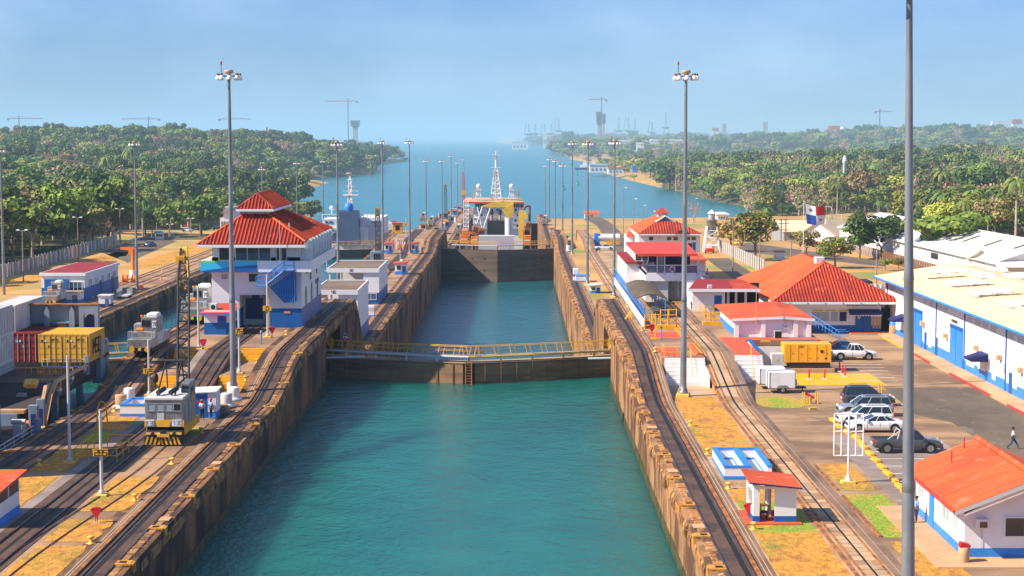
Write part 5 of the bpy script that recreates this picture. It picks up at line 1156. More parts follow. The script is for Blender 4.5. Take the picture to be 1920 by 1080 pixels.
def container(label,x,y,z,m,L_=12.19,end=True,txt=None,H=2.59,group='containers stacked on the ship'):
 t=thing('shipping_container',label,'container',(x,y,z),0,group);w_=2.438
 MB().box(0.06,w_-.15,.06,L_-.06,.1,H-.05).build('body',m,t)
 q=MB()
 for xx in (0,w_-.12):
  for yy in (0,L_-.12):q.box(xx,xx+.12,yy,yy+.12,0,H)
  q.box(xx,xx+.12,.12,L_-.12,0,.14).box(xx,xx+.12,.12,L_-.12,H-.1,H)
 q.box(.12,w_-.12,0,.12,0,.14).box(.12,w_-.12,0,.12,H-.12,H).build('corner_frame',m,t)
 q=MB();k=.3
 while k<L_-.3:q.box(w_-.148,w_-.03,k,k+.26,.16,H-.14);k+=.52
 q.build('side_corrugation',m,t,kind='stuff')
 q=MB();k=.2
 while k<L_-.2:q.box(.1,w_-.1,k,k+.2,H-.05,H-.02);k+=.4
 q.build('roof_corrugation',m,t,kind='stuff')
 for i in range(2):
  d=MB()
  for zz in (.2,.78,1.36,1.94):d.box(.16+i*1.1,1.18+i*1.1,.0,.055,zz,zz+.5)
  d=d.build('door',m,t)
  q=MB()
  for a in (.35,.95):q.cyl((.16+i*1.1+a,-.03,.1),(.16+i*1.1+a,-.03,H-.1),.025,n=6)
  q.build('lock_rod',M['lgrey'] if m!=M['cyel'] else M['bolly'],d)
 MB().box(.3,.52,-.02,.0,1.9,2.15).box(.95,1.15,-.02,0,1.4,1.62).build('door_label',M['teal'] if txt is None else M['text'],t)
 MB().box(.62,.8,-.02,.0,1.95,2.13).Y('door_label','white',t)
 if txt:MB().text(txt,(1.3,-.005,2.05),(1,0,0),(0,0,1),.2,t=.01).Y('code','text',t)
 return t
zc=ZA(681,162);Yc=162.0;yl=6.06
container('yellow container at the corner of the ship, right one of the yellow pair',XA(113.5,Yc),Yc,zc,M['cyel'],yl,txt='MSCU',H=2.7);container('yellow container left of the other yellow one',XA(65.0,Yc),Yc,zc,M['cyel'],yl,txt='MSCU',H=2.7)
container('dark red container left of the yellow pair with teal label',XA(16.5,Yc),Yc,zc,M['cred2'],10.5,H=2.8)
q=MB().text('MSC',(XA(113.5,Yc)+2.45,Yc+1.4,zc+.7),(0,1,0),(0,0,1),1.3,t=.03).build('container_lettering',M['text'])
q.parent=bpy.data.objects['shipping_container'];q.matrix_parent_inverse=Matrix.Translation(-Vector(q.parent.location))
SH=bpy.data.objects['container_ship']
MB().box(XA(20,Yc),XA(161,Yc),Yc-.3,Yc+8,zc-.35,zc-.05).build('container_deck',M['black'],SH,world=True)
MB().box(XA(163,Yc)-.5,XA(163,Yc)-.1,Yc-.3,Yc,zc-1.2,zc+.6).build('lashing_post',M['shipgrey'],SH,world=True)
xr=XA(20.5,160)
for k in range(4):container(f'white container in the near stack at the frame edge, {("lowest", "second", "third", "top")[k]} of its pile',xr-2.44,147.5,28.9+k*2.62,M[('cwht','lgrey','cwht','lgrey')[k]],12.19,H=2.6)
for k in range(5):
 for j,(y_,x_) in enumerate(((119.8,-44.4),(132.0,-46.9))):container(f'grey container of the tall ship stack outside the frame, {("lowest", "second", "third", "fourth", "top")[k]} of the {("nearer", "farther")[j]} pile',x_,y_,29.4+k*2.62,M['cwht'],10.5,H=2.6)
for k in range(2):container(f'long pale container behind the near white stack, {("lower", "upper")[k]} one of two',-50.75,163.5,ZA(573,163.5)-2.62*(2-k),M['cwht'],10.6,H=2.6)
# ================================================================ LEFT BANK
zb=23.5
t=thing('workshop','long white and blue workshop with maroon flat roof on the left bank','building',(-89,330,zb))
Yf=328;xa,xb=XA(74,Yf),XA(155,Yf);xb=xb;L_=28;zt=ZA(512,Yf)
MB().box(xa,xb,Yf,Yf+L_,zb+2.6,zt-.1).W('wall','white',t);MB().box(xa-.03,xb+.03,Yf-.03,Yf+L_+.03,zb,zb+2.6).W('blue_base','blue',t)
MB().box(xa-.3,xb+.3,Yf-.3,Yf+L_+.3,zt-.5,zt+.05).W('parapet','white',t);MB().box(xa,xb,Yf,Yf+L_,zt+.05,zt+.1).W('roof','tiled',t)
MB().box(XA(80,Yf),XA(125,Yf),Yf-.3,Yf,zb,ZA(524,Yf)).W('roller_door','blue',t)
window(t,XA(127,Yf),XA(150,Yf),ZA(545,Yf),ZA(529,Yf),Yf,gm='glassb',mull=2)
for k in range(5):window(t,Yf+3+k*5,Yf+5.6+k*5,zb+2.7,zb+3.9,xb,ny=1,axis='y',gm='pglass',mull=1)
for k in (12,22):MB().box(xb,xb+.08,Yf+k,Yf+k+1.8,zb,zb+3).W('door','navy',t)
def lowbox(name,lab,cat,px,py,z,w_,d,h,m1,m2,mr,rz=0):
 t=thing(name,lab,cat,G(px,py,z),rz)
 MB().box(0,w_,0,d,h*.3,h).build('wall',M[m1],t);MB().box(-.02,w_+.02,-.02,d+.02,0,h*.3).build('base_band',M[m2],t)
 MB().slab([(-.2,-.2,h+.12),(w_+.2,-.2,h+.12),(w_+.2,d+.2,h+.16),(-.2,d+.2,h+.16)],.14).build('roof',M[mr],t)
 MB().box(w_*.55,w_*.85,-.05,-.02,h*.05,h*.75).Y('door','glassb',t);return t
lowbox('hut','low white box hut with dark red side beside the workshop door','hut',118,568,zb,3.3,3,2.0,'whitew','lblue','timber');lowbox('hut','small white and navy booth on the left coping edge','hut',185,576,zb,2.2,2.4,2.1,'white','navy','lgrey')
t=thing('service_trolley','metal trolley with tall railings on the left bank','trolley',G(220,560,zb));MB().box(0,2.0,0,4,.35,.6).Y('deck','lgrey',t)
q=MB()
for k in range(5):q.bar((0,k,.6),(0,k,1.9),.05).bar((2,k,.6),(2,k,1.9),.05)
q.bar((0,0,1.9),(0,4,1.9),.05).bar((2,0,1.9),(2,4,1.9),.05).Y('railing','whitew',t)
for k in (.4,3.4):MB().cyl((0,k,.25),(2,k,.25),.25,n=10).Y('wheel','rubber',t)
t=thing('cable_reels','pair of orange cable reels lying on the left bank','cable reels',G(231,529,zb))
for k in (0,2.0):MB().cyl((k,0,.75),(k+.9,0,.75),.72,n=16).cyl((k-.05,0,.75),(k,0,.75),.9,n=16).cyl((k+.9,0,.75),(k+.95,0,.75),.9,n=16).Y('reel','orange',t)
t=thing('pedestal_crane','small yellow jib crane on a white and blue pedestal on the left bank','crane',G(250,520,zb));MB().cyl((0,0,1.5),(0,0,6.5),.4,n=10).box(-1.0,.4,-.3,.3,5.2,6.6).prism([(-2.8,6.3),(.3,6.0),(.3,6.8),(-2.8,6.9)],-.2,.2,'y').Y('jib','orange',t);MB().cyl((0,0,0),(0,0,1.6),.8,n=12).Y('pedestal','white',t)
t=thing('fence','long pale slatted fence between the left bank and the forest','fence',(-117,400,zb))
fa,fb_=G(-40,535,zb),G(220,458,19.5+4)
n=95
for i in range(n):
 u,u2=i/n,(i+.86)/n;x_,y_=fa[0]+(fb_[0]-fa[0])*u,fa[1]+(fb_[1]-fa[1])*u;x2,y2=fa[0]+(fb_[0]-fa[0])*u2,fa[1]+(fb_[1]-fa[1])*u2
 MB().add([(x_,y_,zb-.2),(x2,y2,zb-.2),(x2,y2,zb+2.9),(x_,y_,zb+2.9),(x_-.06,y_+.05,zb-.2),(x2-.06,y2+.05,zb-.2),(x2-.06,y2+.05,zb+2.9),(x_-.06,y_+.05,zb+2.9)],[(0,1,2,3),(4,7,6,5),(3,2,6,7),(0,3,7,4),(1,5,6,2)]).build('fence_panel',M['timber'] if i%3 else M['lgrey'],t,world=True)
 if i%2==0:MB().box(x_-.1,x_+.1,y_-.25,y_-.05,zb-.2,zb+3.2).W('fence_post','lgrey',t)
def street_lamp(label,p,h,twin=False,m='timber'):
 t=thing('street_lamp',label,'street lamp',p,0,'street lamps on slim poles')
 MB().cyl((0,0,0),(0,0,h),.17,.11,8).build('pole',M[m],t)
 for s_ in ((-1,1) if twin else (1,)):
  a=MB().path([(0,0,h-.1),(s_*.7,0,h+.15)],.05,6).Y('arm','lgrey',t);MB().bbox(min(s_*.55,s_*1.25),max(s_*.55,s_*1.25),-.2,.2,h+.02,h+.28,.06).Y('lamp_head','lampw',t)
SL=[(44,528,'street lamp before the fence, leftmost of the left bank'),(147,490,'street lamp before the fence right above the workshop roof'),(226,468,'street lamp at the far end of the long fence'),(319,446,'street lamp beside the distant left road'),(358,440,'street lamp left of the control house roof')]
for (x,y,lab),ty in zip(SL,(432,408,392,421,410)):
 p=G(x,y,23.5 if x<250 else 21);hh=(y-ty)/FPX*p[1];street_lamp(lab,p,hh,True)
zl=23.512
sheet('road',[(XA(186,470),470),(XA(300,470),430),(XA(330,520),520),(XA(270,545),545)],zl,M['asph'])
sheet('road',[G(230,473,zl)[:2],G(262,468,zl)[:2],G(345,442,zl)[:2],G(325,441,zl)[:2]],zl+.01,M['asph'])
rect('paved_yard',-86.5,-77.3,255,520,zl-.006,M['deck'])
for x_ in (-80.2,-82,-84.6,-86.2):struct('rail',MB().box(x_-.06,x_+.06,255,520,zl,zl+.1),M['railrust'])
for (a,c) in ((255,318),(412,520)):ragged('grass_strip',-96,-87.2,a,c,zl,M['grassdry'],.8)
ragged('grass_strip',-112,-104,300,470,zl,M['grassdry'],2);
rb=random.Random(11)
for i in range(9):
 o=bol.copy();COL.objects.link(o);o.location=(rb.choice((-79,-83.3)),290+i*22,23.52);o['label']='small pale bollard among the rails of the left bank';o['group']='bollards among the left bank rails';o['category']='bollard'
# ================================================================ RIGHT BANK
zr=30.5
def flat_awning(t,x0,x1,y,z0,z1,dpt,m,name='awning'):
 MB().add([(x0,y,z1),(x1,y,z1),(x1+.1,y-dpt,z0+.25),(x0-.1,y-dpt,z0+.25),(x0,y,z1-.1),(x1,y,z1-.1),(x1+.1,y-dpt,z0),(x0-.1,y-dpt,z0)],[(0,3,2,1),(4,5,6,7),(3,7,6,2),(0,4,7,3),(1,2,6,5)]).build(name,M[m],t,world=True)
 q=MB();n=int((x1-x0)/.3)
 for i in range(n):a=x0-.1+(x1-x0+.2)*i/n;q.prism([(a,z0+.02),(a+.26,z0+.02),(a+.13,z0-.16)],y-dpt-.02,y-dpt+.01,'y')
 q.build('scalloped_edge',M['white'],t,world=True,kind='stuff')
# --- big building with red hipped tile roof
t=thing('visitor_building','white single storey building under a very large red hipped tile roof','building',(40,213,zr))
x0,x1,y0,y1=33.8,XA(1655,214),214.0,245.0
MB().box(x0,x1,y0,y1,zr+.95,34.55).W('wall','white',t);MB().box(x0-.03,x1+.03,y0-.03,y1+.03,zr,zr+.95).W('blue_base','blue',t)
rx0,rx1,ry0,ry1,ze=XA(1452,211.5),XA(1692,211.5),211.5,247.0,ZA(565.5,211.5)
apx=XA(1549,220);apz=ZA(492,220)
roof_face(t,(rx0,ry0,ze),(rx1,ry0,ze),(apx,220,apz),(apx,220,apz),M['tile'],ribs=.40)
roof_face(t,(rx1,ry0,ze),(rx1,ry1,ze),(apx,238,apz),(apx,220,apz),M['tile'],ribs=.40)
roof_face(t,(rx0,ry1,ze),(rx0,ry0,ze),(apx,220,apz),(apx,238,apz),M['tiles'],ribs=.40,rh=.05)  # sun-facing slope gets the salmon copy, sunlight put into the colour
roof_face(t,(rx1,ry1,ze),(rx0,ry1,ze),(apx,238,apz),(apx,238,apz),M['tile'],ribs=0)
q=MB();
for a,c in (((rx0,ry0,ze),(apx,220,apz)),((rx1,ry0,ze),(apx,220,apz)),((apx,220,apz),(apx,238,apz))):q.cyl(a,c,.12,n=6)
q.W('ridge_cap','tiled',t)
MB().box(rx0,rx1,ry0-.05,ry0+.1,ze-.35,ze-.05).box(rx0,rx0+.12,ry0+.1,ry1,ze-.35,ze-.05).box(rx1-.12,rx1,ry0+.1,ry1,ze-.35,ze-.05).W('fascia','white',t)
MB().box(rx0+.2,rx1-.2,ry0+.2,ry1,ze-.38,ze-.34).W('soffit','white',t)
for k in range(7):MB().box(rx0+2+k*2.2,rx0+2.1+k*2.2,ry0-.1,ry0,ze-.5,ze-.1).W('gutter_bracket','grey',t)
q=MB().bbox(apx-.9,apx+.3,222,223.6,apz-.3,apz+.55,.08).W('roof_vent','lgrey',t)
xa=XA(1522,214);
for i in range(4):
 window(t,xa+.2+i*1.12+(.1 if i>1 else 0),xa+1.2+i*1.12,zr+1.45,zr+2.65,y0,gm='pglass' if i<3 else 'navy',mull=0,fm='whitew')
for i in range(3):MB().box(xa+.3+i*1.6,xa+1.6+i*1.6,y0-.08,y0,zr+2.76,zr+2.9).W('yellow_strip','yellow',t)
xd0,xd1=XA(1607,214),XA(1637,214)
MB().box(xd0,xd1,y0-.1,y0-.03,zr,zr+2.3).W('door','blue',t);MB().box((xd0+xd1)/2-.02,(xd0+xd1)/2+.02,y0-.12,y0-.1,zr,zr+2.3).W('door_joint','navy',t)
MB().box(xd0+.25,xd0+.6,y0-.12,y0-.1,zr+1.75,zr+2.1).W('door_emblem','lgrey',t)
MB().box(xd0-1.2,xd1+1.5,y0-.06,y0,zr+3.45,zr+3.65).W('dark_sign','wood',t)
for i in range(3):MB().box(xd1+.15+i*.4,xd1+.45+i*.4,y0-.08,y0,zr+.55,zr+2.0).W('shutter','sidewalk',t)
flat_awning(t,xd0-.9,xd1+1.0,y0-.02,zr+2.35,zr+3.0,1.4,'navy')
MB().box(x1+.02,x1+1.6,y0+1,y0+1.1,zr,zr+3.0).W('dark_passage','dark',t)
MB().box(XA(1680,214),XA(1705,214),212.0,218,34.0,34.15).W('side_canopy','lblue',t)
MB().box(rx1-.8,rx1+2.3,216,226,ze-.8,ze+.2).W('rear_roof','tile',t)
t=thing('door_mat','terracotta mat step before the blue double door','mat',((xd0+xd1)/2,213,zr));MB().box(-1.9,1.9,-1.0,.8,0.02,.16).Y('slab','tiles',t);MB().box(-2.0,2.0,-1.1,.8,0,.1).Y('border','sidewalk',t)
# --- low white building with red flat roof
t=thing('low_building','low white building with blue striped side, worn red roof and wall piers','building',(24.4,188,33))
x0,y0,y1=XA(1381,188),188.0,202.0;x1=XA(1521,188);zt=ZA(597,188);zb=32.6
MB().box(x0,x1,y0,y1,zb,zt).W('wall','white',t);MB().box(x0-.04,x0,y0+.2,y1,zb,zb+1.25).W('blue_side_band','lblue',t)
for px_ in (1383,1433,1494,1519):MB().box(XA(px_,188)-.25,XA(px_,188)+.25,y0-.35,y0,zb,zt-.02).W('wall_pier','whitew',t)
yy=y0+1.2
while yy<y1-1:window(t,yy,yy+.9,zb+1.35,zb+2.1,x0,ny=-1,axis='y',gm='pglass',mull=0);yy+=2.1
A=[(x0-.5,y0-.5,zt),(XA(1452,195),y0-.5,zt+.25),(x1+.5,y0-.5,zt),(x1+.3,y1+.6,zt+.1),(XA(1458,202),y1+.6,zt+.5),(x0-.6,y1+.6,zt+.1)]
MB().slab([A[0],A[1],A[4],A[5]],.22).W('roof','tiles',t);MB().slab([A[1],A[2],A[3],A[4]],.22).W('roof','tiles',t)
MB().add([A[0],A[1],A[2],(A[2][0],A[2][1],A[2][2]-.3),(A[1][0],A[1][1],A[1][2]-.3),(A[0][0],A[0][1],A[0][2]-.3)],[(0,5,4,1),(1,4,3,2)]).W('white_fascia','white',t).location.y-=.01
ac=MB().bbox(XA(1454,187),XA(1468,187),186.6,187.3,zb+.35,zb+1.25,.04).W('air_conditioner','grey',t);MB().box(XA(1455,187)-t.location.x,XA(1467,187)-t.location.x,186.57-188,186.6-188,zb+.45-33,zb+1.15-33).build('grille',M['dark'],ac)
for px_ in (1473,1478):MB().cyl((XA(px_,188),187.9,zb+1.6),(XA(px_,188),187.9,zt),.03,n=5).box(XA(px_,188)-.1,XA(px_,188)+.1,187.8,187.99,zb+1.3,zb+1.55).W('conduit','lgrey',t)
MB().bar((XA(1420,186.5),186.5,zb+1.8),(XA(1420,186.5),186.5,ZA(536,186.5)),.03).W('antenna','sidewalk',t)
MB().box(XA(1430,183),XA(1448,183),183,183.3,33.0,33.16).W('wheel_stop','yellow',t)
# --- canopy building between (maroon/red roof, blue grey wall)
t=thing('ticket_building','flat building with maroon and red roof between pavilion and big hipped roof','building',(20,224,33))
x0,x1,y0=XA(1300,216),XA(1408,216),216.0;zt=ZA(541,216)
MB().box(x0,XA(1361,216),y0,y0+9,33-.01,zt).W('wall','white',t);MB().box(XA(1341,216),XA(1355,216),y0-.06,y0,33,35.0).W('door','blue',t)
MB().slab([(x0-.6,y0-.8,zt+.05),(XA(1376,216),y0-.8,zt+.05),(XA(1362,228),y0+11,zt+.3),(XA(1305,228),y0+11,zt+.3)],.25).W('roof','tiled',t)
MB().slab([(XA(1376,216),y0-.8,zt+.05),(x1+1.2,y0-.8,zt+.05),(XA(1390,228),y0+11,zt+.3),(XA(1362,228),y0+11,zt+.3)],.25).W('roof','tile',t)
MB().box(x0-.6,x1+1.2,y0-.86,y0-.8,zt-.35,zt+.03).W('fascia','white',t)
for px_ in (1367,1382,1400):MB().box(XA(px_,217)-.15,XA(px_,217)+.15,217,217.3,30.5,zt-.2).W('column','whitew',t)
MB().bbox(XA(1327,216),XA(1336,216),215.6,216,35.4,36.4,.04).W('air_conditioner','lgrey',t)
MB().box(XA(1361,226),XA(1425,226),226,226.2,31,zt-.1).W('dark_back','dark',t)
# --- pavilion (upper observation room on a white tower) with people
t=thing('pavilion','white observation pavilion with large flat red roof, visitors behind its railing','pavilion',(18,228,33))
Yp=228.0;px0,px1=XA(1214,Yp),XA(1316,Yp);zf=ZA(513,Yp);zt=ZA(474,Yp)
MB().slab([(XA(1197,Yp-1),Yp-1.2,zt+.0),(XA(1308,Yp-1),Yp-1.2,zt+.0),(XA(1280,251)+.5,251,ZA(453,251)),(XA(1174,251),251,ZA(453,251))],.35).W('roof','redroof',t)
MB().box(XA(1212,Yp),px1,Yp,247,zf-.25,zf).W('floor_slab','white',t)
MB().box(XA(1212,Yp),px1,Yp-.02,Yp+.2,zf-1.0,zf).W('front_beam','white',t)
MB().box(XA(1212,Yp),XA(1212,Yp)+.2,Yp,247,zf-2.6,zf).W('side_beam','white',t)
MB().box(px0+.2,px1-1,Yp+5,Yp+5.2,zf,zt).W('inner_back_wall','navy',t)
for px_ in (1214,1233,1247,1280,1310):MB().box(XA(px_,Yp)-.07,XA(px_,Yp)+.07,Yp,Yp+.14,zf,zt).W('front_post','white',t)
MB().box(px0,px1,Yp,Yp+.1,zf+1.1,zf+1.2).box(px0,px1,Yp,Yp+.1,zf+.0,zf+.12).W('front_rail','white',t)
for a,c in ((1215,1232),(1234,1246),(1248,1279),(1281,1309)):MB().box(XA(a,Yp)+.07,XA(c,Yp)-.07,Yp+.05,Yp+.07,zf+.12,zf+1.1).W('glass_panel','glassb',t)
MB().box(XA(1236,Yp),XA(1246,Yp),Yp+1.0,Yp+1.05,zf+1.2,zt-.1).W('inner_window','pglass',t)
q=MB();q.box(XA(1191,Yp),XA(1216,Yp),Yp-.3,Yp-.22,ZA(488,Yp),ZA(475,Yp));q.W('screen','glass',t)
for a in (1191,1203,1215):MB().box(XA(a,Yp),XA(a,Yp)+.1,Yp-.35,Yp-.2,ZA(488,Yp),ZA(475,Yp)).W('screen_post','white',t)
MB().box(XA(1191,Yp),XA(1216,Yp)+.1,Yp-.35,Yp-.2,ZA(488.8,Yp),ZA(488,Yp)).W('screen_sill','white',t)
for k in range(7):MB().box(XA(1191,Yp),XA(1191,Yp)+.08,Yp+k*3,Yp+k*3+2.9,ZA(488,Yp),ZA(475,Yp)).W('side_louvre','lgrey',t)
for k in range(6):MB().box(XA(1214,Yp)-.05,XA(1214,Yp)+.05,Yp+k*3,Yp+k*3+.1,zf,zf+1.2).W('side_post','white',t)
MB().box(XA(1214,Yp)-.05,XA(1214,Yp)+.05,Yp,Yp+18,zf+1.1,zf+1.2).W('side_rail','white',t)
q=MB();cx_,cz_=XA(1261.5,Yp),zf+.62
for i in range(14):
 a=i*2*pi/14;q.box(cx_+.34*cos(a)-.08,cx_+.34*cos(a)+.08,Yp-.03,Yp-.01,cz_+.34*sin(a)-.08,cz_+.34*sin(a)+.08,0 if i%3 else 1)
q.build('round_emblem',[M['cwhite'],M['red']],t,world=True);MB().box(XA(1268,Yp),XA(1278,Yp),Yp-.02,Yp+.0,zf+.15,zf+1.08).W('purple_banner','navy',t)
MB().box(XA(1227,Yp),XA(1254,Yp),Yp+.4,Yp+6,33,zf-.25).W('tower_wall','lgrey',t)
MB().box(XA(1211,229),XA(1211,229)+1.2,229,246,33,zf-.25).W('lower_wall','white',t)
MB().box(XA(1254,228),XA(1280,228),228.6,228.8,33,zf-.25).W('stair_core','lgrey',t)
for k in range(4):MB().box(XA(1257+k*7,228),XA(1261+k*7,228),228.3,228.5,33,zf-.3).W('core_window','glass',t)
xl=XA(1160,262);MB().box(XA(1176,240),XA(1203,240)+1,240,262,33,ZA(494,240)).W('annex_wall','white',t);MB().box(XA(1174,240),XA(1203,240)+1.1,239.6,262.4,ZA(494,240),ZA(494,240)+.2).W('annex_roof','tiled',t)
for k in range(5):MB().box(XA(1176,240)+.2+k*.35,XA(1176,240)+.5+k*.35,239.96,240,33.2,35.6).W('annex_panel','whitew',t)
for k in range(12):MB().box(XA(1289,226),XA(1309,226),224+k*.5,224.5+k*.5,33.1+k*.36,33.25+k*.36).W('step','grey',t)
q=MB();
for xx in (XA(1288,226),XA(1310,226)):q.bar((xx,223.8,33.9),(xx,230,38.4),.04)
q.W('step_rail','blue',t)
q=MB();pA=[(XA(1306,240),240,ZA(520,240)),(XA(1322,240),240,ZA(527,240)),(XA(1334,240),240,ZA(527,240)),(XA(1356,240),240,ZA(548,240))]
for yo in (0,1.6):
 for hh in (.6,1.2):q.path([(a,c+yo,z+hh) for a,c,z in pA],.05,5)
q.W('gangway_rail','lgrey',t)
for a,c in zip(pA,pA[1:]):MB().slab([a,c,(c[0],c[1]+1.6,c[2]),(a[0],a[1]+1.6,a[2])],.5).W('gangway','blue',t)
person('visitor in lilac shirt standing on the blue gangway of the pavilion',(XA(1327,240.5),240.5,ZA(527,240)),1.0,'stand','cblue','cwhite',None)
cc=['cblue','cred','cwhite','cblue','cnavy','cwhite','cred']
for i in range(5):person(f'visitor in {("blue", "red", "white", "pale blue", "navy")[i]} shirt at the pavilion railing, {("leftmost", "second", "third", "fourth", "last")[i]} of the row',(XA(1218+i*3.4,Yp),Yp+.6+(i%2)*.6,zf),0,'rail',cc[i],'cjean',None,group='visitors watching from the pavilion')
person('man in red and white cap standing by the yellow gate, right of the pavilion stairs',G(1306,582,33),0,'stand','cred','cwhite','cwhite');person('person in white shirt left of the man in red by the yellow gate',G(1298,583,33),.4,'stand','cwhite','cjean','red')
t=thing('covered_walkway','dark canopied walkway with blue posts, white panels and yellow end railings','walkway',(16,196,33))
ya,yb=196.0,256.0;xw=XA(1204,200)*1.0;xe=XA(1249,200)
xw=14.75;xe=18.2
k=ya
while k<yb:
 MB().box(xw,xw+.12,k,k+.12,33,35.5).W('post','lblue',t);MB().box(xw-.03,xw+.03,k+.14,k+2.3,33.05,34.1).W('kick_panel','white',t)
 q=MB().bar((xw,k,34.7),(xw,k+2.4,34.7),.04).bar((xw,k,35.45),(xw,k+2.4,35.45),.06);q.W('side_rail','lblue',t);k+=2.4
ns=6;prfl=[(xw-.15+(xe-xw+.3)*i/ns,35.5+.55*sin(pi*i/ns)) for i in range(ns+1)]
q=MB();v=[(a,207,c) for a,c in prfl]+[(a,227.5,c+.05) for a,c in prfl];v2=[(a,y_,c-.08) for a,y_,c in v]
q.add(v+v2,[(i,i+1,ns+2+i,ns+1+i) for i in range(ns)]+[(2*ns+2+i,3*ns+3+i,3*ns+4+i,2*ns+3+i) for i in range(ns)]+[(i,2*ns+2+i,2*ns+3+i,i+1) for i in range(ns)],0,True)
q.W('canopy','asph',t)
for yy in (207.1,212,217,222,227.3):
 q=MB();q.path([(a,yy,c-.1) for a,c in prfl],.04,5);q.bar((xe,yy,33),(xe,yy,35.4),.06);q.W('canopy_hoop','lblue',t)
for yy in (197.5,199,200.5,202):
 q=MB();q.path([(xw+.3+2.6*i/8,yy,33.9+1.1*sin(pi*i/8)) for i in range(9)],.045,5);q.W('turnstile_hoop','galv',t)
for (xx,yy) in ((15.2,196),(16.0,196.2),(17.0,195.8),(18.0,196.1)):
 q=MB()
 for hh in (.4,1.0,1.6,2.2)[:3 if xx<16.5 else 4]:q.bar((xx-.35,yy,33+hh),(xx+.5,yy,33+hh),.045)
 q.bar((xx-.35,yy,33),(xx-.35,yy,33+(1.7 if xx<16.5 else 2.3)),.06).bar((xx+.5,yy,33),(xx+.5,yy,33+(1.7 if xx<16.5 else 2.3)),.06);q.W('yellow_gate','yellow',t)
MB().box(16.2,18.4,195.4,196.0,33,33.5).W('yellow_base','yellow',t)
t=thing('gate_railing','yellow gate frames and railings in front of the ticket building','railing',G(1322,610,33))
for k in (0,.9,2.2):
 q=MB();q.box(k,k+.15,0,.15,0,2.2);q.box(k,k+.8 if k<2 else k+.15,0,.12,1.1,1.2).box(k,k+.8 if k<2 else k+.15,0,.12,2.1,2.2);q.Y('gate_post','yellow',t)
MB().box(-.3,2.4,-.3,.4,0,.45).Y('base','yellow',t)
q=MB()
for hh in (.35,.7,1.05):q.path([(1.0,4,hh),(1.0,18,hh)],.035,4);q.path([(1.0,4,hh),(4.4,4,hh)],.035,4);q.path([(-3.2,18,hh),(1.0,18,hh)],.035,4)
for k in range(8):q.bar((1.0,4+k*2,0),(1.0,4+k*2,1.05),.035)
for k in range(4):q.bar((1.4+k,4,0),(1.4+k,4,1.05),.035)
q.Y('railing','yellow',t)
for (a,c,lab) in ((186,198,'orange yellow ramp board beside the return track, farther one'),(172,180,'orange yellow ramp board beside the return track, nearer one')):
 t=thing('ramp_board',lab,'board',(18.6,a,33));MB().prism([(-.4,0),(.35,0),(.35,.12),(-.1,.28)],0,c-a,'y').build('board',M['orange'] if a>180 else M['tiles'],t);MB().box(.1,.3,0,c-a,.12,.2).Y('strip','yellow',t)
t=thing('railing','yellow railing at the top of the white steps by the tall mast','railing',(14.9,170.4,33))
q=MB()
for hh in (.5,1.05):q.bar((0,0,hh),(2.6,0,hh),.035);q.bar((0,0,hh),(0,3,hh),.035)
q.bar((2.6,0,1.05),(2.6,-2.4,-1.2),.035);q.bar((2.6,-2.4,-1.2),(2.6,-2.4,-2.4),.035);q.Y('rail','yellow',t)
for a in ((0,0),(1.3,0),(2.6,0),(0,3)):MB().bar((*a,0),(*a,1.05),.035).Y('post','yellow',t)
t=thing('handrail','yellow handrail down the steps right of the return track','handrail',(23.8,172,33));MB().path([(0,0,0),(0,0,1.0),(0,-2.5,-1.5),(0,-2.5,-2.5)],.035,4).Y('rail','yellow',t)
t=thing('valve_stand','slim blue stand pipe with dark cap on the red patch','stand pipe',G(1240,638,33));MB().cyl((0,0,0),(0,0,1.3),.06,n=8).Y('pipe','lblue',t);MB().sphere((0,0,1.4),.12,8).Y('cap','black',t)
t=thing('valve_stand','slim yellow signal stand beside the dark red hose reel','stand pipe',G(1229,636,33));MB().cyl((0,0,0),(0,0,2.9),.07,n=8).Y('pipe','yellow',t);MB().box(-.5,.5,-.3,.3,0,.14).Y('base','yellow',t)
t=thing('valve_stand','slim blue stand pipe on the platform right of the 0 marker post','stand pipe',G(490,648,32.9));MB().cyl((0,0,0),(0,0,1.4),.07,n=8).Y('pipe','lblue',t);MB().cyl((0,0,1.4),(0,0,1.6),.1,n=8).Y('cap','lgrey',t)
t=thing('block','white concrete block with yellow bollard at the foot of the steps','block',G(1232,722,30.5));MB().bbox(0,1.1,0,2.4,0,.9,.05).Y('body','white',t)
t=thing('block','low yellow block beside the tall mast and the steps','block',G(1257,716,30.5));MB().bbox(0,.8,0,.6,0,.25,.05).Y('body','yellow',t);MB().bbox(.15,.6,.1,.5,.25,.4,.04).Y('cap','bolly',t)
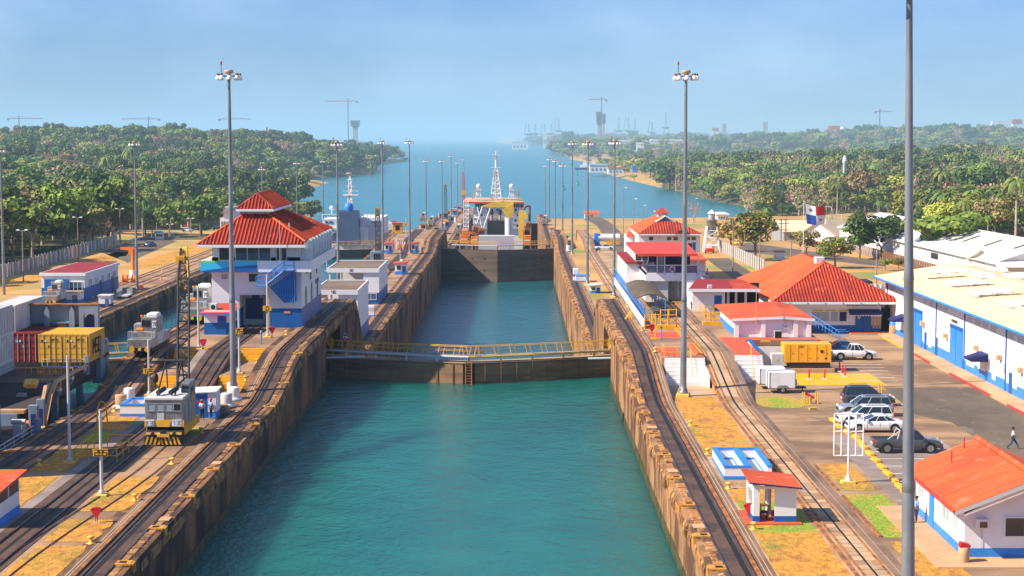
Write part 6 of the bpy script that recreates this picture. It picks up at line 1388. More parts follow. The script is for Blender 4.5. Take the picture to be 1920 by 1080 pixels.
# --- generator, silo fans, ramp walls
t=thing('generator','long yellow generator container on a concrete pad','generator',G(1475,698,zr));gx,gy,_=t.location
gw=XA(1563,gy)-gx;
MB().box(-.2,gw+.3,-.3,2.6,0,.42).Y('concrete_pad','sidewalk',t);MB().box(.3,gw-.1,.05,2.2,.42,1.05).Y('fuel_tank','black',t)
g=MB().bbox(-.3,gw,-.05,2.3,1.05,3.0,.05).Y('enclosure','yelgen',t)
for k in (.35,1.25,2.25,3.25,4.3):MB().box(k*gw/4.9,k*gw/4.9+.02,-.075,-.05,1.15,2.9).Y('door_seam','wood',t)
for (a,c) in ((.6,2.0),(1.5,1.9),(2.4,2.5),(3.2,2.5),(2.4,1.5),(3.2,1.5),(4.2,2.0)):MB().cyl((a,-.09,c),(a,-.05,c),.05,n=8).Y('latch','black',t)
MB().cyl((3.65,-.09,2.2),(3.65,-.05,2.2),.17,n=14).Y('gauge','black',t);MB().text('CAT',(1.32,-.06,2.62),(1,0,0),(0,0,1),.2,t=.02).Y('lettering','text',t);MB().box(3.95,4.2,-.075,-.05,1.4,1.55).Y('lettering','text',t)
MB().box(-1.55,-.35,.0,1.5,.5,1.9).Y('switch_cabinet','lgrey',t);MB().prism([(-1.1,1.2),(-.8,1.2),(-.95,1.46)],-.02,-.001,'y').Y('warning_sign','yellow',t)
t=thing('ventilator','stack of round silver ventilator drums beside the generator','ventilator',G(1463,652,zr))
t.location.z=zr+2.2
MB().box(-.9,1.2,-.5,1.2,-2.2,-.05).Y('white_plinth','white',t);MB().box(-.9,1.2,-.5,1.2,-.05,.03).Y('red_top','redfloor',t)
MB().lathe([(.5,0),(.62,.2),(.66,.6),(.75,.75),(.7,.95),(.2,1.0)],(.35,-.1,.02),16).Y('drum','galv',t);MB().lathe([(.62,0),(.66,.9),(.5,1.0),(.42,1.02),(.44,1.6),(.1,1.65)],(-.35,.8,.02),16).Y('drum','galv',t)
t=thing('ramp_wall','white and navy edged ramp wall left of the generator','wall',G(1420,700,zr));rx,ry,_=t.location
MB().prism([(0,0),(0,.6),(1.2,2.3),(7.5,2.6),(7.5,0)],0,.25,'x').Y('side_wall','white',t);MB().prism([(-.05,.6),(-.05,.75),(1.15,2.45),(7.5,2.75),(7.5,2.6),(1.2,2.3)],-.06,.31,'x').Y('navy_coping','blue',t)
MB().box(.25,3.4,4.0,4.2,0,2.3).Y('rear_wall','white',t);MB().box(.25,3.4,.0,.2,0,.5).Y('front_kerb','white',t);MB().box(.25,3.4,-.04,.24,.5,.6).Y('navy_edge','blue',t)
t=thing('railing','light blue railings of the access ramp behind the generator','railing',G(1522,632,zr))
q=MB();
for yo in (0,2.0):
 for hh in (.6,1.15):q.path([(0,yo,1.6+hh),(2.6,yo-4,hh),(3.8,yo-4,hh)],.045,5)
 for k in range(5):q.bar((k*.65,yo-k,1.6-.4*k),(k*.65,yo-k,2.75-.4*k),.045)
q.Y('rail','lblue',t)
for px_ in (1472,1502,1534):pass
for i,(px,py) in enumerate(((1517,711),(1546,711),(1584,706),(1579,702),(1574,697))):
 t=thing('bollard',f'red steel bollard {("left of the generator pad front", "right of the generator pad front", "at the pad corner, nearest of three", "at the pad corner, middle of three", "at the pad corner, farthest of three")[i]}','bollard',G(px,py,zr),0,'red bollards around the generator')
 MB().cyl((0,0,.1),(0,0,.95),.09,n=10).sphere((0,0,.95),.09,8).Y('post','red',t);MB().box(-.2,.2,-.2,.2,0,.1).Y('foot','white',t)
for i,(px,py) in enumerate(((1505,757),(1508.5,757.5),(1530,756),(1534,757.5),(1648,748),(1653,750))):
 t=thing('bollard',f'thin yellow bollard {("left of the hydrant, outer", "left of the hydrant, inner", "right of the hydrant, inner", "right of the hydrant, outer", "behind the dark estate car, left", "behind the dark estate car, right")[i]}','bollard',G(px,py,zr),0,'thin yellow bollards of the car park')
 MB().cyl((0,0,0),(0,0,1.05 if i<4 else 1.5),.06,n=8).Y('post','yellow',t);MB().sphere((0,0,1.05 if i<4 else 1.5),.065,8).Y('cap','bolly',t)
t=thing('hydrant','red and yellow fire hydrant between thin yellow bollards','hydrant',G(1519,757,zr));MB().lathe([(.18,0),(.16,.5),(.2,.55),(.14,.8),(.03,.9)],n=10).Y('body','yellow',t);MB().cyl((-.5,0,1.0),(.35,-.1,.55),.12,n=8).Y('hose_coil','crimson',t)
t=thing('wheel_stop','single yellow wheel stop beside the hydrant grass','wheel stop',G(1524,768,zr),.4);MB().bbox(-.4,.4,-.1,.1,0,.2,.04).Y('block','bolly',t)
# --- trailers
def trailer(label,p,rz,m='white'):
 t=thing('cargo_trailer',label,'trailer',p,rz);MB().bbox(0,2.6,0,1.9,.5,2.1,.05).build('box_body',M[m],t);MB().box(.0,2.6,-.01,1.91,.45,.55).Y('skirt','alu',t)
 for a in (.05,2.5):MB().box(a,a+.06,-.03,0,.55,2.05).Y('corner_post','alu',t)
 MB().cyl((1.35,-.12,.36),(1.35,.12,.36),.36,n=18).cyl((1.35,-.13,.36),(1.35,-.12,.36),.18,n=12,m=1).build('wheel',[M['rubber'],M['alu']],t);MB().cyl((1.35,1.8,.36),(1.35,2.0,.36),.36,n=18).Y('wheel','rubber',t)
 MB().prism([(.75,.55),(.95,.8),(1.75,.8),(1.95,.55)],-.16,-.02,'y').Y('mudguard','alu',t);MB().bar((2.6,.3,.45),(3.7,.95,.45),.05).bar((2.6,1.6,.45),(3.7,.95,.45),.05).cyl((3.4,.95,0),(3.4,.95,.6),.05,n=6).Y('drawbar','black',t)
 MB().cyl((2.64,.9,1.0),(2.8,.9,1.0),.3,n=14).Y('spare_wheel','rubber',t)
 for (a,c) in ((.1,.6),(.1,1.95),(2.45,.6),(2.45,1.95)):MB().box(a,a+.1,-.035,-.0,c,c+.06).Y('marker_lamp','red',t)
 return t
trailer('white box trailer parked beside the hydrant, nearer of two',G(1441,738,zr),0);trailer('white box trailer half hidden behind the nearer one',(G(1441,738,zr)[0]-.55,G(1441,738,zr)[1]+2.7,zr),0)
t=thing('crate','small rusty brown crate behind the trailers','crate',G(1432,720,zr));MB().bbox(0,.6,0,.8,0,1.1,.05).Y('body','railrust',t);MB().box(.05,.55,-.02,0,.1,1.0).Y('door','tiles',t)
# --- cars
def car(label,p,rz,paint,kind='suv',L_=4.7,W_=1.85,H_=1.75,rail=True):
 """lofted body, x forward, origin at the middle of the near side on the ground"""
 t=thing('parked_car' if kind!='pickup' else 'pickup_truck',label,'car' if kind!='pickup' else 'pickup',p,rz)
 hw=W_/2
 if kind=='sedan':S_=[(-.5,.45,.80,.86),(-.485,.30,.90,.95),(-.40,.22,.98,1.0),(-.28,.2,1.0,1.0),(0,.2,.97,1.0),(.2,.2,.95,1.0),(.36,.22,.86,.98),(.455,.27,.74,.92),(.5,.38,.60,.80)]
 elif kind=='pickup':S_=[(-.5,.55,.98,.9),(-.49,.45,1.08,.97),(-.42,.4,1.1,1.0),(-.1,.38,1.1,1.0),(.1,.38,1.08,1.0),(.22,.38,1.08,1.0),(.38,.4,1.02,.98),(.465,.42,.92,.92),(.5,.5,.75,.82)]
 else :S_=[(-.5,.5,.95,.88),(-.485,.36,1.06,.96),(-.4,.28,1.1,1.0),(-.2,.27,1.08,1.0),(.05,.27,1.06,1.0),(.2,.27,1.04,1.0),(.37,.3,.97,.98),(.46,.34,.85,.92),(.5,.45,.68,.82)]
 v,f=[],[]
 for (u,zb_,zt_,k) in S_:
  x=u*L_;w_=hw*k
  v+=[(x,-w_*.93,zb_),(x,-w_,zb_+.18),(x,-w_,zt_*.72+zb_*.2),(x,-w_*.94,zt_-.03),(x,-w_*.8,zt_),(x,w_*.8,zt_),(x,w_*.94,zt_-.03),(x,w_,zt_*.72+zb_*.2),(x,w_,zb_+.18),(x,w_*.93,zb_)]
 n=10
 for i in range(len(S_)-1):
  for k in range(n):f.append((i*n+k,(i+1)*n+k,(i+1)*n+(k+1)%n,i*n+(k+1)%n))
 f+=[tuple(range(n)),tuple(range(len(S_)*n-1,(len(S_)-1)*n-1,-1))]
 q=MB();q.add(v,f,0,True);q.build('body',M[paint],t)
 zt=(.98 if kind=='sedan' else 1.07)
 if kind=='sedan':gx_=(-.36,-.17,.03,.23)
 elif kind=='pickup':gx_=(-.10,-.05,.13,.27)
 else :gx_=(-.46,-.40,.06,.24)
 a,b_,c,d=[g_*L_ for g_ in gx_];wb,wt=hw*.9,hw*.72
 gl=MB().add([(a,-wb,zt-.04),(d,-wb,zt-.06),(d,wb,zt-.06),(a,wb,zt-.04),(b_,-wt,H_-.05),(c,-wt,H_-.05),(c,wt,H_-.05),(b_,wt,H_-.05)],[(0,1,5,4),(1,2,6,5),(2,3,7,6),(3,0,4,7),(4,5,6,7)]).Y('glasshouse','glass',t)
 MB().add([(b_-.05,-wt-.02,H_-.06),(c+.05,-wt-.02,H_-.06),(c+.05,wt+.02,H_-.06),(b_-.05,wt+.02,H_-.06),(b_+.1,-wt*.85,H_+.02),(c-.1,-wt*.85,H_+.02),(c-.1,wt*.85,H_+.02),(b_+.1,wt*.85,H_+.02)],[(0,1,5,4),(1,2,6,5),(2,3,7,6),(3,0,4,7),(4,5,6,7),(0,3,2,1)],0,False).build('roof',M[paint],t)
 q=MB()
 for s_ in (-1,1):
  for (p0,p1) in (((a,zt-.04),(b_,H_-.05)),((d,zt-.06),(c,H_-.05)),(((a*.35+d*.65),zt-.05),((b_*.35+c*.65),H_-.05)),(((a*.72+d*.28),zt-.05),((b_*.72+c*.28),H_-.05))):
   q.cyl((p0[0],s_*(wb+.005),p0[1]),(p1[0],s_*(wt+.01),p1[1]),.022,n=5)
 q.build('pillars',M[paint],t)
 r=.34 if kind=='sedan' else .39
 for u in (-.31,.315):
  for s_ in (-1,1):
   w_=MB().cyl((u*L_,s_*(hw-.24),r),(u*L_,s_*(hw+.01),r),r,n=20).Y('wheel','rubber',t)
   MB().cyl((u*L_,s_*(hw+.0),r),(u*L_,s_*(hw+.025),r),r*.66,n=14).build('rim',M['alu'],w_)
   MB().cyl((u*L_,s_*(hw-.2),r+.04),(u*L_,s_*(hw+.004),r+.04),r*1.2,n=20).Y('wheel_arch','black',t)
 for s_ in (-1,1):
  MB().box(.455*L_,.487*L_,s_*hw*.55,s_*hw*.86,.66 if kind=='sedan' else .76,.80 if kind=='sedan' else .9).Y('headlight','lampw',t)
  MB().box(-.499*L_,-.475*L_,s_*hw*.72,s_*hw*.95,.72,.95 if kind=='sedan' else 1.05).Y('tail_light','crimson',t);MB().bbox(d-.35,d-.12,s_*(wb+.02),s_*(wb+.22),zt-.02,zt+.16,.02).build('mirror',M[paint],t)
  MB().box(-.05*L_,-.05*L_+.02,s_*(hw+.0),s_*(hw+.012),.45,zt-.12).box(.18*L_,.18*L_+.02,s_*hw,s_*(hw+.012),.45,zt-.12).box(-.4*L_*.55,-.4*L_*.55+.02,s_*hw,s_*(hw+.012),.45,zt-.12).Y('door_seam','black',t)
 MB().box(.488*L_,.503*L_,-hw*.5,hw*.5,.5,.72).Y('grille','black',t);MB().box(-.505*L_,-.49*L_,-hw*.3,hw*.3,.62,.78).Y('number_plate','lampw',t);MB().bbox(.47*L_,.51*L_,-hw*.8,hw*.8,.32,.5,.03).build('bumper',M[paint],t)
 if kind=='pickup':
  MB().box(-.485*L_,-.115*L_,-hw*.78,hw*.78,1.06,1.107).Y('load_bed','black',t)
  if rail:MB().path([(-.16*L_,-hw*.85,1.1),(-.12*L_,-hw*.7,1.75),(-.12*L_,hw*.7,1.75),(-.16*L_,hw*.85,1.1)],.04,6).path([(-.30*L_,-hw*.85,1.1),(-.13*L_,-hw*.7,1.7)],.04,6).Y('roll_bar','lgrey',t)
 elif kind=='suv':
  MB().bar((b_+.3,-wt*.9,H_+.08),(c-.2,-wt*.9,H_+.08),.025).bar((b_+.3,wt*.9,H_+.08),(c-.2,wt*.9,H_+.08),.025).Y('roof_rails','black',t)
 return t
def carat(px0,px1,py,**k):
 p0,p1=G(px0,py,zr),G(px1,py,zr);return ((p0[0]+p1[0])/2,p0[1]+.95,zr+.02)
car('slate blue estate car, farthest of the four cars parked in a row',carat(1580,1680,763),0,'cardark','suv',4.75,H_=1.8)
car('silver grey estate car parked nose left, second of the row',carat(1570,1680,782),pi,'carsilver','suv',4.85,H_=1.75)
car('white estate car with grey roof rails parked nose left',carat(1568,1684,800),pi,'carwhite','suv',4.7,H_=1.7)
car('white saloon car parked nose left behind the empty sign frame',carat(1590,1700,812),pi,'carwhite','sedan',4.75,H_=1.42)
car('dark grey pickup truck with chrome roll bar parked nose right',carat(1638,1770,851),0,'cargrey','pickup',5.4,H_=1.8)
car('white pickup truck parked beside the yellow generator',carat(1561,1644,676),0,'carwhite','pickup',5.0,H_=1.75,rail=False)
car('dark blue car behind the white pickup by the generator',carat(1562,1612,664),0,'carblue','sedan',4.3,H_=1.45)
ws=thing('wheel_stop','tmp','wheel stop',(0,0,0),0,'yellow wheel stops along the parking bays');MB().bbox(-.2,.2,-.78,.78,0,.24,.06).build('block',M['yellow'],ws)
wk=list(ws.children);first=True
WS=[G(x,y,zr) for x,y in ((1563,790),(1573,801),(1590,812),(1605,822),(1614,831))]+[(25.75-i*.0,135.5-i*2.55,zr) for i in range(9)]
ORD=['first','second','third','fourth','fifth','sixth','seventh','eighth','ninth']
for i,p in enumerate(WS):
 lab=f'yellow wheel stop bar, {ORD[i - 5]} in the row from sign frame to gate house' if i>4 else f'yellow wheel stop bar at the parked cars, {ORD[i]} from the far end'
 if i>4:p=G(1620+(i-5)*11.2,840+(i-5)*12.4,zr)
 if i==0:ws.location=p;ws['label']=lab;ws.rotation_euler[2]=.12
 else :copy_thing(ws,p,.06,lab,kids=wk)
# --- empty white sign frame
t=thing('sign_frame','empty white metal sign frame on a post in the grass','sign frame',G(1590,906,zr));px_m=FPX/t.location[1]
w2=27.5/px_m;za,zb_=(906-853)/px_m,(906-773)/px_m
MB().bbox(-.5,.5,-.4,.4,0,.2,.05).Y('footing','bolly',t);MB().lathe([(.25,.22),(.22,.3),(.09,.6)],n=10).cyl((0,0,.3),(0,0,zb_),.07,n=8).Y('post','white',t)
q=MB();
for zz in (za,(za*.42+zb_*.58),zb_):q.cyl((-w2,0,zz),(w2,0,zz),.055,n=8)
for k in (-1,-.5,.5,1):q.cyl((w2*k,0,za),(w2*k,0,zb_),.055,n=8)
q.Y('frame_bars','white',t)
# --- open shelter (guard booth)
t=thing('open_shelter','small white open shelter with sloping red roof, chair and desk inside','shelter',G(1412,982,zr));X_,Y_,_=t.location;Wd=XA(1501,Y_)-X_;Dp=3.2
MB().box(-.5,Wd+.3,-.5,Dp+.3,.01,.12).Y('floor_slab','tiles',t)
for (a,b_,c,d,z0_,z1_) in ((-.0,.14,.0,.5,.12,2.5),(0,.14,2.5,Dp,.12,2.5),(0,.14,.5,2.5,.12,1.0),(0,.14,.5,2.5,2.0,2.5)):MB().box(a,b_,c,d,z0_,z1_).Y('left_wall','white',t)
MB().box(0.14,.4,0,.14,.12,2.5).Y('front_post','white',t);MB().box(1.38,Wd,0,.14,.5,2.35).Y('front_wall','white',t);MB().box(.4,1.38,0,.14,2.25,2.4).Y('front_lintel','white',t);MB().box(1.36,Wd+.02,-.03,.16,.12,.5).Y('blue_base','blue',t);MB().box(-.03,.42,-.03,Dp,.12,.5).Y('blue_base','blue',t)
MB().box(Wd-.14,Wd,.14,Dp,.12,2.3).Y('right_wall','white',t);MB().box(1.2,1.38,1.6,Dp,.12,2.4).Y('inner_wall','whitew',t)
MB().slab([(-.35,-.5,2.78),(Wd+.3,-.5,2.42),(Wd+.3,Dp+.3,2.5),(-.35,Dp+.3,2.9)],.09).Y('roof','tiles',t);MB().add([(-.35,-.52,2.78),(Wd+.3,-.52,2.42),(Wd+.3,-.52,2.32),(-.35,-.52,2.68)],[(0,1,2,3)]).Y('navy_fascia','navy',t)
q=MB()
for k in range(4):q.box(.02,.05,.6+k*.5,.66+k*.5,1.0,2.0)
q.Y('window_bar','lgrey',t)
t=thing('chair','dark patterned chair inside the open shelter','chair',(X_+.55,Y_+.6,zr+.12))
MB().box(0,.5,0,.5,.42,.5).Y('seat','navy',t);MB().box(0,.06,0,.5,.5,1.0).Y('backrest','wood',t)
for a in ((.02,.02),(.44,.02),(.02,.44),(.44,.44)):MB().box(a[0],a[0]+.05,a[1],a[1]+.05,0,.42).Y('leg','wood',t)
t=thing('desk','small brown desk behind the chair in the open shelter','desk',(X_+.4,Y_+1.4,zr+.12));MB().box(0,.85,0,.6,.7,.76).Y('desk_top','wood',t)
for a in ((.02,.02),(.78,.02),(.02,.53),(.78,.53)):MB().box(a[0],a[0]+.05,a[1],a[1]+.05,0,.7).Y('leg','wood',t)
# --- house at the lower right
t=thing('gate_house','white house with salmon sheet roof, blue base band and window air conditioner','house',(26.1,98,zr))
x0,x1,y0,y1=26.15,33.6,98.0,110.0;zs=.62
MB().box(x0-.03,x1+.03,y0-.03,y1+.03,zr,zr+zs).W('blue_base','lblue',t);
xm=29.9;zE=33.15;zR=35.3
MB().add([(x0,y0,zr+zs),(x1,y0,zr+zs),(x1,y1,zr+zs),(x0,y1,zr+zs),(x0,y0,zE),(x1,y0,zE),(x1,y1,zE),(x0,y1,zE),(xm,y0,zR-.25),(xm,y1,zR-.25)],[(0,1,5,8,4),(2,3,7,9,6),(1,2,6,5),(3,0,4,7),(0,3,2,1)]).W('wall','white',t)
Lx=25.2;Rx=34.6;ya,yb=96.6,109.8;ze_=ZA(966,96.6);zr_=ze_+(xm-Lx)*.40
zr_=ze_+1.9
for k in range(11):
 yy=ya+(yb-ya)*k/11;y2=ya+(yb-ya)*(k+1)/11-.03;dz=.012*(k%2)
 MB().slab([(Lx,yy,ze_+dz),(xm,yy,zr_+dz),(xm,y2,zr_+dz),(Lx,y2,ze_+dz)],.06).W('roof_sheet','tiles',t)
 MB().slab([(xm,yy,zr_+dz),(Rx,yy,ze_+dz),(Rx,y2,ze_+dz),(xm,y2,zr_+dz)],.06).W('roof_sheet','tiles',t)
k=0;yy=ya
while yy<yb-.3:MB().cyl((xm,yy,zr_+.05),(xm,yy+.42,zr_+.08),.2,n=8).W('ridge_tile','tiles',t);yy+=.45
MB().box(Lx-.08,Lx+.02,ya,yb,ze_-.12,ze_+.05).W('eave_gutter','redroof',t)
q=MB().add([(Lx,ya-.04,ze_-.02),(xm,ya-.04,zr_-.02),(xm,ya-.04,zr_-.28),(Lx,ya-.04,ze_-.28)],[(0,3,2,1)]).add([(xm,ya-.04,zr_-.02),(Rx,ya-.04,ze_-.02),(Rx,ya-.04,ze_-.28),(xm,ya-.04,zr_-.28)],[(0,3,2,1)]);q.W('verge_board','lgrey',t)
for (a,c) in ((27.5,106.5),(28.8,108.5)):MB().cyl((a,c,ze_+(a-Lx)*.4),(a,c,ze_+(a-Lx)*.4+.75),.05,n=6).W('roof_pipe','red',t)
ac=MB().bbox(XA(1844,97.7),XA(1867,97.7),97.45,98,ZA(999,97.6),ZA(981,97.6),.03).W('air_conditioner','white',t)
MB().box(XA(1849,97.7)-26.1,XA(1863,97.7)-26.1,97.42-98,97.45-98,ZA(997,97.6)-zr,ZA(986,97.6)-zr).build('grille',M['wood'],ac)
MB().bar((XA(1855,98),97.96,zr+zs),(XA(1855,98),97.96,ZA(999,98)),.015).W('cable','grey',t)
window(t,XA(1899,98),XA(1935,98),ZA(1014,98),ZA(979,98),98,gm='glass',mull=0)
for (a,c) in ((99.2,100.2),(101.3,102.8),(107.8,109)):window(t,a,c,zr+1.3,zr+2.2,x0,ny=-1,axis='y',gm='pglass',mull=1)
MB().box(x0-.06,x0,105.2,106.3,zr,zr+2.3).W('door','lblue',t)
b=MB().box(24.0,33,95.6,98,zr+.0,zr+.1).box(24.0,26.15,98,112,zr,zr+.1);struct('path',b,M['sidewalk'])
t=thing('litter_bin','round concrete litter bin with tilted pink red lid by the house corner','litter bin',G(1807,1056,zr));t.location.z+=.1
MB().lathe([(.30,0),(.32,.1),(.31,.5),(.33,.85),(.27,.87)],n=16).Y('bin_body','sidewalk',t);MB().prism([(-.3,.88),(.34,.9),(.3,1.02),(-.22,1.18)],-.25,.25,'y').Y('lid','crimson',t)
t=thing('wet_floor_sign','small yellow folding sign by the red roofed house wall','sign',G(1738,978,zr));t.location.z+=.1;MB().add([(-.15,-.1,0),(.15,-.1,0),(.1,0,.7),(-.1,0,.7),(-.15,.1,0),(.15,.1,0)],[(0,1,2,3),(5,4,3,2)]).Y('panel','yellow',t)
t=thing('litter_bin','tan litter bin with blue lid at the passage before the warehouse','litter bin',G(1675,627,zr));MB().lathe([(.5,0),(.55,.2),(.5,1.2)],n=14).Y('bin_body','sidewalk',t);MB().lathe([(.52,1.2),(.5,1.5),(.3,1.75),(.05,1.8)],n=14).Y('lid','lblue',t)
# --- warehouse on the right
t=thing('warehouse','long white warehouse with bright blue doors and cream roof with white skylights','warehouse',(47.3,218,zr))
xw,yA,yB=47.3,218.0,100.0;zt=37.1;xr=66.0;xm=56.2;zrid=38.7
MB().box(xw,xr,yB,yA,zr,zt).W('wall','white',t)
MB().add([(xw,yA-.02,zt),(xr,yA-.02,zt),(xm,yA-.02,zrid),(xw,yB,zt),(xr,yB,zt),(xm,yB,zrid)],[(0,1,2),(3,5,4)]).W('gable','white',t)
yy=yB
while yy<yA:
 L_=rr.uniform(1.2,3.4);h_=rr.choice((.75,.95,1.15,.6));MB().box(xw-.03,xw,yy,min(yA,yy+L_-.002),zr,zr+h_).W('blue_base','lblue',t);yy+=L_
ex=45.9
for k in range(8):
 ya_,yb_=yB+(yA+.8-yB)*k/8,yB+(yA+.8-yB)*(k+1)/8-.02
 MB().slab([(ex,ya_,zt+.22),(xm,ya_,zrid+.25),(xm,yb_,zrid+.25),(ex,yb_,zt+.22)],.1).W('roof_sheet','cream',t);MB().slab([(xm,ya_,zrid+.25),(xr+1,ya_,zt+.22),(xr+1,yb_,zt+.22),(xm,yb_,zrid+.25)],.1).W('roof_sheet','cream',t)
MB().cyl((ex-.05,yB,zt+.12),(ex-.05,yA+.8,zt+.12),.14,n=8).W('gutter','lblue',t);MB().box(ex,xr+1,yA+.8,yA+.9,zt-.0,zt+.15).W('end_fascia','lgrey',t)
zS=lambda x:zt+.22+(x-ex)/(xm-ex)*(zrid-zt+.03)
for (xx,yy) in ((52.6,211),(54.2,209),(50.8,196),(52.4,194),(50.2,184),(52.3,184),(54.8,199),(60.5,214),(63,211),(58.5,200),(50.4,172),(53,172)):
 sl=MB();zz=zS(xx if xx<xm else 2*xm-xx);sl.bbox(xx-.9,xx+.9,yy-1.7,yy+1.7,zz+.0,zz+.38,.12);sl=sl.W('skylight','white',t)
 q=MB();
 for i in range(7):q.box(xx-.85+i*.27-47.3,xx-.76+i*.27-47.3,yy-1.5-218,yy+1.5-218,zz+.38-zr,zz+.42-zr)
 q.build('glazing_bar',M['lampw'],sl)
for i in range(16):
 xx,yy=50.5+(i%4)*.9,205-(i//4)*11.5-(i%4)*.8;MB().box(xx-.9,xx+.9,yy,yy+.18,zS(xx)+.0,zS(xx)+.12).build('rust_strip',M['wood'] if False else M['bedside'],t,world=True)
for yy in (216.5,204.8,191,178.8,163.5,150.5,138):
 MB().box(xw-.1,xw,yy,yy+.22,zr,zt).W('drain_pipe','blue',t)
for (a,c) in ((203.9,197.6),(184.6,179.5),(156.0,150.8)):
 d=MB().box(xw-.12,xw,c,a,zr,zr+4.4).W('big_door','lblue',t);MB().box(xw-.16-47.3,xw-.12-47.3,c-218,a-218,4.0,4.4).build('door_header',M['blue'],d);MB().box(xw-.14-47.3,xw-.12-47.3,(a+c)/2-218,(a+c)/2+.04-218,0,4.0).build('door_joint',M['blue'],d)
for yy in (195.5,190.3,161.5):MB().box(xw-.08,xw,yy,yy+.9,zr,zr+2.1).W('door','blue',t)
yy=214.5
for g_,yy in enumerate((213.6,211.4,209.2,207.0,196.2,193.6,189.6,187.0,177.0,174.0,171.0,168.0,162.0,159.0,156.8,149,146)):
 window(t,yy-1.0,yy+.9,zr+4.6,zr+5.9,xw,ny=-1,axis='y',gm='lgrey',mull=3,fm='white',f=.06)
for yy in (209.5,206.0):window(t,yy,yy+.9,zr+1.2,zr+2.4,xw,ny=-1,axis='y',gm='pglass',mull=0)
for (yy,z_) in ((196.5,2.8),(185.8,2.6),(173.4,2.8),(165,2.9),(158,2.6)):
 MB().bbox(xw-.45,xw,yy,yy+.7,zr+z_,zr+z_+.5,.04).W('wall_unit','sidewalk',t);
for (yy,z_) in ((193.8,2.0),(167.4,1.9),(164.2,1.8)):MB().box(xw-.1,xw,yy-.3,yy+1.3,zr+z_,zr+z_+.9).W('meter_box','lgrey',t)
flat_awning_y=MB().add([(xw,172.6,zr+2.9),(xw,169.8,zr+2.9),(xw-1.7,169.8,zr+2.35),(xw-1.7,172.6,zr+2.35),(xw,172.6,zr+2.1),(xw,169.8,zr+2.1),(xw-1.7,169.8,zr+2.1),(xw-1.7,172.6,zr+2.1)],[(0,1,2,3),(2,1,5,6),(3,2,6,7),(0,3,7,4)]).W('awning','navy',t)
MB().add([(xw,208.4,zr+3.0),(xw,206,zr+3.0),(xw-1.7,206,zr+2.4),(xw-1.7,208.4,zr+2.4),(xw,208.4,zr+2.2),(xw,206,zr+2.2),(xw-1.7,206,zr+2.2),(xw-1.7,208.4,zr+2.2)],[(0,1,2,3),(2,1,5,6),(3,2,6,7),(0,3,7,4)]).W('awning','navy',t)
MB().box(xw-.05,xw,199,202.5,zr+4.6,zr+4.95).W('door_sign','whitew',t);MB().text('MAINTENANCE',(xw-.06,184.3,zr+4.62),(0,-1,0),(0,0,1),.3,t=.02).W('door_lettering','text',t)
# --- second hipped building (far) with cupola, annexes, wall and tank
t=thing('office_building','two storey white office with hipped red tile roof, gablet and small red cupola','building',(36,385,23.5))
Yo=372.0;x0,x1=XA(1198,Yo),XA(1313,Yo);ze=ZA(438,Yo-2)
MB().box(x0,x1,Yo,Yo+24,23.5,ze).W('wall','white',t)
rx0,rx1=XA(1197,Yo-2),XA(1317,Yo-2);ry0,ry1=Yo-2,Yo+27;mx=(rx0+rx1)/2-.6;zr2=ZA(404,Yo+6)
ya_,yb_=Yo+7,Yo+19
roof_face(t,(rx0,ry0,ze),(rx1,ry0,ze),(mx,ya_,zr2),(mx,ya_,zr2),M['tile'],ribs=.6)
roof_face(t,(rx0,ry1,ze),(rx0,ry0,ze),(mx,ya_,zr2),(mx,yb_,zr2),M['tiles'],ribs=.6);roof_face(t,(rx1,ry0,ze),(rx1,ry1,ze),(mx,yb_,zr2),(mx,ya_,zr2),M['tile'],ribs=0);roof_face(t,(rx1,ry1,ze),(rx0,ry1,ze),(mx,yb_,zr2),(mx,yb_,zr2),M['tile'],ribs=0)  # left slope coloured as sunlit tile, the other slopes plain red tile
MB().box(rx0,rx1,ry0-.05,ry0+.1,ze-.3,ze-.04).box(rx0,rx0+.1,ry0,ry1,ze-.3,ze-.04).W('fascia','white',t)
MB().prism([(mx-2.6,zr2-1.6),(mx+2.6,zr2-1.6),(mx,zr2-.1)],Yo+4,Yo+4.2,'y').W('gablet','navygrey',t);q=MB().bar((mx-2.9,Yo+3.9,zr2-1.75),(mx,Yo+3.9,zr2+.05),.16).bar((mx+2.9,Yo+3.9,zr2-1.75),(mx,Yo+3.9,zr2+.05),.16);q.W('gablet_edge','white',t)
MB().box(mx-1.1,mx+1.1,Yo+10,Yo+13,zr2-.5,zr2+.5).W('cupola_wall','white',t)
MB().add([(mx-1.7,Yo+9.3,zr2+.5),(mx+1.7,Yo+9.3,zr2+.5),(mx+1.7,Yo+13.7,zr2+.5),(mx-1.7,Yo+13.7,zr2+.5),(mx,Yo+11.5,zr2+1.6)],[(0,1,4),(1,2,4),(2,3,4),(3,0,4),(0,3,2,1)]).W('cupola_roof','tile',t)
for (a,c) in ((1217,1225),(1251,1259),(1263,1271),(1286,1294),(1297,1305)):window(t,XA(a,Yo),XA(c,Yo),ZA(450,Yo),ZA(443.5,Yo),Yo,gm='glass',mull=0)
MB().box(XA(1299,Yo),XA(1305,Yo),Yo-.05,Yo,23.5,ZA(454,Yo)).W('door','blue',t);MB().box(XA(1287,Yo),XA(1298,Yo),Yo-.05,Yo,ZA(470,Yo),ZA(456,Yo)).W('garage_opening','dark',t)
MB().box(XA(1176,385),XA(1198,380),385,395,23.5,ZA(443,385)).W('annex_wall','white',t);MB().slab([(XA(1175,384),384,ZA(441,384)),(XA(1198,384),384,ZA(441,384)),(XA(1196,396),396,ZA(434,396)),(XA(1178,396),396,ZA(434,396))],.25).W('annex_roof','redroof',t)
t=thing('gate_lodge','white lodge with orange red roof right of the pavilion','building',(26,262,33));Yl=262
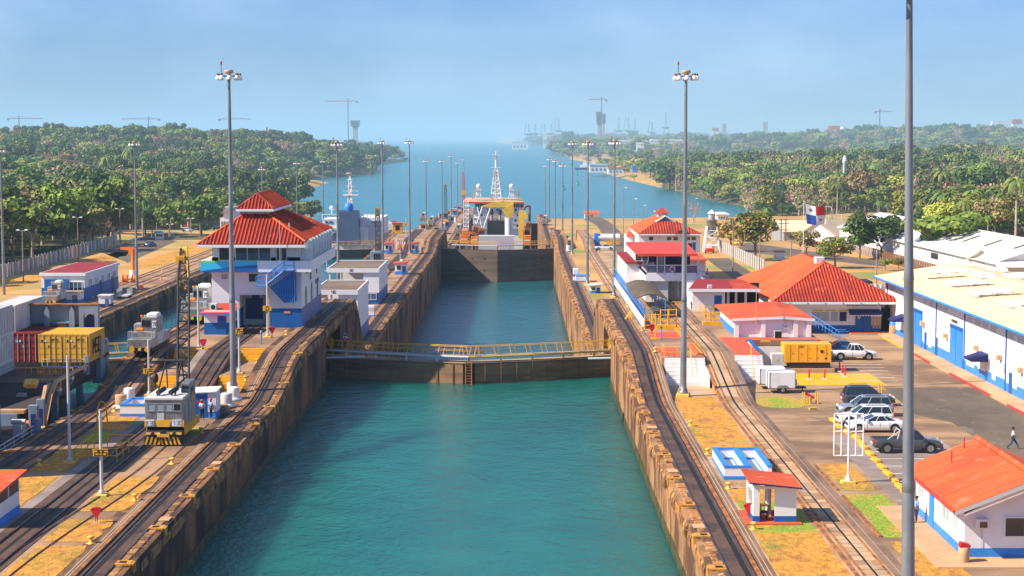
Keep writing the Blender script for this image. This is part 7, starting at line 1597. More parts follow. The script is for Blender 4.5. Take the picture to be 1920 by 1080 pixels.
MB().box(XA(1289,Yl),XA(1324,Yl),Yl,Yl+8,30.2,ZA(487,Yl)).W('wall','white',t);MB().slab([(XA(1285,Yl-1),Yl-1,ZA(485,Yl)),(XA(1326,Yl-1),Yl-1,ZA(485,Yl)),(XA(1312,Yl+9),Yl+9,ZA(473,Yl+9)),(XA(1285,Yl+9),Yl+9,ZA(473,Yl+9))],.3).W('roof','tiles',t);MB().box(XA(1300,Yl),XA(1306,Yl),Yl-.05,Yl,31.5,34).W('panel','whitew',t)
t=thing('water_tank_tower','grey silver tank tower with conical cap on a white lattice stand','tower',G(1334,472,23.5));s_=t.location[1]/FPX
H0=75*s_;px=lambda a:a*s_
MB().lathe([(px(5.5),px(60)),(px(6.5),px(62)),(px(6.3),px(72)),(px(7),px(73))],n=16).Y('upper_tank','lgrey',t);MB().lathe([(px(8.5),px(72)),(px(.5),px(79))],n=16).Y('cone_cap','white',t)
MB().lathe([(px(3),px(28)),(px(9),px(44)),(px(9.5),px(58)),(px(11.5),px(59)),(px(11.5),px(60.5)),(px(6),px(61))],n=18).Y('lower_tank','galv',t);MB().lathe([(px(6.6),px(60.5)),(px(6.6),px(62))],n=16).Y('rust_band','railrust',t)
for a,c in ((-1,-1),(1,-1),(1,1),(-1,1)):MB().bar((px(15)*a,px(10)*c,0),(px(9)*a,px(7)*c,px(48)),.25).Y('leg','white',t)
for zz in (12,26,40):k=15-6*zz/48;MB().bar((-px(k),-px(k*.7),px(zz)),(px(k),-px(k*.7),px(zz)),.15).bar((-px(k),px(k*.7),px(zz)),(px(k),px(k*.7),px(zz)),.15).bar((-px(k),-px(k*.7),px(zz)),(-px(k),px(k*.7),px(zz)),.15).bar((px(k),-px(k*.7),px(zz)),(px(k),px(k*.7),px(zz)),.15).Y('brace','white',t)
for zz in (12,26):MB().bar((-px(13),-px(9),px(zz)),(px(11),-px(8),px(zz+14)),.12).bar((px(13),-px(9),px(zz)),(-px(11),-px(8),px(zz+14)),.12).Y('cross_brace','lgrey',t)
MB().bbox(-px(5),px(5),0,px(8),0,px(12),.2).Y('machine_house','grey',t)
t=thing('skid_loader','small red and white loader parked below the tank tower','loader',G(1331,475,23.5));MB().bbox(-1.1,1.1,0,2.6,.35,1.4,.15).Y('body','red',t);MB().bbox(-.7,.7,.4,2.0,1.4,2.4,.1).Y('cab','white',t)
for xx in (-1.2,1.0):MB().cyl((xx,.6,.45),(xx+.25,.6,.45),.45,n=12).cyl((xx,2.0,.45),(xx+.25,2.0,.45),.45,n=12).Y('wheel','rubber',t)
z2=23.52
sheet('road',[G(1322,484,z2)[:2],G(1366,484,z2)[:2],G(1440,530,z2)[:2],G(1385,530,z2)[:2]],z2,M['asph'])
sheet('road',[G(x,y,15.52)[:2] for x,y in ((1168,449),(1168,440),(1150,421),(1128,408),(1096,404),(1098,410),(1120,424),(1134,449))],15.53,M['asph']);sheet('road',[G(1165,482,z2)[:2],G(1205,478,z2)[:2],G(1175,446,z2)[:2],G(1140,450,z2)[:2]],z2+.01,M['asph'])
sheet('pavement',[(22.3,290),(34,290),(34,500),(22.3,500)],z2-.004,M['concl'])
sheet('road',[G(1372,470,z2)[:2],G(1400,455,z2)[:2],G(1660,490,z2)[:2],G(1660,500,z2)[:2]],z2+.004,M['asph'])
t=thing('fence','brownish slatted fence running from the tank tower to the big red roof','fence',G(1350,470,23.5));a0,a1=G(1348,470,23.5),G(1434,512,23.5);n=44
for i in range(n):
 u,u2=i/n,(i+.8)/n;p0=[a0[k]+(a1[k]-a0[k])*u for k in (0,1)];p1=[a0[k]+(a1[k]-a0[k])*u2 for k in (0,1)]
 MB().add([(*p0,23.4),(*p1,23.4),(*p1,26.6),(*p0,26.6),(p0[0]+.06,p0[1],23.4),(p1[0]+.06,p1[1],23.4),(p1[0]+.06,p1[1],26.6),(p0[0]+.06,p0[1],26.6)],[(0,1,2,3),(4,7,6,5),(3,2,6,7),(0,3,7,4),(1,5,6,2)]).build('fence_slat',M['timber'] if i%2 else M['lgrey'],t,world=True)
t=thing('fence','rusty brown fence before the white long hall','fence',G(1655,495,23.5));a0,a1=G(1575,466,23.5),G(1760,520,23.5);n=50
for i in range(n):
 u,u2=i/n,(i+.8)/n;p0=[a0[k]+(a1[k]-a0[k])*u for k in (0,1)];p1=[a0[k]+(a1[k]-a0[k])*u2 for k in (0,1)]
 MB().add([(*p0,23.4),(*p1,23.4),(*p1,26.2),(*p0,26.2),(p0[0]+.06,p0[1],23.4),(p1[0]+.06,p1[1],23.4),(p1[0]+.06,p1[1],26.2),(p0[0]+.06,p0[1],26.2)],[(0,1,2,3),(4,7,6,5),(3,2,6,7),(0,3,7,4),(1,5,6,2)]).build('fence_slat',M['timber'] if i<22 else M['wood'],t,world=True)
car('small yellow car on the road beyond the slatted fence',G(1381,459,23.6),2.2,'yellow','sedan',4.2,H_=1.4);car('white pickup on the middle terrace right of the rusty rails',(XA(1134,478),478,23.55),0,'carwhite','pickup',5.6,H_=1.8,rail=False)
t=thing('van','white minibus behind the flat canopied building','van',(XA(1362,262),262,29.3));MB().bbox(-2.6,2.6,0,1.9,.4,2.2,.2).Y('body','carwhite',t);MB().box(-1.4,2.2,-.03,0,1.3,1.85).box(-2.3,-1.6,-.03,0,1.3,1.85).Y('side_windows','glass',t)
for a in (-1.7,1.6):MB().cyl((a,-.05,.4),(a,.2,.4),.38,n=14).Y('wheel','rubber',t)
car('blue pickup parked behind the blue gangway',(XA(1345,275),275,28.0),0,'carblue','pickup',5,H_=1.75,rail=False);car('white car half hidden under the blue gangway',(XA(1312,258),258,29.6),0,'carwhite','sedan',4.4,H_=1.5)
t=thing('dump_truck','white dump truck with black body beyond the big hipped roof','truck',(XA(1625,262),262,29.5));
MB().bbox(-1.2,1.2,.4,2.2,.7,1.7,.15).Y('bonnet','carwhite',t);MB().bbox(-1.2,1.2,2.2,3.9,.7,2.7,.15).Y('cab','carwhite',t);MB().box(-1.0,1.0,2.16,2.2,1.8,2.5).Y('windscreen','glass',t);MB().bbox(-.8,2.0,4.2,9,1.0,3.1,.08).Y('tipper_body','black',t);MB().box(-.7,.7,.36,.4,.8,1.5).Y('grille','black',t)
for a in (-1.15,.9):MB().cyl((a,1.2,.5),(a+.3,1.2,.5),.5,n=14).cyl((a,6.5,.5),(a+.3,6.5,.5),.5,n=14).Y('wheel','rubber',t)
t=thing('bus_shelter','blue roofed shelter beyond the big hipped roof','shelter',(XA(1585,262),262,29.5));MB().bbox(-2.5,2.4,0,4,2.9,3.2,.1).Y('roof','lblue',t)
for a in ((-1.6,.3),(0,.3),(1.6,.3)):MB().box(a[0],a[0]+.25,.3,.55,0,2.9).Y('column','lgrey',t)
MB().bbox(1.0,1.9,1,2,0,2.3,.1).Y('red_machine','tiles',t)
t=thing('plant_unit','grey rooftop plant units between the red roof and the warehouse','plant unit',(XA(1634,232),232,30.5));MB().box(0,2.2,0,3,0,4.0).Y('grey_unit','grey',t);MB().box(2.4,6.2,-1,4,0,3.6).Y('white_wall','white',t)
for k in range(3):MB().cyl((.35+k*.7,1.2,4.0),(.35+k*.7,1.2,4.5),.28,n=12).Y('fan','lgrey',t)
t=thing('machinery_pit','small white and light blue pit box with red top kiosk on the middle terrace','pit',(XA(1092,372),372,23.5));MB().box(-1.4,1.7,0,4,.3,1.3).Y('pit_wall','white',t);MB().box(-1.45,1.75,-.05,4.05,0,.3).box(-1.45,1.75,-.05,4.05,1.3,1.45).Y('blue_rim','lblue',t)
MB().bbox(-1.8,-.6,4.5,6,0,2.6,.1).Y('control_column','white',t);MB().box(-1.85,-.55,4.45,4.5,.9,1.4).Y('red_band','red',t)
kiosk(1098,1110,630,15.5,2.4,'small flat white kiosk beside the dark road','lgrey',4);kiosk(1110,1121,630,15.5,2.4,'open fronted white kiosk right of the flat one','lgrey',4)
kiosk(1107,1127,345,23.5,1.6,'white and navy box at the end of the near right wall hump','lgrey',3)
kiosk(1031,1040,700,15.5,2.4,'small red roofed kiosk beside the far right track')
t=thing('seaside_building','white building with red roof at the far end of the right bank','building',(XA(1097,880),880,12.5));s_=880/FPX
MB().box(0,26*s_,0,8,0,3.4).Y('wall','white',t);MB().box(-.05,26*s_+.05,-.05,8,0,.9).Y('blue_base','lblue',t);MB().slab([(-.8,-.8,3.6),(27.5*s_,-.8,3.6),(27*s_,9,4.6),(-.4,9,4.6)],.3).Y('roof','tiles',t);MB().box(9*s_,15*s_,-.05,0,1.6,2.6).Y('window','glassb',t)
t=thing('store_building','long white store with grey brown roof before the office','building',(XA(1158,560),560,15.5));s_=560/FPX
MB().box(0,38*s_,0,14,1.0,21*s_).Y('wall','white',t);MB().box(-.05,38.3*s_,-.05,14,0,1.3).Y('blue_base','lblue',t);MB().slab([(-.6,-.8,21*s_+.2),(39.5*s_,-.8,21*s_+.2),(37*s_,15,21*s_+1.7),(-.2,15,21*s_+1.7)],.3).Y('roof','brownroof',t);MB().bbox(18*s_,22*s_,-.3,0,2,2.8,.05).Y('wall_unit','grey',t)
t=thing('pipe_tank','long white horizontal tank on yellow base crossing the terrace','tank',(XA(1122,500),500,23.5));s_=500/FPX;MB().cyl((0,0,2.3),(40*s_,0,2.3),1.1,n=14).Y('tank','whitew',t);MB().box(2,40*s_,-1.2,-.9,.3,1.4).Y('yellow_base','yellow',t);MB().bbox(-1.2,.4,-1,1,0,3.6,.1).Y('blue_end','lblue',t)
for i,(x_,nm) in enumerate(((10.2,'between coping and mast'),(17,'right of the return ramp'))):pass
SL2=[(1169,420,352,'street lamp on the water edge, leftmost of the right bank lamps'),(1188,425,373,'street lamp behind the far store building, second from the left'),(1205,420,385,'street lamp behind the office roof, third from the left'),(1223,402,396,'short street lamp with round head beside the small cupola'),(1303,408,372,'street lamp at the water edge near the tank tower')]
for x,yb_,yt,lab in SL2:
 Y_=620.0 if x<1290 else 800;zt_=ZA(yt,Y_);zb_=15.5 if x<1290 else 13;street_lamp(lab,(XA(x,Y_),Y_,zb_),zt_-zb_)
for (x,Y_,yt,lab) in ((1375,400,418,'brown wooden pole in front of the yellow blossomed tree'),(1425,330,440,'brown wooden pole beside the big hipped roof'),(1484,360,448,'thin brown pole left of the flag'),(1645,330,455,'thin pale pole beside the warehouse end'),(1560,600,366,'distant pale pole behind the flag')):
 zb_=23.5 if Y_<500 else 15;zt_=ZA(yt,Y_);t=thing('wooden_pole',lab,'pole',(XA(x,Y_),Y_,zb_));MB().cyl((0,0,0),(0,0,zt_-zb_),.16,.11,8).Y('pole','timber',t);MB().box(-.35,.35,-.06,.06,zt_-zb_-.6,zt_-zb_-.45).Y('cross_arm','timber',t)
t=thing('power_poles','pair of dark timber poles joined by crossbars left of the flag','utility pole',(XA(1468,520),520,22));s_=520/FPX
for a in (-.5,.9):MB().cyl((a,0,0),(a,0,52*s_),.16,n=8).Y('pole','wood',t)
for k in (30,42,49):MB().box(-1.4,1.8,-.1,.1,k*s_,k*s_+.2).Y('crossbar','wood',t)
# --- flag
Yf=300.0;zf0=28;t=thing('flag','flag of white, red and blue quarters with two stars on a white pole','flag',(XA(1507,Yf),Yf,zf0));s_=Yf/FPX
MB().cyl((0,0,0),(0,0,ZA(378,Yf)-zf0),.08,.06,8).sphere((0,0,ZA(377,Yf)-zf0),.14,8).Y('flagpole','white',t)
fw,fh=37*s_,37*s_;zt0=ZA(381.5,Yf)-zf0;NX,NZ=16,12
def fp(u,v_):return (fw*u+.25+.32*v_*(1-.3*u),.35*sin(u*8+v_*1.2)*u,zt0-fh*v_*(1-.1*u)-.55*u*(1-u)*1.6-.42*u+.06*sin(u*9+1)*u)
cl=[['cwhite','cred'],['cblueflag','cwhite']];M['cblueflag']=mat('blue_flag_cloth',(.015,.07,.34),rough=.8,var=.04)
nf=Vector((0,-1,0))
for r_ in range(2):
 for c_ in range(2):
  q=MB();v=[];
  for j in range(NZ//2+1):
   for i in range(NX//2+1):v.append(fp((c_*NX/2+i)/NX,(r_*NZ/2+j)/NZ))
  k=NX//2+1;q.add(v+[(a,b_+.02,c) for a,b_,c in v],[(j*k+i,j*k+i+1,(j+1)*k+i+1,(j+1)*k+i) for j in range(NZ//2) for i in range(NX//2)]+[(len(v)+j*k+i,len(v)+(j+1)*k+i,len(v)+(j+1)*k+i+1,len(v)+j*k+i+1) for j in range(NZ//2) for i in range(NX//2)],0,True)
  q.build('flag_quarter',M[cl[r_][c_]],t)
for (cu,cv,m_) in ((.25,.25,'cblueflag'),(.74,.75,'cred')):
 q=MB();v=[]
 for i in range(10):rr_=(.13,.05)[i%2];a=pi/2+i*pi/5;v.append(fp(cu+rr_*cos(a),cv-rr_*sin(a)))
 v=[(a,b_-.03,c) for a,b_,c in v];c0=fp(cu,cv);v.append((c0[0],c0[1]-.03,c0[2]));q.add(v,[(10,i,(i+1)%10) for i in range(10)]);q.build('star',M[m_],t)
# --- white long hall, tan roofs, far pitch
t=thing('long_hall','long white hall with white sheet roof behind the trees on the right','hall',(XA(1700,400),400,23.5))
def gablebox(t,P0,ux,Lx_,Ly_,z0_,ze_,zr_,mw,mrf,seg=6,over=.8):
 """P0 near-left corner, ux unit vector along the ridge; Ly_ depth (perpendicular)"""
 ux=Vector((*ux,0)).normalized();uy=Vector((-ux.y,ux.x,0));P0=Vector((*P0,0))
 W_=lambda a,c,z:tuple(P0+ux*a+uy*c+Vector((0,0,z)))
 q=MB();v=[W_(0,0,z0_),W_(Lx_,0,z0_),W_(Lx_,Ly_,z0_),W_(0,Ly_,z0_),W_(0,0,ze_),W_(Lx_,0,ze_),W_(Lx_,Ly_,ze_),W_(0,Ly_,ze_),W_(0,Ly_/2,zr_-.05),W_(Lx_,Ly_/2,zr_-.05)]
 q.add(v,[(0,1,5,4),(1,2,6,9,5),(2,3,7,6),(3,0,4,8,7)]);q.build('wall',mw,t,world=True)
 for k in range(seg):
  a,c=-over+(Lx_+2*over)*k/seg,-over+(Lx_+2*over)*(k+1)/seg-.03
  dz=(zr_-ze_)/(Ly_/2)*over
  MB().slab([W_(a,-over,ze_-dz),W_(c,-over,ze_-dz),W_(c,Ly_/2,zr_),W_(a,Ly_/2,zr_)],.12).build('roof_sheet',mrf,t,world=True);MB().slab([W_(a,Ly_/2,zr_),W_(c,Ly_/2,zr_),W_(c,Ly_+over,ze_-dz),W_(a,Ly_+over,ze_-dz)],.12).build('roof_sheet',mrf,t,world=True)
 return W_
pA,pB=G(1600,466,23.5),G(1868,500,23.5);pB=(XA(1868,355),355)
pA=(XA(1575,500),500);dv=(pB[0]-pA[0],pB[1]-pA[1]);Ln=sqrt(dv[0]**2+dv[1]**2)
W_=gablebox(t,pA,dv,Ln,24,23.5,29.2,33.2,M['white'],M['whiteroof'],9)
for k in range(9):
 a=Ln*(k+.5)/9;MB().add([W_(a,5,29.2+5/12*4+.1),W_(a+.5,5,29.2+5/12*4+.1),W_(a+.5,9,29.2+9/12*4+.1),W_(a,9,29.2+9/12*4+.1),W_(a,5,29.2+5/12*4+.3),W_(a+.5,5,29.2+5/12*4+.3),W_(a+.5,9,29.2+9/12*4+.3),W_(a,9,29.2+9/12*4+.3)],[(4,5,6,7),(0,1,5,4),(1,2,6,5),(3,0,4,7)]).W('roof_strip','bedside',t)
for k in (2,6):a=Ln*k/9;MB().add([W_(a,-.05,26.6),W_(a+6,-.05,26.6),W_(a+6,-.05,28),W_(a,-.05,28)],[(0,1,2,3)]).W('window','glass',t)
MB().add([W_(0,-.06,23.5),W_(Ln,-.06,23.5),W_(Ln,-.06,24.2),W_(0,-.06,24.2)],[(0,1,2,3)]).W('blue_base','lblue',t)
t=thing('long_hall','light grey hall end with white awning at the right frame edge','hall',(XA(1868,352),352,23.5));gablebox(t,(XA(1878,352),352),(1,.05),30,20,23.5,28.6,31.5,M['lgrey'],M['whiteroof'],4)
t=thing('shed','tan roofed shed behind the flag','shed',(XA(1475,560),560,20));gablebox(t,(XA(1470,560),560),(1,.12),17,14,19.0,24.6,27.6,M['grey'],M['cream'],4)
t=thing('shed','cream gabled roof left of the white long hall','shed',(XA(1570,520),520,20));gablebox(t,(XA(1572,520),520),(.55,1),22,13,20,25.0,29.4,M['white'],M['cream'],4)
t=thing('kiosk','tiny white box with crimson lid before the tan roofed shed','kiosk',(XA(1454,440),440,22.5));MB().bbox(0,2.5,0,2.5,0,3.0,.08).Y('body','white',t);MB().slab([(-.15,-.15,3.1),(2.65,-.15,3.1),(2.65,2.65,3.3),(-.15,2.65,3.3)],.12).Y('lid','crimson',t)
t=thing('water_tank','dark green tank box between the two cream roofs','tank',(XA(1550,530),530,24));MB().bbox(0,4,0,3,0,3,.2).build('tank',mat('dark_green_paint',(.02,.10,.09),rough=.5),t);MB().box(.4,3.6,-.05,0,.6,.8).Y('band','lgrey',t)
for i,(x,y) in enumerate(((1566,412),(1548,396))):
 p=G(x,y,12);t=thing('goalpost',f'white goal frame on the dry pitch, {("nearer", "farther")[i]} one','goal',p);MB().path([(-3.4,0,0),(-3.4,0,2.6),(3.4,0,2.6),(3.4,0,0)],.12,6).Y('goal_frame','white',t)
car('red car behind the round shrubs at the long hall',(XA(1855,345),345,23.7),0.2,'red','suv',4.5,H_=1.7);car('red car at the frame edge by the long hall',(XA(1840,350),350,23.7),0.2,'red','sedan',4.2,H_=1.4)
# ================================ SHIPS BEYOND THE FAR GATE
t=thing('dredging_ship','white offshore ship with yellow cranes, radar domes and tall lattice mast behind the far gate','ship',(-5.5,600,0))
Yn,Ym=560.0,612.0
P_=lambda px,Y:XA(px,Y)
v,f=[],[];hs=[(548,11.5),(556,13),(600,13.2),(660,13),(690,9),(705,1)]
for y,hw in hs:v+=[(-5.6-hw,y,15.0),(-5.6-hw*.9,y,-2),(-5.6+hw*.9,y,-2),(-5.6+hw,y,15.0)]
for i in range(len(hs)-1):
 for k in range(4):f.append((i*4+k,(i+1)*4+k,(i+1)*4+(k+1)%4,i*4+(k+1)%4))
f+=[(0,1,2,3)]
MB().add(v,f).W('hull','hull',t)
MB().box(P_(897,556),P_(964,556),556,562,15,ZA(442,556)).W('grey_house','lgrey',t)
MB().box(P_(913.5,566),P_(946.5,566),566,572,ZA(444,566),ZA(414,566)).build('dark_tank',M['navygrey'] if False else M['black'],t,world=True)
for (a,c,y0_,y1_,m_) in ((862,878,440,456,'orange'),(866,879,429,439,'orange'),(883,896,443,457,'orange'),(982,996,441,458,'orange')):
 o=MB().bbox(P_(a,558),P_(c,558),558,561,ZA(y1_,558),ZA(y0_,558),.1).build('orange_container',M[m_],t,world=True)
 MB().box(P_(a,558)+.3+5.5,P_(c,558)-.3+5.5,-42.06,-42.0,ZA(y1_,558)+1.2,ZA(y1_,558)+1.5).build('white_band',M['white'],o)
MB().box(P_(888,Ym),P_(984,Ym),Ym,Ym+16,14,ZA(391,Ym)).W('superstructure','white',t)
MB().box(P_(890,Ym),P_(982,Ym),Ym+.5,Ym+12,ZA(391,Ym),ZA(379,Ym)).W('bridge','white',t)
for k in range(12):
 a=892+k*7.6;MB().box(P_(a,Ym),P_(a+6.2,Ym),Ym+.42,Ym+.5,ZA(388.5,Ym),ZA(381.5,Ym)).W('bridge_window','glassb',t)
MB().slab([(P_(868,Ym),Ym-2,ZA(377,Ym)),(P_(983,Ym),Ym-2,ZA(378,Ym)),(P_(976,Ym),Ym+14,ZA(373,Ym)),(P_(872,Ym),Ym+14,ZA(372,Ym))],.7).W('bridge_roof','sidewalk',t)
MB().box(P_(868,Ym),P_(983,Ym),Ym-2.1,Ym-2.0,ZA(380,Ym),ZA(377.8,Ym)).W('orange_edge','tiles',t)
for j,yy in enumerate((398,408,418,428)):
 MB().box(P_(886,Ym),P_(985,Ym),Ym-.8,Ym-.02,ZA(yy+.6,Ym),ZA(yy,Ym)).W('gallery','lgrey',t)
 for k in range(5):MB().box(P_(897+k*17+(j%2)*4,Ym),P_(900.5+k*17+(j%2)*4,Ym),Ym-.06,Ym-.0,ZA(yy-3,Ym),ZA(yy-7,Ym)).W('porthole','black',t)
def tower(t,cx,cy,zb_,zt_,wb_,wt_,n,m,r=.14,name='mast'):
 st=[]
 for i in range(n+1):
  u=i/n;w_=wb_+(wt_-wb_)*u;z=zb_+(zt_-zb_)*u;st.append([(cx-w_,cy-w_,z),(cx+w_,cy-w_,z),(cx+w_,cy+w_,z),(cx-w_,cy+w_,z)])
 q=MB()
 for k in range(4):q.path([s_[k] for s_ in st],r,5)
 for i in range(n):
  for k in range(4):
   q.bar(st[i][k],st[i][(k+1)%4],r*.6);q.bar(st[i][k if i%2 else (k+1)%4],st[i+1][(k+1)%4 if i%2 else k],r*.6)
 return q.build(name+'_lattice',m,t,world=True)
mx=P_(930,Ym);tower(t,mx,Ym+6,ZA(372,Ym),ZA(318,Ym),1.9,.55,6,M['white'],.16)
MB().cyl((mx,Ym+6,ZA(372,Ym)),(mx,Ym+6,ZA(318,Ym)),.28,n=8).W('mast_core','sidewalk',t)
MB().cyl((mx,Ym+6,ZA(318,Ym)),(mx,Ym+6,ZA(284,Ym)),.45,.25,8).W('top_mast','white',t)
for yy,w_ in ((314,1.9),(290,1.4),(285,.6)):MB().box(mx-w_,mx+w_,Ym+5.5,Ym+6.5,ZA(yy+.7,Ym),ZA(yy,Ym)).W('mast_platform','white',t)
MB().box(mx-.9,mx+.1,Ym+5,Ym+5.4,ZA(300,Ym),ZA(294,Ym)).box(mx-1.1,mx-.6,Ym+5,Ym+5.4,ZA(332,Ym),ZA(320,Ym)).W('radar','lgrey',t)
for (px,yy,r_) in ((897,349,.85),(895,363,.65),(959,349,.85),(965,364.5,.65)):
 MB().sphere((P_(px,Ym),Ym+3,ZA(yy,Ym)),r_,14).W('radar_dome','lampw',t)
for px in (897,959):tower(t,P_(px,Ym),Ym+3,ZA(372,Ym),ZA(353,Ym),1.0,.5,3,M['white'],.1,'dome_stand');MB().box(P_(px-5,Ym),P_(px+5,Ym),Ym+2,Ym+4,ZA(358,Ym),ZA(354,Ym)).W('dome_platform','lgrey',t)
for px in (887,973.5):tower(t,P_(px,Ym),Ym+3,ZA(373,Ym),ZA(352,Ym),.35,.25,5,M['sidewalk'],.08,'small_mast')
tower(t,P_(874,600),600,ZA(455,600),ZA(377,600),1.0,.8,10,M['white'],.12,'ladder_tower')
for (a,c) in ((891,398),(905,402)):MB().bar((P_(a,600),600,ZA(c+30,600)),(P_(a-10,600),600,ZA(c-15,600)),.2).bar((P_(a,600),600,ZA(c+30,600)),(P_(a+14,600),600,ZA(c-12,600)),.2).W('white_derrick','white',t)
Yk=582.0
MB().cyl((P_(954,Yk),Yk,14),(P_(954,Yk),Yk,ZA(407,Yk)),1.35,n=14).W('crane_pedestal','white',t)
MB().prism([(P_(941,Yk),ZA(392,Yk)),(P_(963,Yk),ZA(380,Yk)),(P_(963,Yk),ZA(400,Yk)),(P_(958,Yk),ZA(408,Yk)),(P_(950,Yk),ZA(408,Yk))],Yk-1.3,Yk+1.3,'y').W('crane_house','yelc',t)
MB().prism([(P_(901,Yk),ZA(387,Yk)),(P_(918,Yk),ZA(381,Yk)),(P_(942,Yk),ZA(376,Yk)),(P_(962,Yk),ZA(378,Yk)),(P_(962,Yk),ZA(386,Yk)),(P_(944,Yk),ZA(388,Yk)),(P_(920,Yk),ZA(388.5,Yk))],Yk-1.0,Yk+.6,'y').W('crane_boom','yelc',t)
for k in range(4):MB().box(P_(925+k*9,Yk),P_(926+k*9,Yk),Yk-1.1,Yk-.9,ZA(376,Yk),ZA(371.5,Yk)).W('boom_rail','yelc',t)
MB().prism([(P_(972,566),ZA(446,566)),(P_(980,566),ZA(449,566)),(P_(983,566),ZA(410,566)),(P_(988,566),ZA(402,566)),(P_(985,566),ZA(395,566)),(P_(975,566),ZA(394,566)),(P_(972,566),ZA(400,566))],565,567.5,'y').W('knuckle_crane','yelc',t)
MB().cyl((P_(984,566),564.8,ZA(405,566)),(P_(984,566),568,ZA(405,566)),1.0,n=14).W('knuckle_joint','yelc',t)
MB().path([(P_(981,568),568,ZA(394,568)),(P_(986,568),568,ZA(386,568)),(P_(993,568),568,ZA(385,568)),(P_(993,568),568,ZA(416,568))],.4,8).W('black_jib','wood',t)
MB().bbox(P_(996,568),P_(1008,568),566,572,15,ZA(419,568),.2).W('dark_tank','black',t)
for (px,yy) in ((990,420),(987,430),(891,428),(884,440),(902,432)):MB().cyl((P_(px,564)-.9,564,ZA(yy,564)),(P_(px,564)+.9,564.6,ZA(yy,564)),1.0,n=12).box(P_(px,564)-1.1,P_(px,564)+1.1,563.5,565.5,15,ZA(yy,564)-.5).W('hose_reel','railrust',t)
for px in (922,937.5):MB().cyl((P_(px,575),575,15),(P_(px,575),575,ZA(402,575)),.45,n=10).W('exhaust_pipe','sidewalk',t);MB().cyl((P_(px,575),575,ZA(402,575)),(P_(px,575),575,ZA(392,575)),.55,n=10).W('exhaust_top','black',t)
for k,px in enumerate((905,975,967,900,1003,886)):MB().bbox(P_(px,560),P_(px+4,560),559,561,15,15+1.2+(k%3)*.8,.1).build('deck_box',M[('wood','railrust','white')[k%3]],t,world=True)
t=thing('service_ship','white ship with large grey blue funnel block and pink white mast in the left lane','ship',(-56,560,0));Yg=545.0
v,f=[],[];hs=[(528,12),(540,13.5),(600,13.5),(640,10),(665,1)]
for y,hw in hs:v+=[(-55-hw,y,16),(-55-hw*.9,y,-2),(-55+hw*.9,y,-2),(-55+hw,y,16)]
for i in range(len(hs)-1):
 for k in range(4):f.append((i*4+k,(i+1)*4+k,(i+1)*4+(k+1)%4,i*4+(k+1)%4))
f+=[(0,1,2,3)];MB().add(v,f).W('hull','shipgrey',t)
MB().box(P_(604,Yg),P_(690,Yg),Yg,Yg+20,16,ZA(426,Yg)).build('deck_house',M['sidewalk'] if False else M['whitew'],t,world=True)
MB().box(P_(604,Yg),P_(634,Yg),Yg+.5,Yg+16,ZA(426,Yg),ZA(411,Yg)).W('upper_house','white',t)
MB().box(P_(674,Yg),P_(718,Yg),Yg+2,Yg+22,16,ZA(408,Yg)).W('upper_house','white',t)
MB().box(P_(686,Yg),P_(717,Yg),Yg+1.5,Yg+2,ZA(452,Yg),ZA(424,Yg)).W('lower_front','lgrey',t)
q=MB()
for (a,c) in ((604,634),(674,719)):
 q.box(P_(a,Yg),P_(c,Yg),Yg+.2,Yg+.5,ZA(402.6,Yg),ZA(401,Yg))
 for k in range(7):x_=a+(c-a)*k/6;q.bar((P_(x_,Yg),Yg+.4,ZA(411,Yg)),(P_(x_,Yg),Yg+.4,ZA(402,Yg)),.1)
q.W('upper_deck_frame','white',t)
for (a,c) in ((609,614),(617,623),(696,700),(702,706),(709,714)):MB().box(P_(a,Yg),P_(c,Yg),Yg+.3,Yg+.5 if a<650 else Yg+2,ZA(418,Yg),ZA(414,Yg)).W('window','glassb',t)
MB().box(P_(620,Yg),P_(630,Yg),Yg-.1,Yg,ZA(455,Yg),ZA(437,Yg)).W('side_door','navygrey',t)
MB().add([(P_(634,Yg),Yg-3,ZA(457,Yg)),(P_(676,Yg),Yg-3,ZA(457,Yg)),(P_(672,Yg),Yg-3,ZA(395,Yg)),(P_(638,Yg),Yg-3,ZA(395,Yg)),(P_(634,Yg),Yg+4,ZA(457,Yg)),(P_(676,Yg),Yg+4,ZA(457,Yg)),(P_(672,Yg),Yg+4,ZA(395,Yg)),(P_(638,Yg),Yg+4,ZA(395,Yg))],[(0,1,2,3),(5,4,7,6),(1,5,6,2),(4,0,3,7),(3,2,6,7)]).W('funnel_block','navygrey',t)
MB().lathe([(1.2,0),(1.6,1.2),(1.2,2.6),(.5,3.0)],(P_(654,Yg),Yg,ZA(397,Yg)),12).W('exhaust_cowl','lblue',t)
q=MB();
for (a,c) in ((638,649),(661,672)):q.box(P_(a,Yg),P_(c,Yg),Yg-2.8,Yg-2.6,ZA(394,Yg),ZA(393,Yg));q.bar((P_(a,Yg),Yg-2.7,ZA(396,Yg)),(P_(a,Yg),Yg-2.7,ZA(393,Yg)),.12).bar((P_(c,Yg),Yg-2.7,ZA(396,Yg)),(P_(c,Yg),Yg-2.7,ZA(393,Yg)),.12)
q.W('funnel_rail','black',t)
MB().sphere((P_(619,Yg),Yg+5,ZA(391,Yg)),.8,12).cyl((P_(619,Yg),Yg+5,ZA(402,Yg)),(P_(619,Yg),Yg+5,ZA(394,Yg)),.2,n=6).W('radar_dome','lampw',t)
tower(t,P_(657,585),585,ZA(400,585),ZA(335,585),.9,.35,9,M['sidewalk'] if False else M['whitew'],.16)
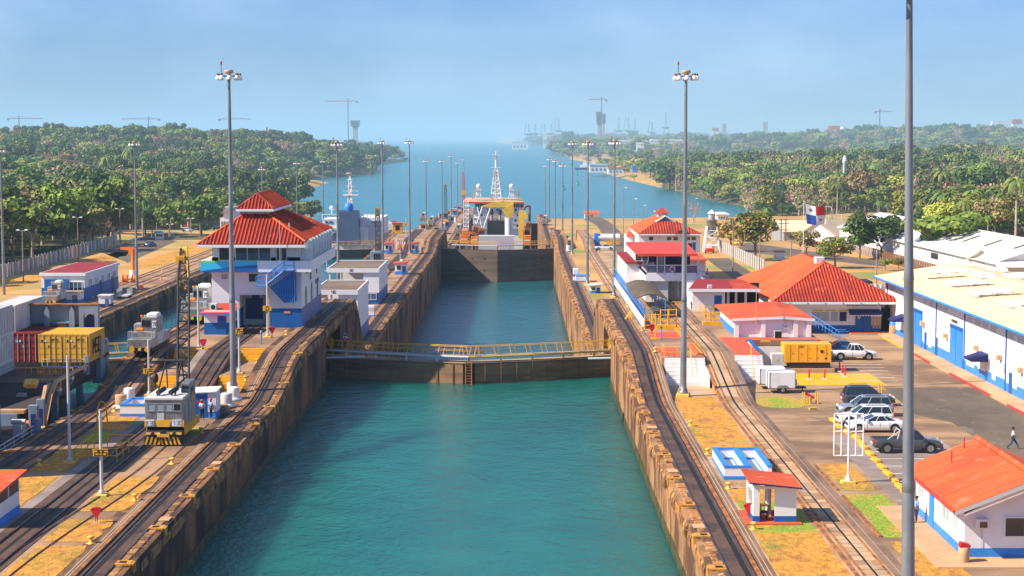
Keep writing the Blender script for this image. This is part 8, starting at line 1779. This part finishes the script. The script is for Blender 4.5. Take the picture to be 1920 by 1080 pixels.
MB().cyl((P_(657,585),585,ZA(400,585)),(P_(657,585),585,ZA(330,585)),.22,n=6).box(P_(644,585),P_(673,585),584,586,ZA(366,585),ZA(364,585)).box(P_(644,585),P_(673,585),584,584.1,ZA(358,585),ZA(357,585)).box(P_(650,585),P_(664,585),584.5,585.5,ZA(349,585),ZA(348,585)).box(P_(651,585),P_(662,585),584.5,585.5,ZA(337,585),ZA(336,585)).W('mast_platform','whitew',t)
MB().prism([(P_(718,620),ZA(455,620)),(P_(744,620),ZA(455,620)),(P_(744,620),ZA(422,620)),(P_(722,620),ZA(416,620))],618,630,'y').W('forward_house','lgrey',t);MB().box(P_(735,617),P_(742,617),617,618,ZA(420,617),ZA(414,617)).W('crimson_flag','crimson',t)
for k in range(6):MB().box(P_(607+k*4,Yg),P_(609+k*4,Yg),Yg-1.5,Yg-.5,16,17.2+(k%2)*.6).build('deck_gear',M[('bolly','lblue','galv')[k%3]],t,world=True)
# ================================================================ FAR THINGS
def hull_boat(label,px,py,Lm,m1='black',m2='white',rz=0.0):
 p=G(px,py,0);t=thing('tug_boat',label,'boat',p,rz);h=Lm*.09
 MB().add([(-Lm/2,-Lm*.13,0),(Lm*.35,-Lm*.13,0),(Lm/2,0,0),(Lm*.35,Lm*.13,0),(-Lm/2,Lm*.13,0),(-Lm/2,-Lm*.14,h),(Lm*.38,-Lm*.14,h*1.3),(Lm*.54,0,h*1.6),(Lm*.38,Lm*.14,h*1.3),(-Lm/2,Lm*.14,h)],[(0,1,6,5),(1,2,7,6),(2,3,8,7),(3,4,9,8),(4,0,5,9),(5,6,7,8,9)]).build('hull',M[m1],t)
 MB().bbox(-Lm*.25,Lm*.22,-Lm*.09,Lm*.09,h,h*2.6,h*.1).bbox(-Lm*.1,Lm*.16,-Lm*.07,Lm*.07,h*2.6,h*4,h*.1).build('cabin',M[m2],t);MB().cyl((0,0,h*4),(0,0,h*6.5),Lm*.012,n=5).build('mast',M[m2],t);return t
hull_boat('dark hulled white tug moored at the near right headland',1097,318,34,'navy');hull_boat('second white tug behind the dark one at the headland',1113,315,26,'navy','white',.1)
hull_boat('white ship far out on the open water at the horizon',796,262.5,260,'white','white');hull_boat('pale ship on the horizon left of the port cranes',862,262,200,'tiles','white');hull_boat('pale vessel on the horizon, right one',944,262,240,'lgrey','white')
hull_boat('small white launch before the far port shore',1042,282,60,'lgrey','white');hull_boat('pale moored ship beside the right bridge pylon',1100,280,90,'lgrey','white');hull_boat('small boats at the far right inlet',1290,285,40,'lgrey','white')
for i,(px,py,m_,s_,lab) in enumerate(((694,330,'crimson',1.0,'red channel buoy near the left headland'),(806,299,'crimson',1.2,'red channel buoy out past the left spit'),(779,297,'crimson',1.0,'small red channel buoy right of the left spit'),(1083,346,'grn',.9,'green channel buoy nearest of three in line'),(1082,329,'grn',.9,'green channel buoy, middle of three in line'),(1057,356,'grn',.9,'green channel buoy left of the line'),(1071,312,'grn',1.2,'distant green channel buoy near the headland'),(763,292,'crimson',1.0,'small red buoy left of the thin lamp masts'))):
 if m_=='grn':M['grn']=mat('buoy_green',(.02,.40,.12),rough=.5)
 t=thing('channel_buoy',lab,'buoy',G(px,py,0),0,'channel buoys');MB().lathe([(1.7*s_,-.3),(1.9*s_,.5),(1.6*s_,1.2),(.4,1.3)],n=12).build('float',M[m_],t);MB().lathe([(1.1*s_,1.2),(.5*s_,4.5*s_),(.7*s_,4.6*s_),(.7*s_,5.6*s_),(.1,6.2*s_)],n=8).build('tower',M[m_],t)
M['farsteel']=mat('far_steel',(.16,.17,.20),rough=.7,var=0);M['farred']=mat('far_red_steel',(.45,.07,.06),rough=.7,var=0);M['farconc']=mat('far_concrete',(.42,.38,.34),rough=.9,var=.05);M['fardark']=mat('far_formwork',(.10,.09,.10),rough=.9,var=.05)
def pylon(label,px,Y,yb_,yt,w_,h2=24):
 t=thing('bridge_pylon',label,'pylon',(XA(px,Y),Y,0));s_=Y/FPX;zt_=ZA(yt,Y)
 for a in (-.0,):MB().box(-w_/2*s_,w_/2*s_,0,w_*s_,0,zt_-h2*s_+60*0).Y('shaft','farconc',t)
 MB().add([(-w_*.8*s_,-2,zt_-h2*s_),(w_*.8*s_,-2,zt_-h2*s_),(w_*1.0*s_,-2,zt_),(-w_*1.0*s_,-2,zt_),(-w_*.8*s_,w_*s_,zt_-h2*s_),(w_*.8*s_,w_*s_,zt_-h2*s_),(w_*1.0*s_,w_*s_,zt_),(-w_*1.0*s_,w_*s_,zt_)],[(0,1,2,3),(1,5,6,2),(4,0,3,7),(3,2,6,7),(5,4,7,6),(0,4,5,1)]).Y('formwork','fardark',t)
 for k in (1,2,3):z=zt_-h2*s_*k/4;MB().box(-w_*1.15*s_,w_*1.15*s_,-6,w_*s_+4,z,z+.8*s_).Y('work_platform','farsteel',t)
pylon('unfinished concrete bridge pylon beyond the left headland',667,7000,272,226,8.5,12);pylon('unfinished concrete bridge pylon with dark formwork beside the port',1123,7000,277,210,6,24)
pylon('darker second leg of the right bridge pylon',1131,7400,272,214,4,18)
def tower_crane(label,px,Y,yt,ybase,jl,jr,mt='farsteel'):
 s_=Y/FPX;t=thing('tower_crane',label,'tower crane',(XA(px,Y),Y,0));zt_=ZA(yt,Y);zj=zt_-5*s_;r=1.0*s_*.5
 MB().box(-.9*s_,.9*s_,0,1.8*s_,0,zt_).build('mast',M[mt],t)
 MB().box(-jl*s_,jr*s_,0,1.2*s_,zj,zj+1.3*s_).Y('jib','farred',t);MB().bar((0,0,zt_),(-jl*.7*s_,0,zj+s_),r*.5).bar((0,0,zt_),(jr*.7*s_,0,zj+s_),r*.5).Y('tie','farsteel',t)
 k=jl if jl<jr else jr;x_=-jl if jl<jr else jr;MB().box(x_*s_-2*s_,x_*s_+2*s_,-.5,2*s_,zj-3*s_,zj+s_).Y('counterweight','farsteel',t)
tower_crane('hazy tower crane above the forest at the far left',39,6500,218,245,20,45);tower_crane('hazy tower crane above the forest, second from the left',281,6500,219,250,50,20);tower_crane('hazy tower crane behind the tall mast of the centre wall',431,6500,219,250,17,42)
tower_crane('red jib tower crane beside the left bridge pylon',654,6900,186,265,42,17);tower_crane('red jib tower crane on top of the right bridge pylon',1127,6950,183,210,24,9);tower_crane('hazy red tower crane above the right forest',1646,6000,205,240,8,22)
def gantry(label,px,Y,ytop,yb_,w_,boom=True):
 s_=Y/FPX;t=thing('port_crane',label,'port crane',(XA(px,Y),Y,4));H=ZA(ytop,Y)-4;hp=H*.55
 MB().box(-w_/2*s_,(-w_/2+.8)*s_,0,s_,0,hp).box((w_/2-.8)*s_,w_/2*s_,0,s_,0,hp).box(-w_/2*s_,w_/2*s_,0,s_,hp*.45,hp*.52).box(-w_/2*s_,w_/2*s_,0,s_,hp*.94,hp).Y('portal','farsteel',t)
 MB().bar((-w_*.22*s_,0,hp),(-1.2*s_,0,H),.4*s_).bar((w_*.12*s_,0,hp),(-.4*s_,0,H),.4*s_).box(-1.8*s_,.4*s_,0,s_,hp*1.3,hp*1.36).Y('apex_frame','farsteel',t)
 MB().box(-w_*.9*s_,w_*.6*s_,0,s_,hp,hp+1.6*s_).Y('girder','farsteel',t)
 if boom:MB().bar((-w_*.9*s_,0,hp),(-w_*.5*s_,0,H*1.05),.5*s_).Y('raised_boom','farsteel',t)
for i,(px,yt,w_) in enumerate(((992,234,10),(1004,232,10),(1022,234,10),(1034,232,11),(1048,222,11),(1160,222,11),(1178,222,11),(1190,223,11),(1222,228,9),(1248,211,9))):
 gantry(f'hazy port crane on the far shore, {("first", "second", "third", "fourth", "fifth", "sixth", "seventh", "eighth", "ninth", "tenth")[i]} from the left',px,9500,yt,250,w_,i%2==0)
M['farwhite']=mat('far_white_wall',(.74,.74,.74),rough=.9,var=.05)
def farhouse(label,px0,px1,Y,yt,m='farwhite',z=6,roof='farwhite'):
 s_=Y/FPX;t=thing('far_building',label,'building',(XA(px0,Y),Y,z));W_=(px1-px0)*s_;h=ZA(yt,Y)-z
 MB().box(0,W_,0,max(20,W_*.3),0,h*.85).build('wall',M[m],t);MB().prism([(-1,h*.85),(W_+1,h*.85),(W_*.96,h),(W_*.04,h)],-1,max(21,W_*.3+1),'y').build('roof',M[roof],t)
 for k in range(4):MB().box(W_*(.1+.22*k),W_*(.2+.22*k),-.4,0,h*.25,h*.5).Y('window','farsteel',t)
for (a,c,Y,yt,m_,rf,lab) in ((1150,1214,5600,262,'farwhite','farwhite','very long white port shed right of the bridge pylon'),(1218,1280,5600,261,'farwhite','farwhite','long white roofed shed beside the tall mast on the far shore'),(1193,1207,5300,267,'farwhite','farwhite','small white shed below the long port shed'),(1080,1122,5500,270,'farwhite','farwhite','white port buildings left of the bridge pylon'),(1352,1360,9000,232,'farconc','farconc','pale tower block on the horizon, left one'),(1428,1437,9000,229,'farconc','farconc','pale tower block on the horizon, right one'),(1334,1346,9000,240,'farwhite','farred','small pale house row on the far horizon'),(1575,1640,7000,238,'farwhite','farwhite','long white shed on the horizon above the right forest'),(1680,1720,7000,238,'farwhite','tiles','pale sheds on the horizon left of the thick mast'),(1550,1572,7000,236,'farwhite','tiles','hazy house cluster left of the white horizon shed'),(1735,1760,7500,236,'farwhite','farwhite','hazy white blocks right of the thick mast'),(1775,1798,7500,231,'farwhite','farwhite','pale horizon block right of the thick mast, second'),(1855,1885,7500,228,'farwhite','farwhite','long pale roof on the right horizon'),(1894,1912,7500,224,'farwhite','farred','red and white chequered block on the right horizon'),(960,990,7000,265,'farwhite','farwhite','small white port houses below the left port cranes'),(1018,1026,8000,246,'farwhite','farwhite','pale square block amid the left port cranes')):
 farhouse(lab,a,c,Y,yt,m_,roof=rf)
tf=thing('harbour_crane','orange harbour crane left of the tall right mast','crane',(XA(1262,4300),4300,4));s_=4300/FPX;MB().box(-1.3*s_,1.3*s_,0,2*s_,0,28*s_).build('mast',M['orange'],tf);MB().box(-2*s_,12*s_,0,1.5*s_,27*s_,28.6*s_).build('jib',M['orange'],tf)
tf=thing('water_tower','small white domed lighthouse like tower standing in the right forest','tower',(XA(1582,1500),1500,12));s_=1500/FPX;MB().lathe([(3.4*s_,0),(3.2*s_,ZA(306,1500)-12),(4.2*s_,ZA(305,1500)-12),(4.2*s_,ZA(300,1500)-12),(3.6*s_,ZA(299,1500)-12),(3.4*s_,ZA(295,1500)-12),(.3,ZA(291,1500)-12)],n=14).build('shaft',M['white'],tf);MB().box(-1.2*s_,1.2*s_,-4.4*s_,-3.4*s_,ZA(305,1500)-12,ZA(301,1500)-12).build('window',M['grey'],tf)
tf=thing('chimney','short pale chimney on the left forest skyline','chimney',(XA(501.5,3300),3300,20));s_=3300/FPX;MB().lathe([(2.3*s_,0),(2.0*s_,ZA(239,3300)-20)],n=10).build('stack',M['farconc'],tf);MB().lathe([(2.5*s_,0),(2.5*s_,s_)],(0,0,ZA(241,3300)-20),10).build('rim',M['farconc'],tf)
for (a,c,Y,yt,lab,m_,rf) in ((1105,1140,2450,333-26,'white low buildings on the peninsula shore','farwhite','lgrey'),(1140,1168,2350,313,'row of flat pale sheds under the palms','farwhite','tiles'),(1185,1196,2500,310,'small blue shed on the peninsula','lblue','lblue')):farhouse(lab,a,c,Y,yt,m_,5,rf)
farhouse('white cabin on the dry shore behind the tank tower',1345,1367,890,400,'white',12,'white')
for (x,y,nm) in ((367,430,'blue'),(380,432,'silver'),(395,430,'dark blue'),(352,434,'white'),(408,431,'grey')):
 p=G(x,y,17.5);car(f'{nm} car in the distant car park left of the control house roof',p,.3*R.uniform(-1,1),{'blue':'carblue','silver':'carsilver','dark blue':'cardark','white':'carwhite','grey':'cargrey'}[nm],'sedan',4.5,H_=1.5)
car('light blue car on the far left road',G(282,462,23.5),1.2,'carblue','sedan',4.3,H_=1.5);
t=thing('truck','white lorry on the far left road at the forest edge','truck',G(299,455,22.6),.25);MB().bbox(-1.3,1.3,0,2.2,.6,3.0,.2).Y('cab','carwhite',t);MB().bbox(-1.3,1.3,2.4,8,.9,3.2,.1).Y('load_body','grey',t);MB().box(-1.0,1.0,-.04,0,1.9,2.7).Y('windscreen','glass',t)
for a in (-1.25,1.0):MB().cyl((a,1,.5),(a+.25,1,.5),.5,n=12).cyl((a,6,.5),(a+.25,6,.5),.5,n=12).Y('wheel','rubber',t)
t=thing('warning_sign','red and white sign board beside the distant car park','sign',G(346,438,17.5));MB().box(-1.5,1.5,0,.1,2.2,4.6).Y('board','white',t);MB().box(-1.1,1.1,-.03,0,2.6,4.2).Y('red_field','red',t);MB().box(-.08,.08,0,.1,0,2.2).Y('post','grey',t)
farhouse('small grey roofed building left of the control house roof',412,436,720,389,'white',14,'grey')
# ================================================================ TREES
rt=random.Random(21)
leafmat('leaves_green',(.05,.10,.012),(.16,.22,.03));leafmat('leaves_dark',(.018,.045,.008),(.075,.12,.018));leafmat('leaves_light',(.14,.19,.022),(.28,.31,.05))
leafmat('leaves_olive',(.14,.14,.035),(.26,.22,.07));leafmat('leaves_brown',(.20,.125,.065),(.33,.22,.13));leafmat('blossom_orange',(.62,.26,.02),(.72,.38,.04));leafmat('blossom_yellow',(.70,.42,.02),(.62,.30,.02));leafmat('palm_leaves',(.05,.09,.012),(.13,.17,.03))
leafmat('leaves_red',(.50,.09,.02),(.60,.16,.03))
def leaves(mb,c,r,n,size,m,flat=.75,rnd=rt):
 for _ in range(n):
  th,u=rnd.uniform(0,2*pi),rnd.uniform(-.55,1);k=r*rnd.uniform(.72,1.06);sq=sqrt(max(0,1-u*u))
  d=Vector((sq*cos(th),sq*sin(th),u));p=Vector(c)+Vector((d.x*k,d.y*k,d.z*k*flat))
  nn=(d+Vector((rnd.uniform(-.7,.7),rnd.uniform(-.7,.7),rnd.uniform(-.2,.9)))).normalized()
  a=nn.orthogonal().normalized();b=nn.cross(a);an=rnd.uniform(0,pi);e1=a*cos(an)+b*sin(an);e2=nn.cross(e1);s_=size*rnd.uniform(.6,1.3)
  mb.add([tuple(p-e1*s_*.5-e2*s_*.35),tuple(p+e1*s_*.5-e2*s_*.3),tuple(p+e1*s_*.35+e2*s_*.4),tuple(p-e1*s_*.45+e2*s_*.35+nn*s_*.15)],[(0,1,2,3)],m)
def trunk_mesh(h,rad,nb,spread,m,crown_h,rnd):
 q=MB();q.cyl((0,0,-.8),(rad*.3,0,h),rad,rad*.7,7)
 for k in range(nb):
  a=k*2*pi/nb+rnd.uniform(-.4,.4);p1=(spread*.55*cos(a),spread*.55*sin(a),h+crown_h*.32);p2=(spread*.85*cos(a+.3),spread*.85*sin(a+.3),h+crown_h*.62)
  q.cyl((rad*.3,0,h*.92),p1,rad*.45,rad*.28,5).cyl(p1,p2,rad*.28,rad*.1,4)
  q.cyl(p1,(p1[0]*.6,p1[1]*1.3+.4,p2[2]+.3),rad*.2,rad*.08,4)
 return q
def broad(name,seed,mats,n=900,rad=5.0,h=4.0,ch=6.5,size=.72,flat=.72,lobes=19,second=.0,tm='bark'):
 r_=random.Random(seed);q=MB();cs=[];n=int(n*1.6);lobes=int(lobes*1.5) if lobes<15 else lobes
 for k in range(lobes):
  a=r_.uniform(0,2*pi);d=rad*(.0 if k==0 else r_.uniform(.3,.92));cs.append(((d*cos(a),d*sin(a),h+ch*(.48 if k==0 else r_.uniform(.15,.86))),rad*r_.uniform(.18,.46)*(1.3 if k==0 else 1)))
 tot=sum(k[1]**2 for k in cs)
 for c,rr_ in cs:
  leaves(q,c,rr_,int(n*rr_**2/tot),size,0,flat,r_)
  if second:leaves(q,c,rr_*1.03,int(n/lobes*second),size*.8,1,flat,r_)
 cm=q.mesh(name+'_crown',[MATS[m] for m in mats]);tq=trunk_mesh(h,.32,4,rad,tm,ch,r_);return cm,tq.mesh(name+'_trunk',M[tm])
def bare(name,seed,h=5,rad=4.5,ch=7,tm='barkp',n=140,lm='leaves_brown'):
 r_=random.Random(seed);q=MB();
 def br(p,d,L_,r,lev):
  e=p+d*L_;q.cyl(tuple(p),tuple(e),r,r*.6,4 if lev>1 else 6)
  if lev<4:
   for k in range(3 if lev<3 else 2):
    dd=(d+Vector((r_.uniform(-.8,.8),r_.uniform(-.8,.8),r_.uniform(-.15,.6)))).normalized();br(e,dd,L_*r_.uniform(.6,.85),r*.58,lev+1)
 br(Vector((0,0,-.6)),Vector((.05,0,1)),h*.75,.34,0);c=MB()
 for _ in range(n):
  a,u,k=r_.uniform(0,2*pi),r_.uniform(0,1),r_.uniform(.5,1);leaves(c,(rad*k*cos(a)*.8,rad*k*sin(a)*.8,h+ch*u*.8),.6,1,.55,0,1,r_)
 return c.mesh(name+'_crown',MATS[lm]),q.mesh(name+'_trunk',M[tm])
def palm(name,seed,h=10):
 r_=random.Random(seed);c=MB();n=17
 for k in range(n):
  a=k*2*pi/n+r_.uniform(-.2,.2);up=r_.uniform(-.1,.9);L_=r_.uniform(3.0,3.9);P=[]
  for i in range(6):
   u=i/5;P.append(Vector((L_*u*cos(a)*(1-.15*u),L_*u*sin(a)*(1-.15*u),h+L_*(up*u-1.25*u*u*(.6+.4*abs(up))))))
  sd=Vector((-sin(a),cos(a),0))
  for i in range(5):
   w0,w1=.48*sin(pi*(.12+.8*i/5)),.48*sin(pi*(.12+.8*(i+1)/5));dz=Vector((0,0,-.22))
   c.add([tuple(P[i]),tuple(P[i+1]),tuple(P[i+1]+sd*w1+dz),tuple(P[i]+sd*w0+dz)],[(0,1,2,3)]).add([tuple(P[i]),tuple(P[i+1]),tuple(P[i+1]-sd*w1+dz),tuple(P[i]-sd*w0+dz)],[(0,3,2,1)])
 t_=MB().lathe([(.34,-.6),(.26,.5),(.21,h*.5),(.19,h*.9),(.3,h*.93),(.15,h+.2)],n=8);return c.mesh(name+'_crown',MATS['palm_leaves']),t_.mesh(name+'_trunk',M['barkp'])
KIND={'green_a':broad('tree_a',1,['leaves_green'],1000),'green_b':broad('tree_b',2,['leaves_dark'],1000,5.5,3.5,8,lobes=13),'green_c':broad('tree_c',3,['leaves_light'],900,4.8,4,5.5),'wide':broad('tree_w',4,['leaves_green'],1000,6.5,4.5,4.5,flat=.5,lobes=12),'olive':broad('tree_o',5,['leaves_olive','leaves_brown'],620,4.8,4,6,.7,second=.25,tm='barkp'),'brown':broad('tree_n',6,['leaves_brown'],480,4.8,4,5.5,.6,tm='barkp'),'bare':bare('tree_x',7),'bare2':bare('tree_y',8,6,4,8,n=60),'palm':palm('palm_a',9,11),'palm2':palm('palm_b',10,8),'orange':broad('tree_f',11,['leaves_green','blossom_orange'],800,4.8,3.6,5.5,.6,second=.14),'yellow':broad('tree_g',12,['leaves_olive','blossom_yellow'],620,4.5,3.4,5,.55,second=.4),'flame':broad('tree_h',13,['leaves_red','leaves_olive'],800,6,4,4,.7,flat=.5,second=.2)}
LABEL={'green_a':'dense mid green tree','green_b':'tall dark green tree','green_c':'light green bushy tree','wide':'wide flat topped green tree','olive':'dull olive tree with browning leaves','brown':'dry brown leafed tree','bare':'bare pale branched tree','bare2':'tall bare whitish tree','palm':'tall palm tree','palm2':'short palm tree','orange':'green tree with orange blossom','yellow':'yellow blossomed tree','flame':'flame red flowering tree'}
def plant(kind,p,s_,label,group=None,cat=None,sz=None,rz=None):
 t=thing('palm_tree' if kind.startswith('palm') else 'tree',label,cat or ('palm tree' if kind.startswith('palm') else 'tree'),p,rt.uniform(0,6.28) if rz is None else rz,group)
 t.scale=(s_,s_,s_*(sz or 1))
 for nm,me in (('crown',KIND[kind][0]),('trunk',KIND[kind][1])):
  o=bpy.data.objects.new(nm,me);COL.objects.link(o);o.parent=t
 return t
def ground_at(px,py,side=1):
 z=20.0
 for _ in range(12):
  g=G(px,py,z);z2=TR(g[0],g[1]) if side>0 else TL(g[0],g[1]);z=z*.5+z2*.5
 return (g[0],g[1],z)
HT={'green_a':10.5,'green_b':11.5,'green_c':9.5,'wide':8.6,'olive':10,'brown':9.5,'bare':12,'bare2':14,'palm':11.6,'palm2':8.6,'orange':9.1,'yellow':8.4,'flame':7.6}
for (k,px,yb_,yt,wd,lab) in (('yellow',1370,472,414,1,'yellow blossomed tree right of the tank tower'),('orange',1416,488,404,1.1,'round tree with orange blossom beside the slatted fence'),('olive',1512,486,432,1,'thin olive tree left behind the big hipped roof'),('orange',1566,503,448,1.25,'open orange blossomed tree behind the ridge of the hipped roof'),('green_a',1612,486,420,1,'green tree left part before the white long hall'),('green_b',1652,488,402,1.3,'large dark green tree before the white long hall, left of the thick mast'),('green_a',1692,484,412,1.1,'dark green tree partly behind the thick mast'),('wide',1776,502,408,1.25,'wide spreading green tree right of the thick mast'),('orange',1826,500,440,.9,'small tree full of orange blossom right of the spreading tree'),('green_c',1912,498,464,1,'bright green bush at the right frame edge'),('green_a',1612,425,394,1,'round tree behind the cream gabled roof'),('palm2',1437,432,388,1,'palm tree on the dry shore left of the pitch'),('bare2',1400,408,352,1,'bare tree pair on the shore above the tank tower'),('bare',1418,404,350,1,'bare branched shore tree beside the palm'),('orange',1440,405,352,1,'shore tree with yellowing crown beside the palm'),('bare',1300,418,375,1,'leafless pinkish tree behind the tall right mast'),('bare2',1512,398,335,1,'bare dead tree standing behind the flag'),('palm',1648,415,375,1,'palm at the edge of the dry pitch'),('palm2',1665,412,378,1,'second palm at the edge of the dry pitch')):
 p=ground_at(px,yb_);h=(yb_-yt)/FPX*p[1];s_=h/HT[k]*wd;plant(k,p,s_,lab,sz=1/wd)
for i,(px,yb_,s_,k) in enumerate(((1815,500,.35,'green_c'),(1835,502,.4,'palm2'),(1862,502,.4,'green_c'),(1885,505,.4,'green_a'),(1660,508,.3,'green_c'),(1685,506,.3,'orange'))):
 p=ground_at(px,yb_);plant(k,p,s_,f'low garden shrub before the long hall, {("first", "second", "third", "fourth", "fifth", "sixth")[i]} of the scattered ones',cat='shrub')
LT=(('green_b',60,470,372,'dark tree behind the fence at the far left frame edge'),('green_b',205,440,322,'tall dark tree rising above the forest left of the lone mast'),('palm',268,452,365,'palm tree among the dark trees near the lone mast'),('green_b',285,445,385,'dark tree beside the palm at the forest edge'),('olive',165,470,400,'brownish tree behind the long fence'),('yellow',355,432,380,'yellow leafed tree at the clearing left of the control house'),('green_b',445,400,315,'big dark tree between tall mast and upper roof'),('olive',405,405,350,'dry tree behind the tall mast left'),('green_a',120,470,395,'green tree behind the fence above the workshop'))
for (k,px,yb_,yt,lab) in LT:
 p=ground_at(px,yb_,-1);h=(yb_-yt)/FPX*p[1];plant(k,p,h/HT[k],lab)
pts=[]
def scat(x0f,x1f,y0,y1,sp,sc_):
 y=y0
 while y<y1:
  x=x0f(y)
  while x<x1f(y):
   X,Y=x+rt.uniform(-.45,.45)*sp,y+rt.uniform(-.45,.45)*sp;f_=forest(X,Y)
   if rt.random()<f_:pts.append((X,Y,sc_*(.75 if X>0 and 2200<Y<5000 else 1)*rt.choice((.6,.8,1,1.15,1.45))))
   x+=sp
  y+=sp
for (a,c,sp,s_) in ((300,900,9.5,1.2),(900,1500,12.5,1.5),(1500,2300,16,1.85),(2300,3300,19,2.0),(3300,5200,26,2.2),(5200,8200,38,2.8),(8200,13500,75,4.2)):
 scat(lambda y:-.315*y-14,lambda y:min(-100,shoreL(y)),a,c,sp,s_);scat(lambda y:max(100,shoreR(y)),lambda y:.315*y+14,a,c,sp,s_)
pts.sort(key=lambda q:q[1]);rz_=random.Random(4)
def pick(X,Y):
 n1=sin(X*.021+1.3)*cos(Y*.017)+sin(X*.05+Y*.043)*.5+rz_.uniform(-.9,.9)
 if X>0 and Y<1010:return rz_.choice(['palm','palm','green_a','green_b','bare','brown','olive','palm','wide','green_c'])
 if X>0 and Y<1500:return rz_.choice(['palm','green_a','wide','green_b','olive','bare','green_a','green_c','brown'])
 if n1>.75:return rz_.choice(['olive','brown','olive','bare','green_c'])
 if n1>.25:return rz_.choice(['green_c','olive','wide','green_a','brown'])
 if n1>.0 and rz_.random()<.4:return rz_.choice(['olive','green_c','bare2'])
 if rz_.random()<.005:return 'flame'
 if rz_.random()<.03:return 'palm'
 return rz_.choice(['green_a','green_b','wide','green_b','green_a','green_c'])
NI=250;kinds=[pick(*p[:2]) for p in pts]
for (X,Y,s_),k in zip(pts[:NI],kinds[:NI]):
 z=TR(X,Y) if X>0 else TL(X,Y);wh='behind the long halls at the right bank' if X>0 else 'in the forest behind the left fence'
 plant(k,(X,Y,z-.3),s_*(1.0 if k.startswith('palm') else 1),f'{LABEL[k]} {wh}','trees '+wh)
VC=bpy.data.collections.new('wood_variants');order=sorted(KIND)
for i,k in enumerate(order):
 cm,tm_=KIND[k];me=bpy.data.meshes.new('v%02d_'%i+k);v=[tuple(q.co) for q in cm.vertices];n0=len(v);f=[tuple(p.vertices) for p in cm.polygons];mi=[p.material_index for p in cm.polygons]
 v+=[tuple(q.co) for q in tm_.vertices];f+=[tuple(a+n0 for a in p.vertices) for p in tm_.polygons];nm=len(cm.materials);mi+=[nm]*len(tm_.polygons)
 me.from_pydata(v,[],f)
 for q in cm.materials:me.materials.append(q)
 me.materials.append(tm_.materials[0]);me.polygons.foreach_set('material_index',mi);o=bpy.data.objects.new('v%02d_'%i+k,me);VC.objects.link(o)
me=bpy.data.meshes.new('wood');far=pts[NI:];me.from_pydata([(X,Y,(TR(X,Y) if X>0 else TL(X,Y))-.4) for X,Y,s_ in far],[],[])
me.attributes.new('sc','FLOAT','POINT').data.foreach_set('value',[s_ for _,_,s_ in far]);me.attributes.new('sz','FLOAT','POINT').data.foreach_set('value',[s_*rt.uniform(.7,1.2) for _,_,s_ in far]);me.attributes.new('ki','INT','POINT').data.foreach_set('value',[order.index(k) for k in kinds[NI:]]);me.attributes.new('ro','FLOAT','POINT').data.foreach_set('value',[rt.uniform(0,6.28) for _ in far])
fo=bpy.data.objects.new('forest',me);COL.objects.link(fo);fo['kind']='stuff'
ng=bpy.data.node_groups.new('wood','GeometryNodeTree');ng.interface.new_socket('Geometry',in_out='INPUT',socket_type='NodeSocketGeometry');ng.interface.new_socket('Geometry',in_out='OUTPUT',socket_type='NodeSocketGeometry')
N=ng.nodes.new;K=ng.links.new;gi,go=N('NodeGroupInput'),N('NodeGroupOutput');mp2=N('GeometryNodeMeshToPoints');ip=N('GeometryNodeInstanceOnPoints');ci=N('GeometryNodeCollectionInfo');ci.inputs[0].default_value=VC;ci.inputs['Separate Children'].default_value=True;ci.inputs['Reset Children'].default_value=True
def na(n_,ty):
 q=N('GeometryNodeInputNamedAttribute');q.data_type=ty;q.inputs[0].default_value=n_;return q.outputs[0]
cx_=N('ShaderNodeCombineXYZ');K(na('ro','FLOAT'),cx_.inputs[2]);cs_=N('ShaderNodeCombineXYZ');a_=na('sc','FLOAT');[K(a_,cs_.inputs[i]) for i in range(2)];K(na('sz','FLOAT'),cs_.inputs[2])
ip.inputs['Pick Instance'].default_value=True;K(gi.outputs[0],mp2.inputs[0]);K(mp2.outputs[0],ip.inputs['Points']);K(ci.outputs[0],ip.inputs['Instance']);K(na('ki','INT'),ip.inputs['Instance Index']);K(cx_.outputs[0],ip.inputs['Rotation']);K(cs_.outputs[0],ip.inputs['Scale']);K(ip.outputs[0],go.inputs[0])
fo.modifiers.new('wood','NODES').node_group=ng
print('trees',len(pts))
# ================================================================ AIR
hz=MB().box(-27500,27500,-300,63500,-9,345)
hm=bpy.data.materials.new('air_haze');hm.use_nodes=True;ht=hm.node_tree;ht.nodes.clear()
pv=ht.nodes.new('ShaderNodeVolumePrincipled');pv.inputs['Color'].default_value=(.52,.80,1.0,1);pv.inputs['Density'].default_value=0.9e-4
pv.inputs['Anisotropy'].default_value=.0
ho=ht.nodes.new('ShaderNodeOutputMaterial');ht.links.new(pv.outputs[0],ho.inputs['Volume'])
hz.build('haze',hm,kind='stuff')
sc.cycles.volume_bounces=1;sc.cycles.max_bounces=6;sc.cycles.diffuse_bounces=3;sc.cycles.glossy_bounces=3
sc.cycles.use_denoising=True
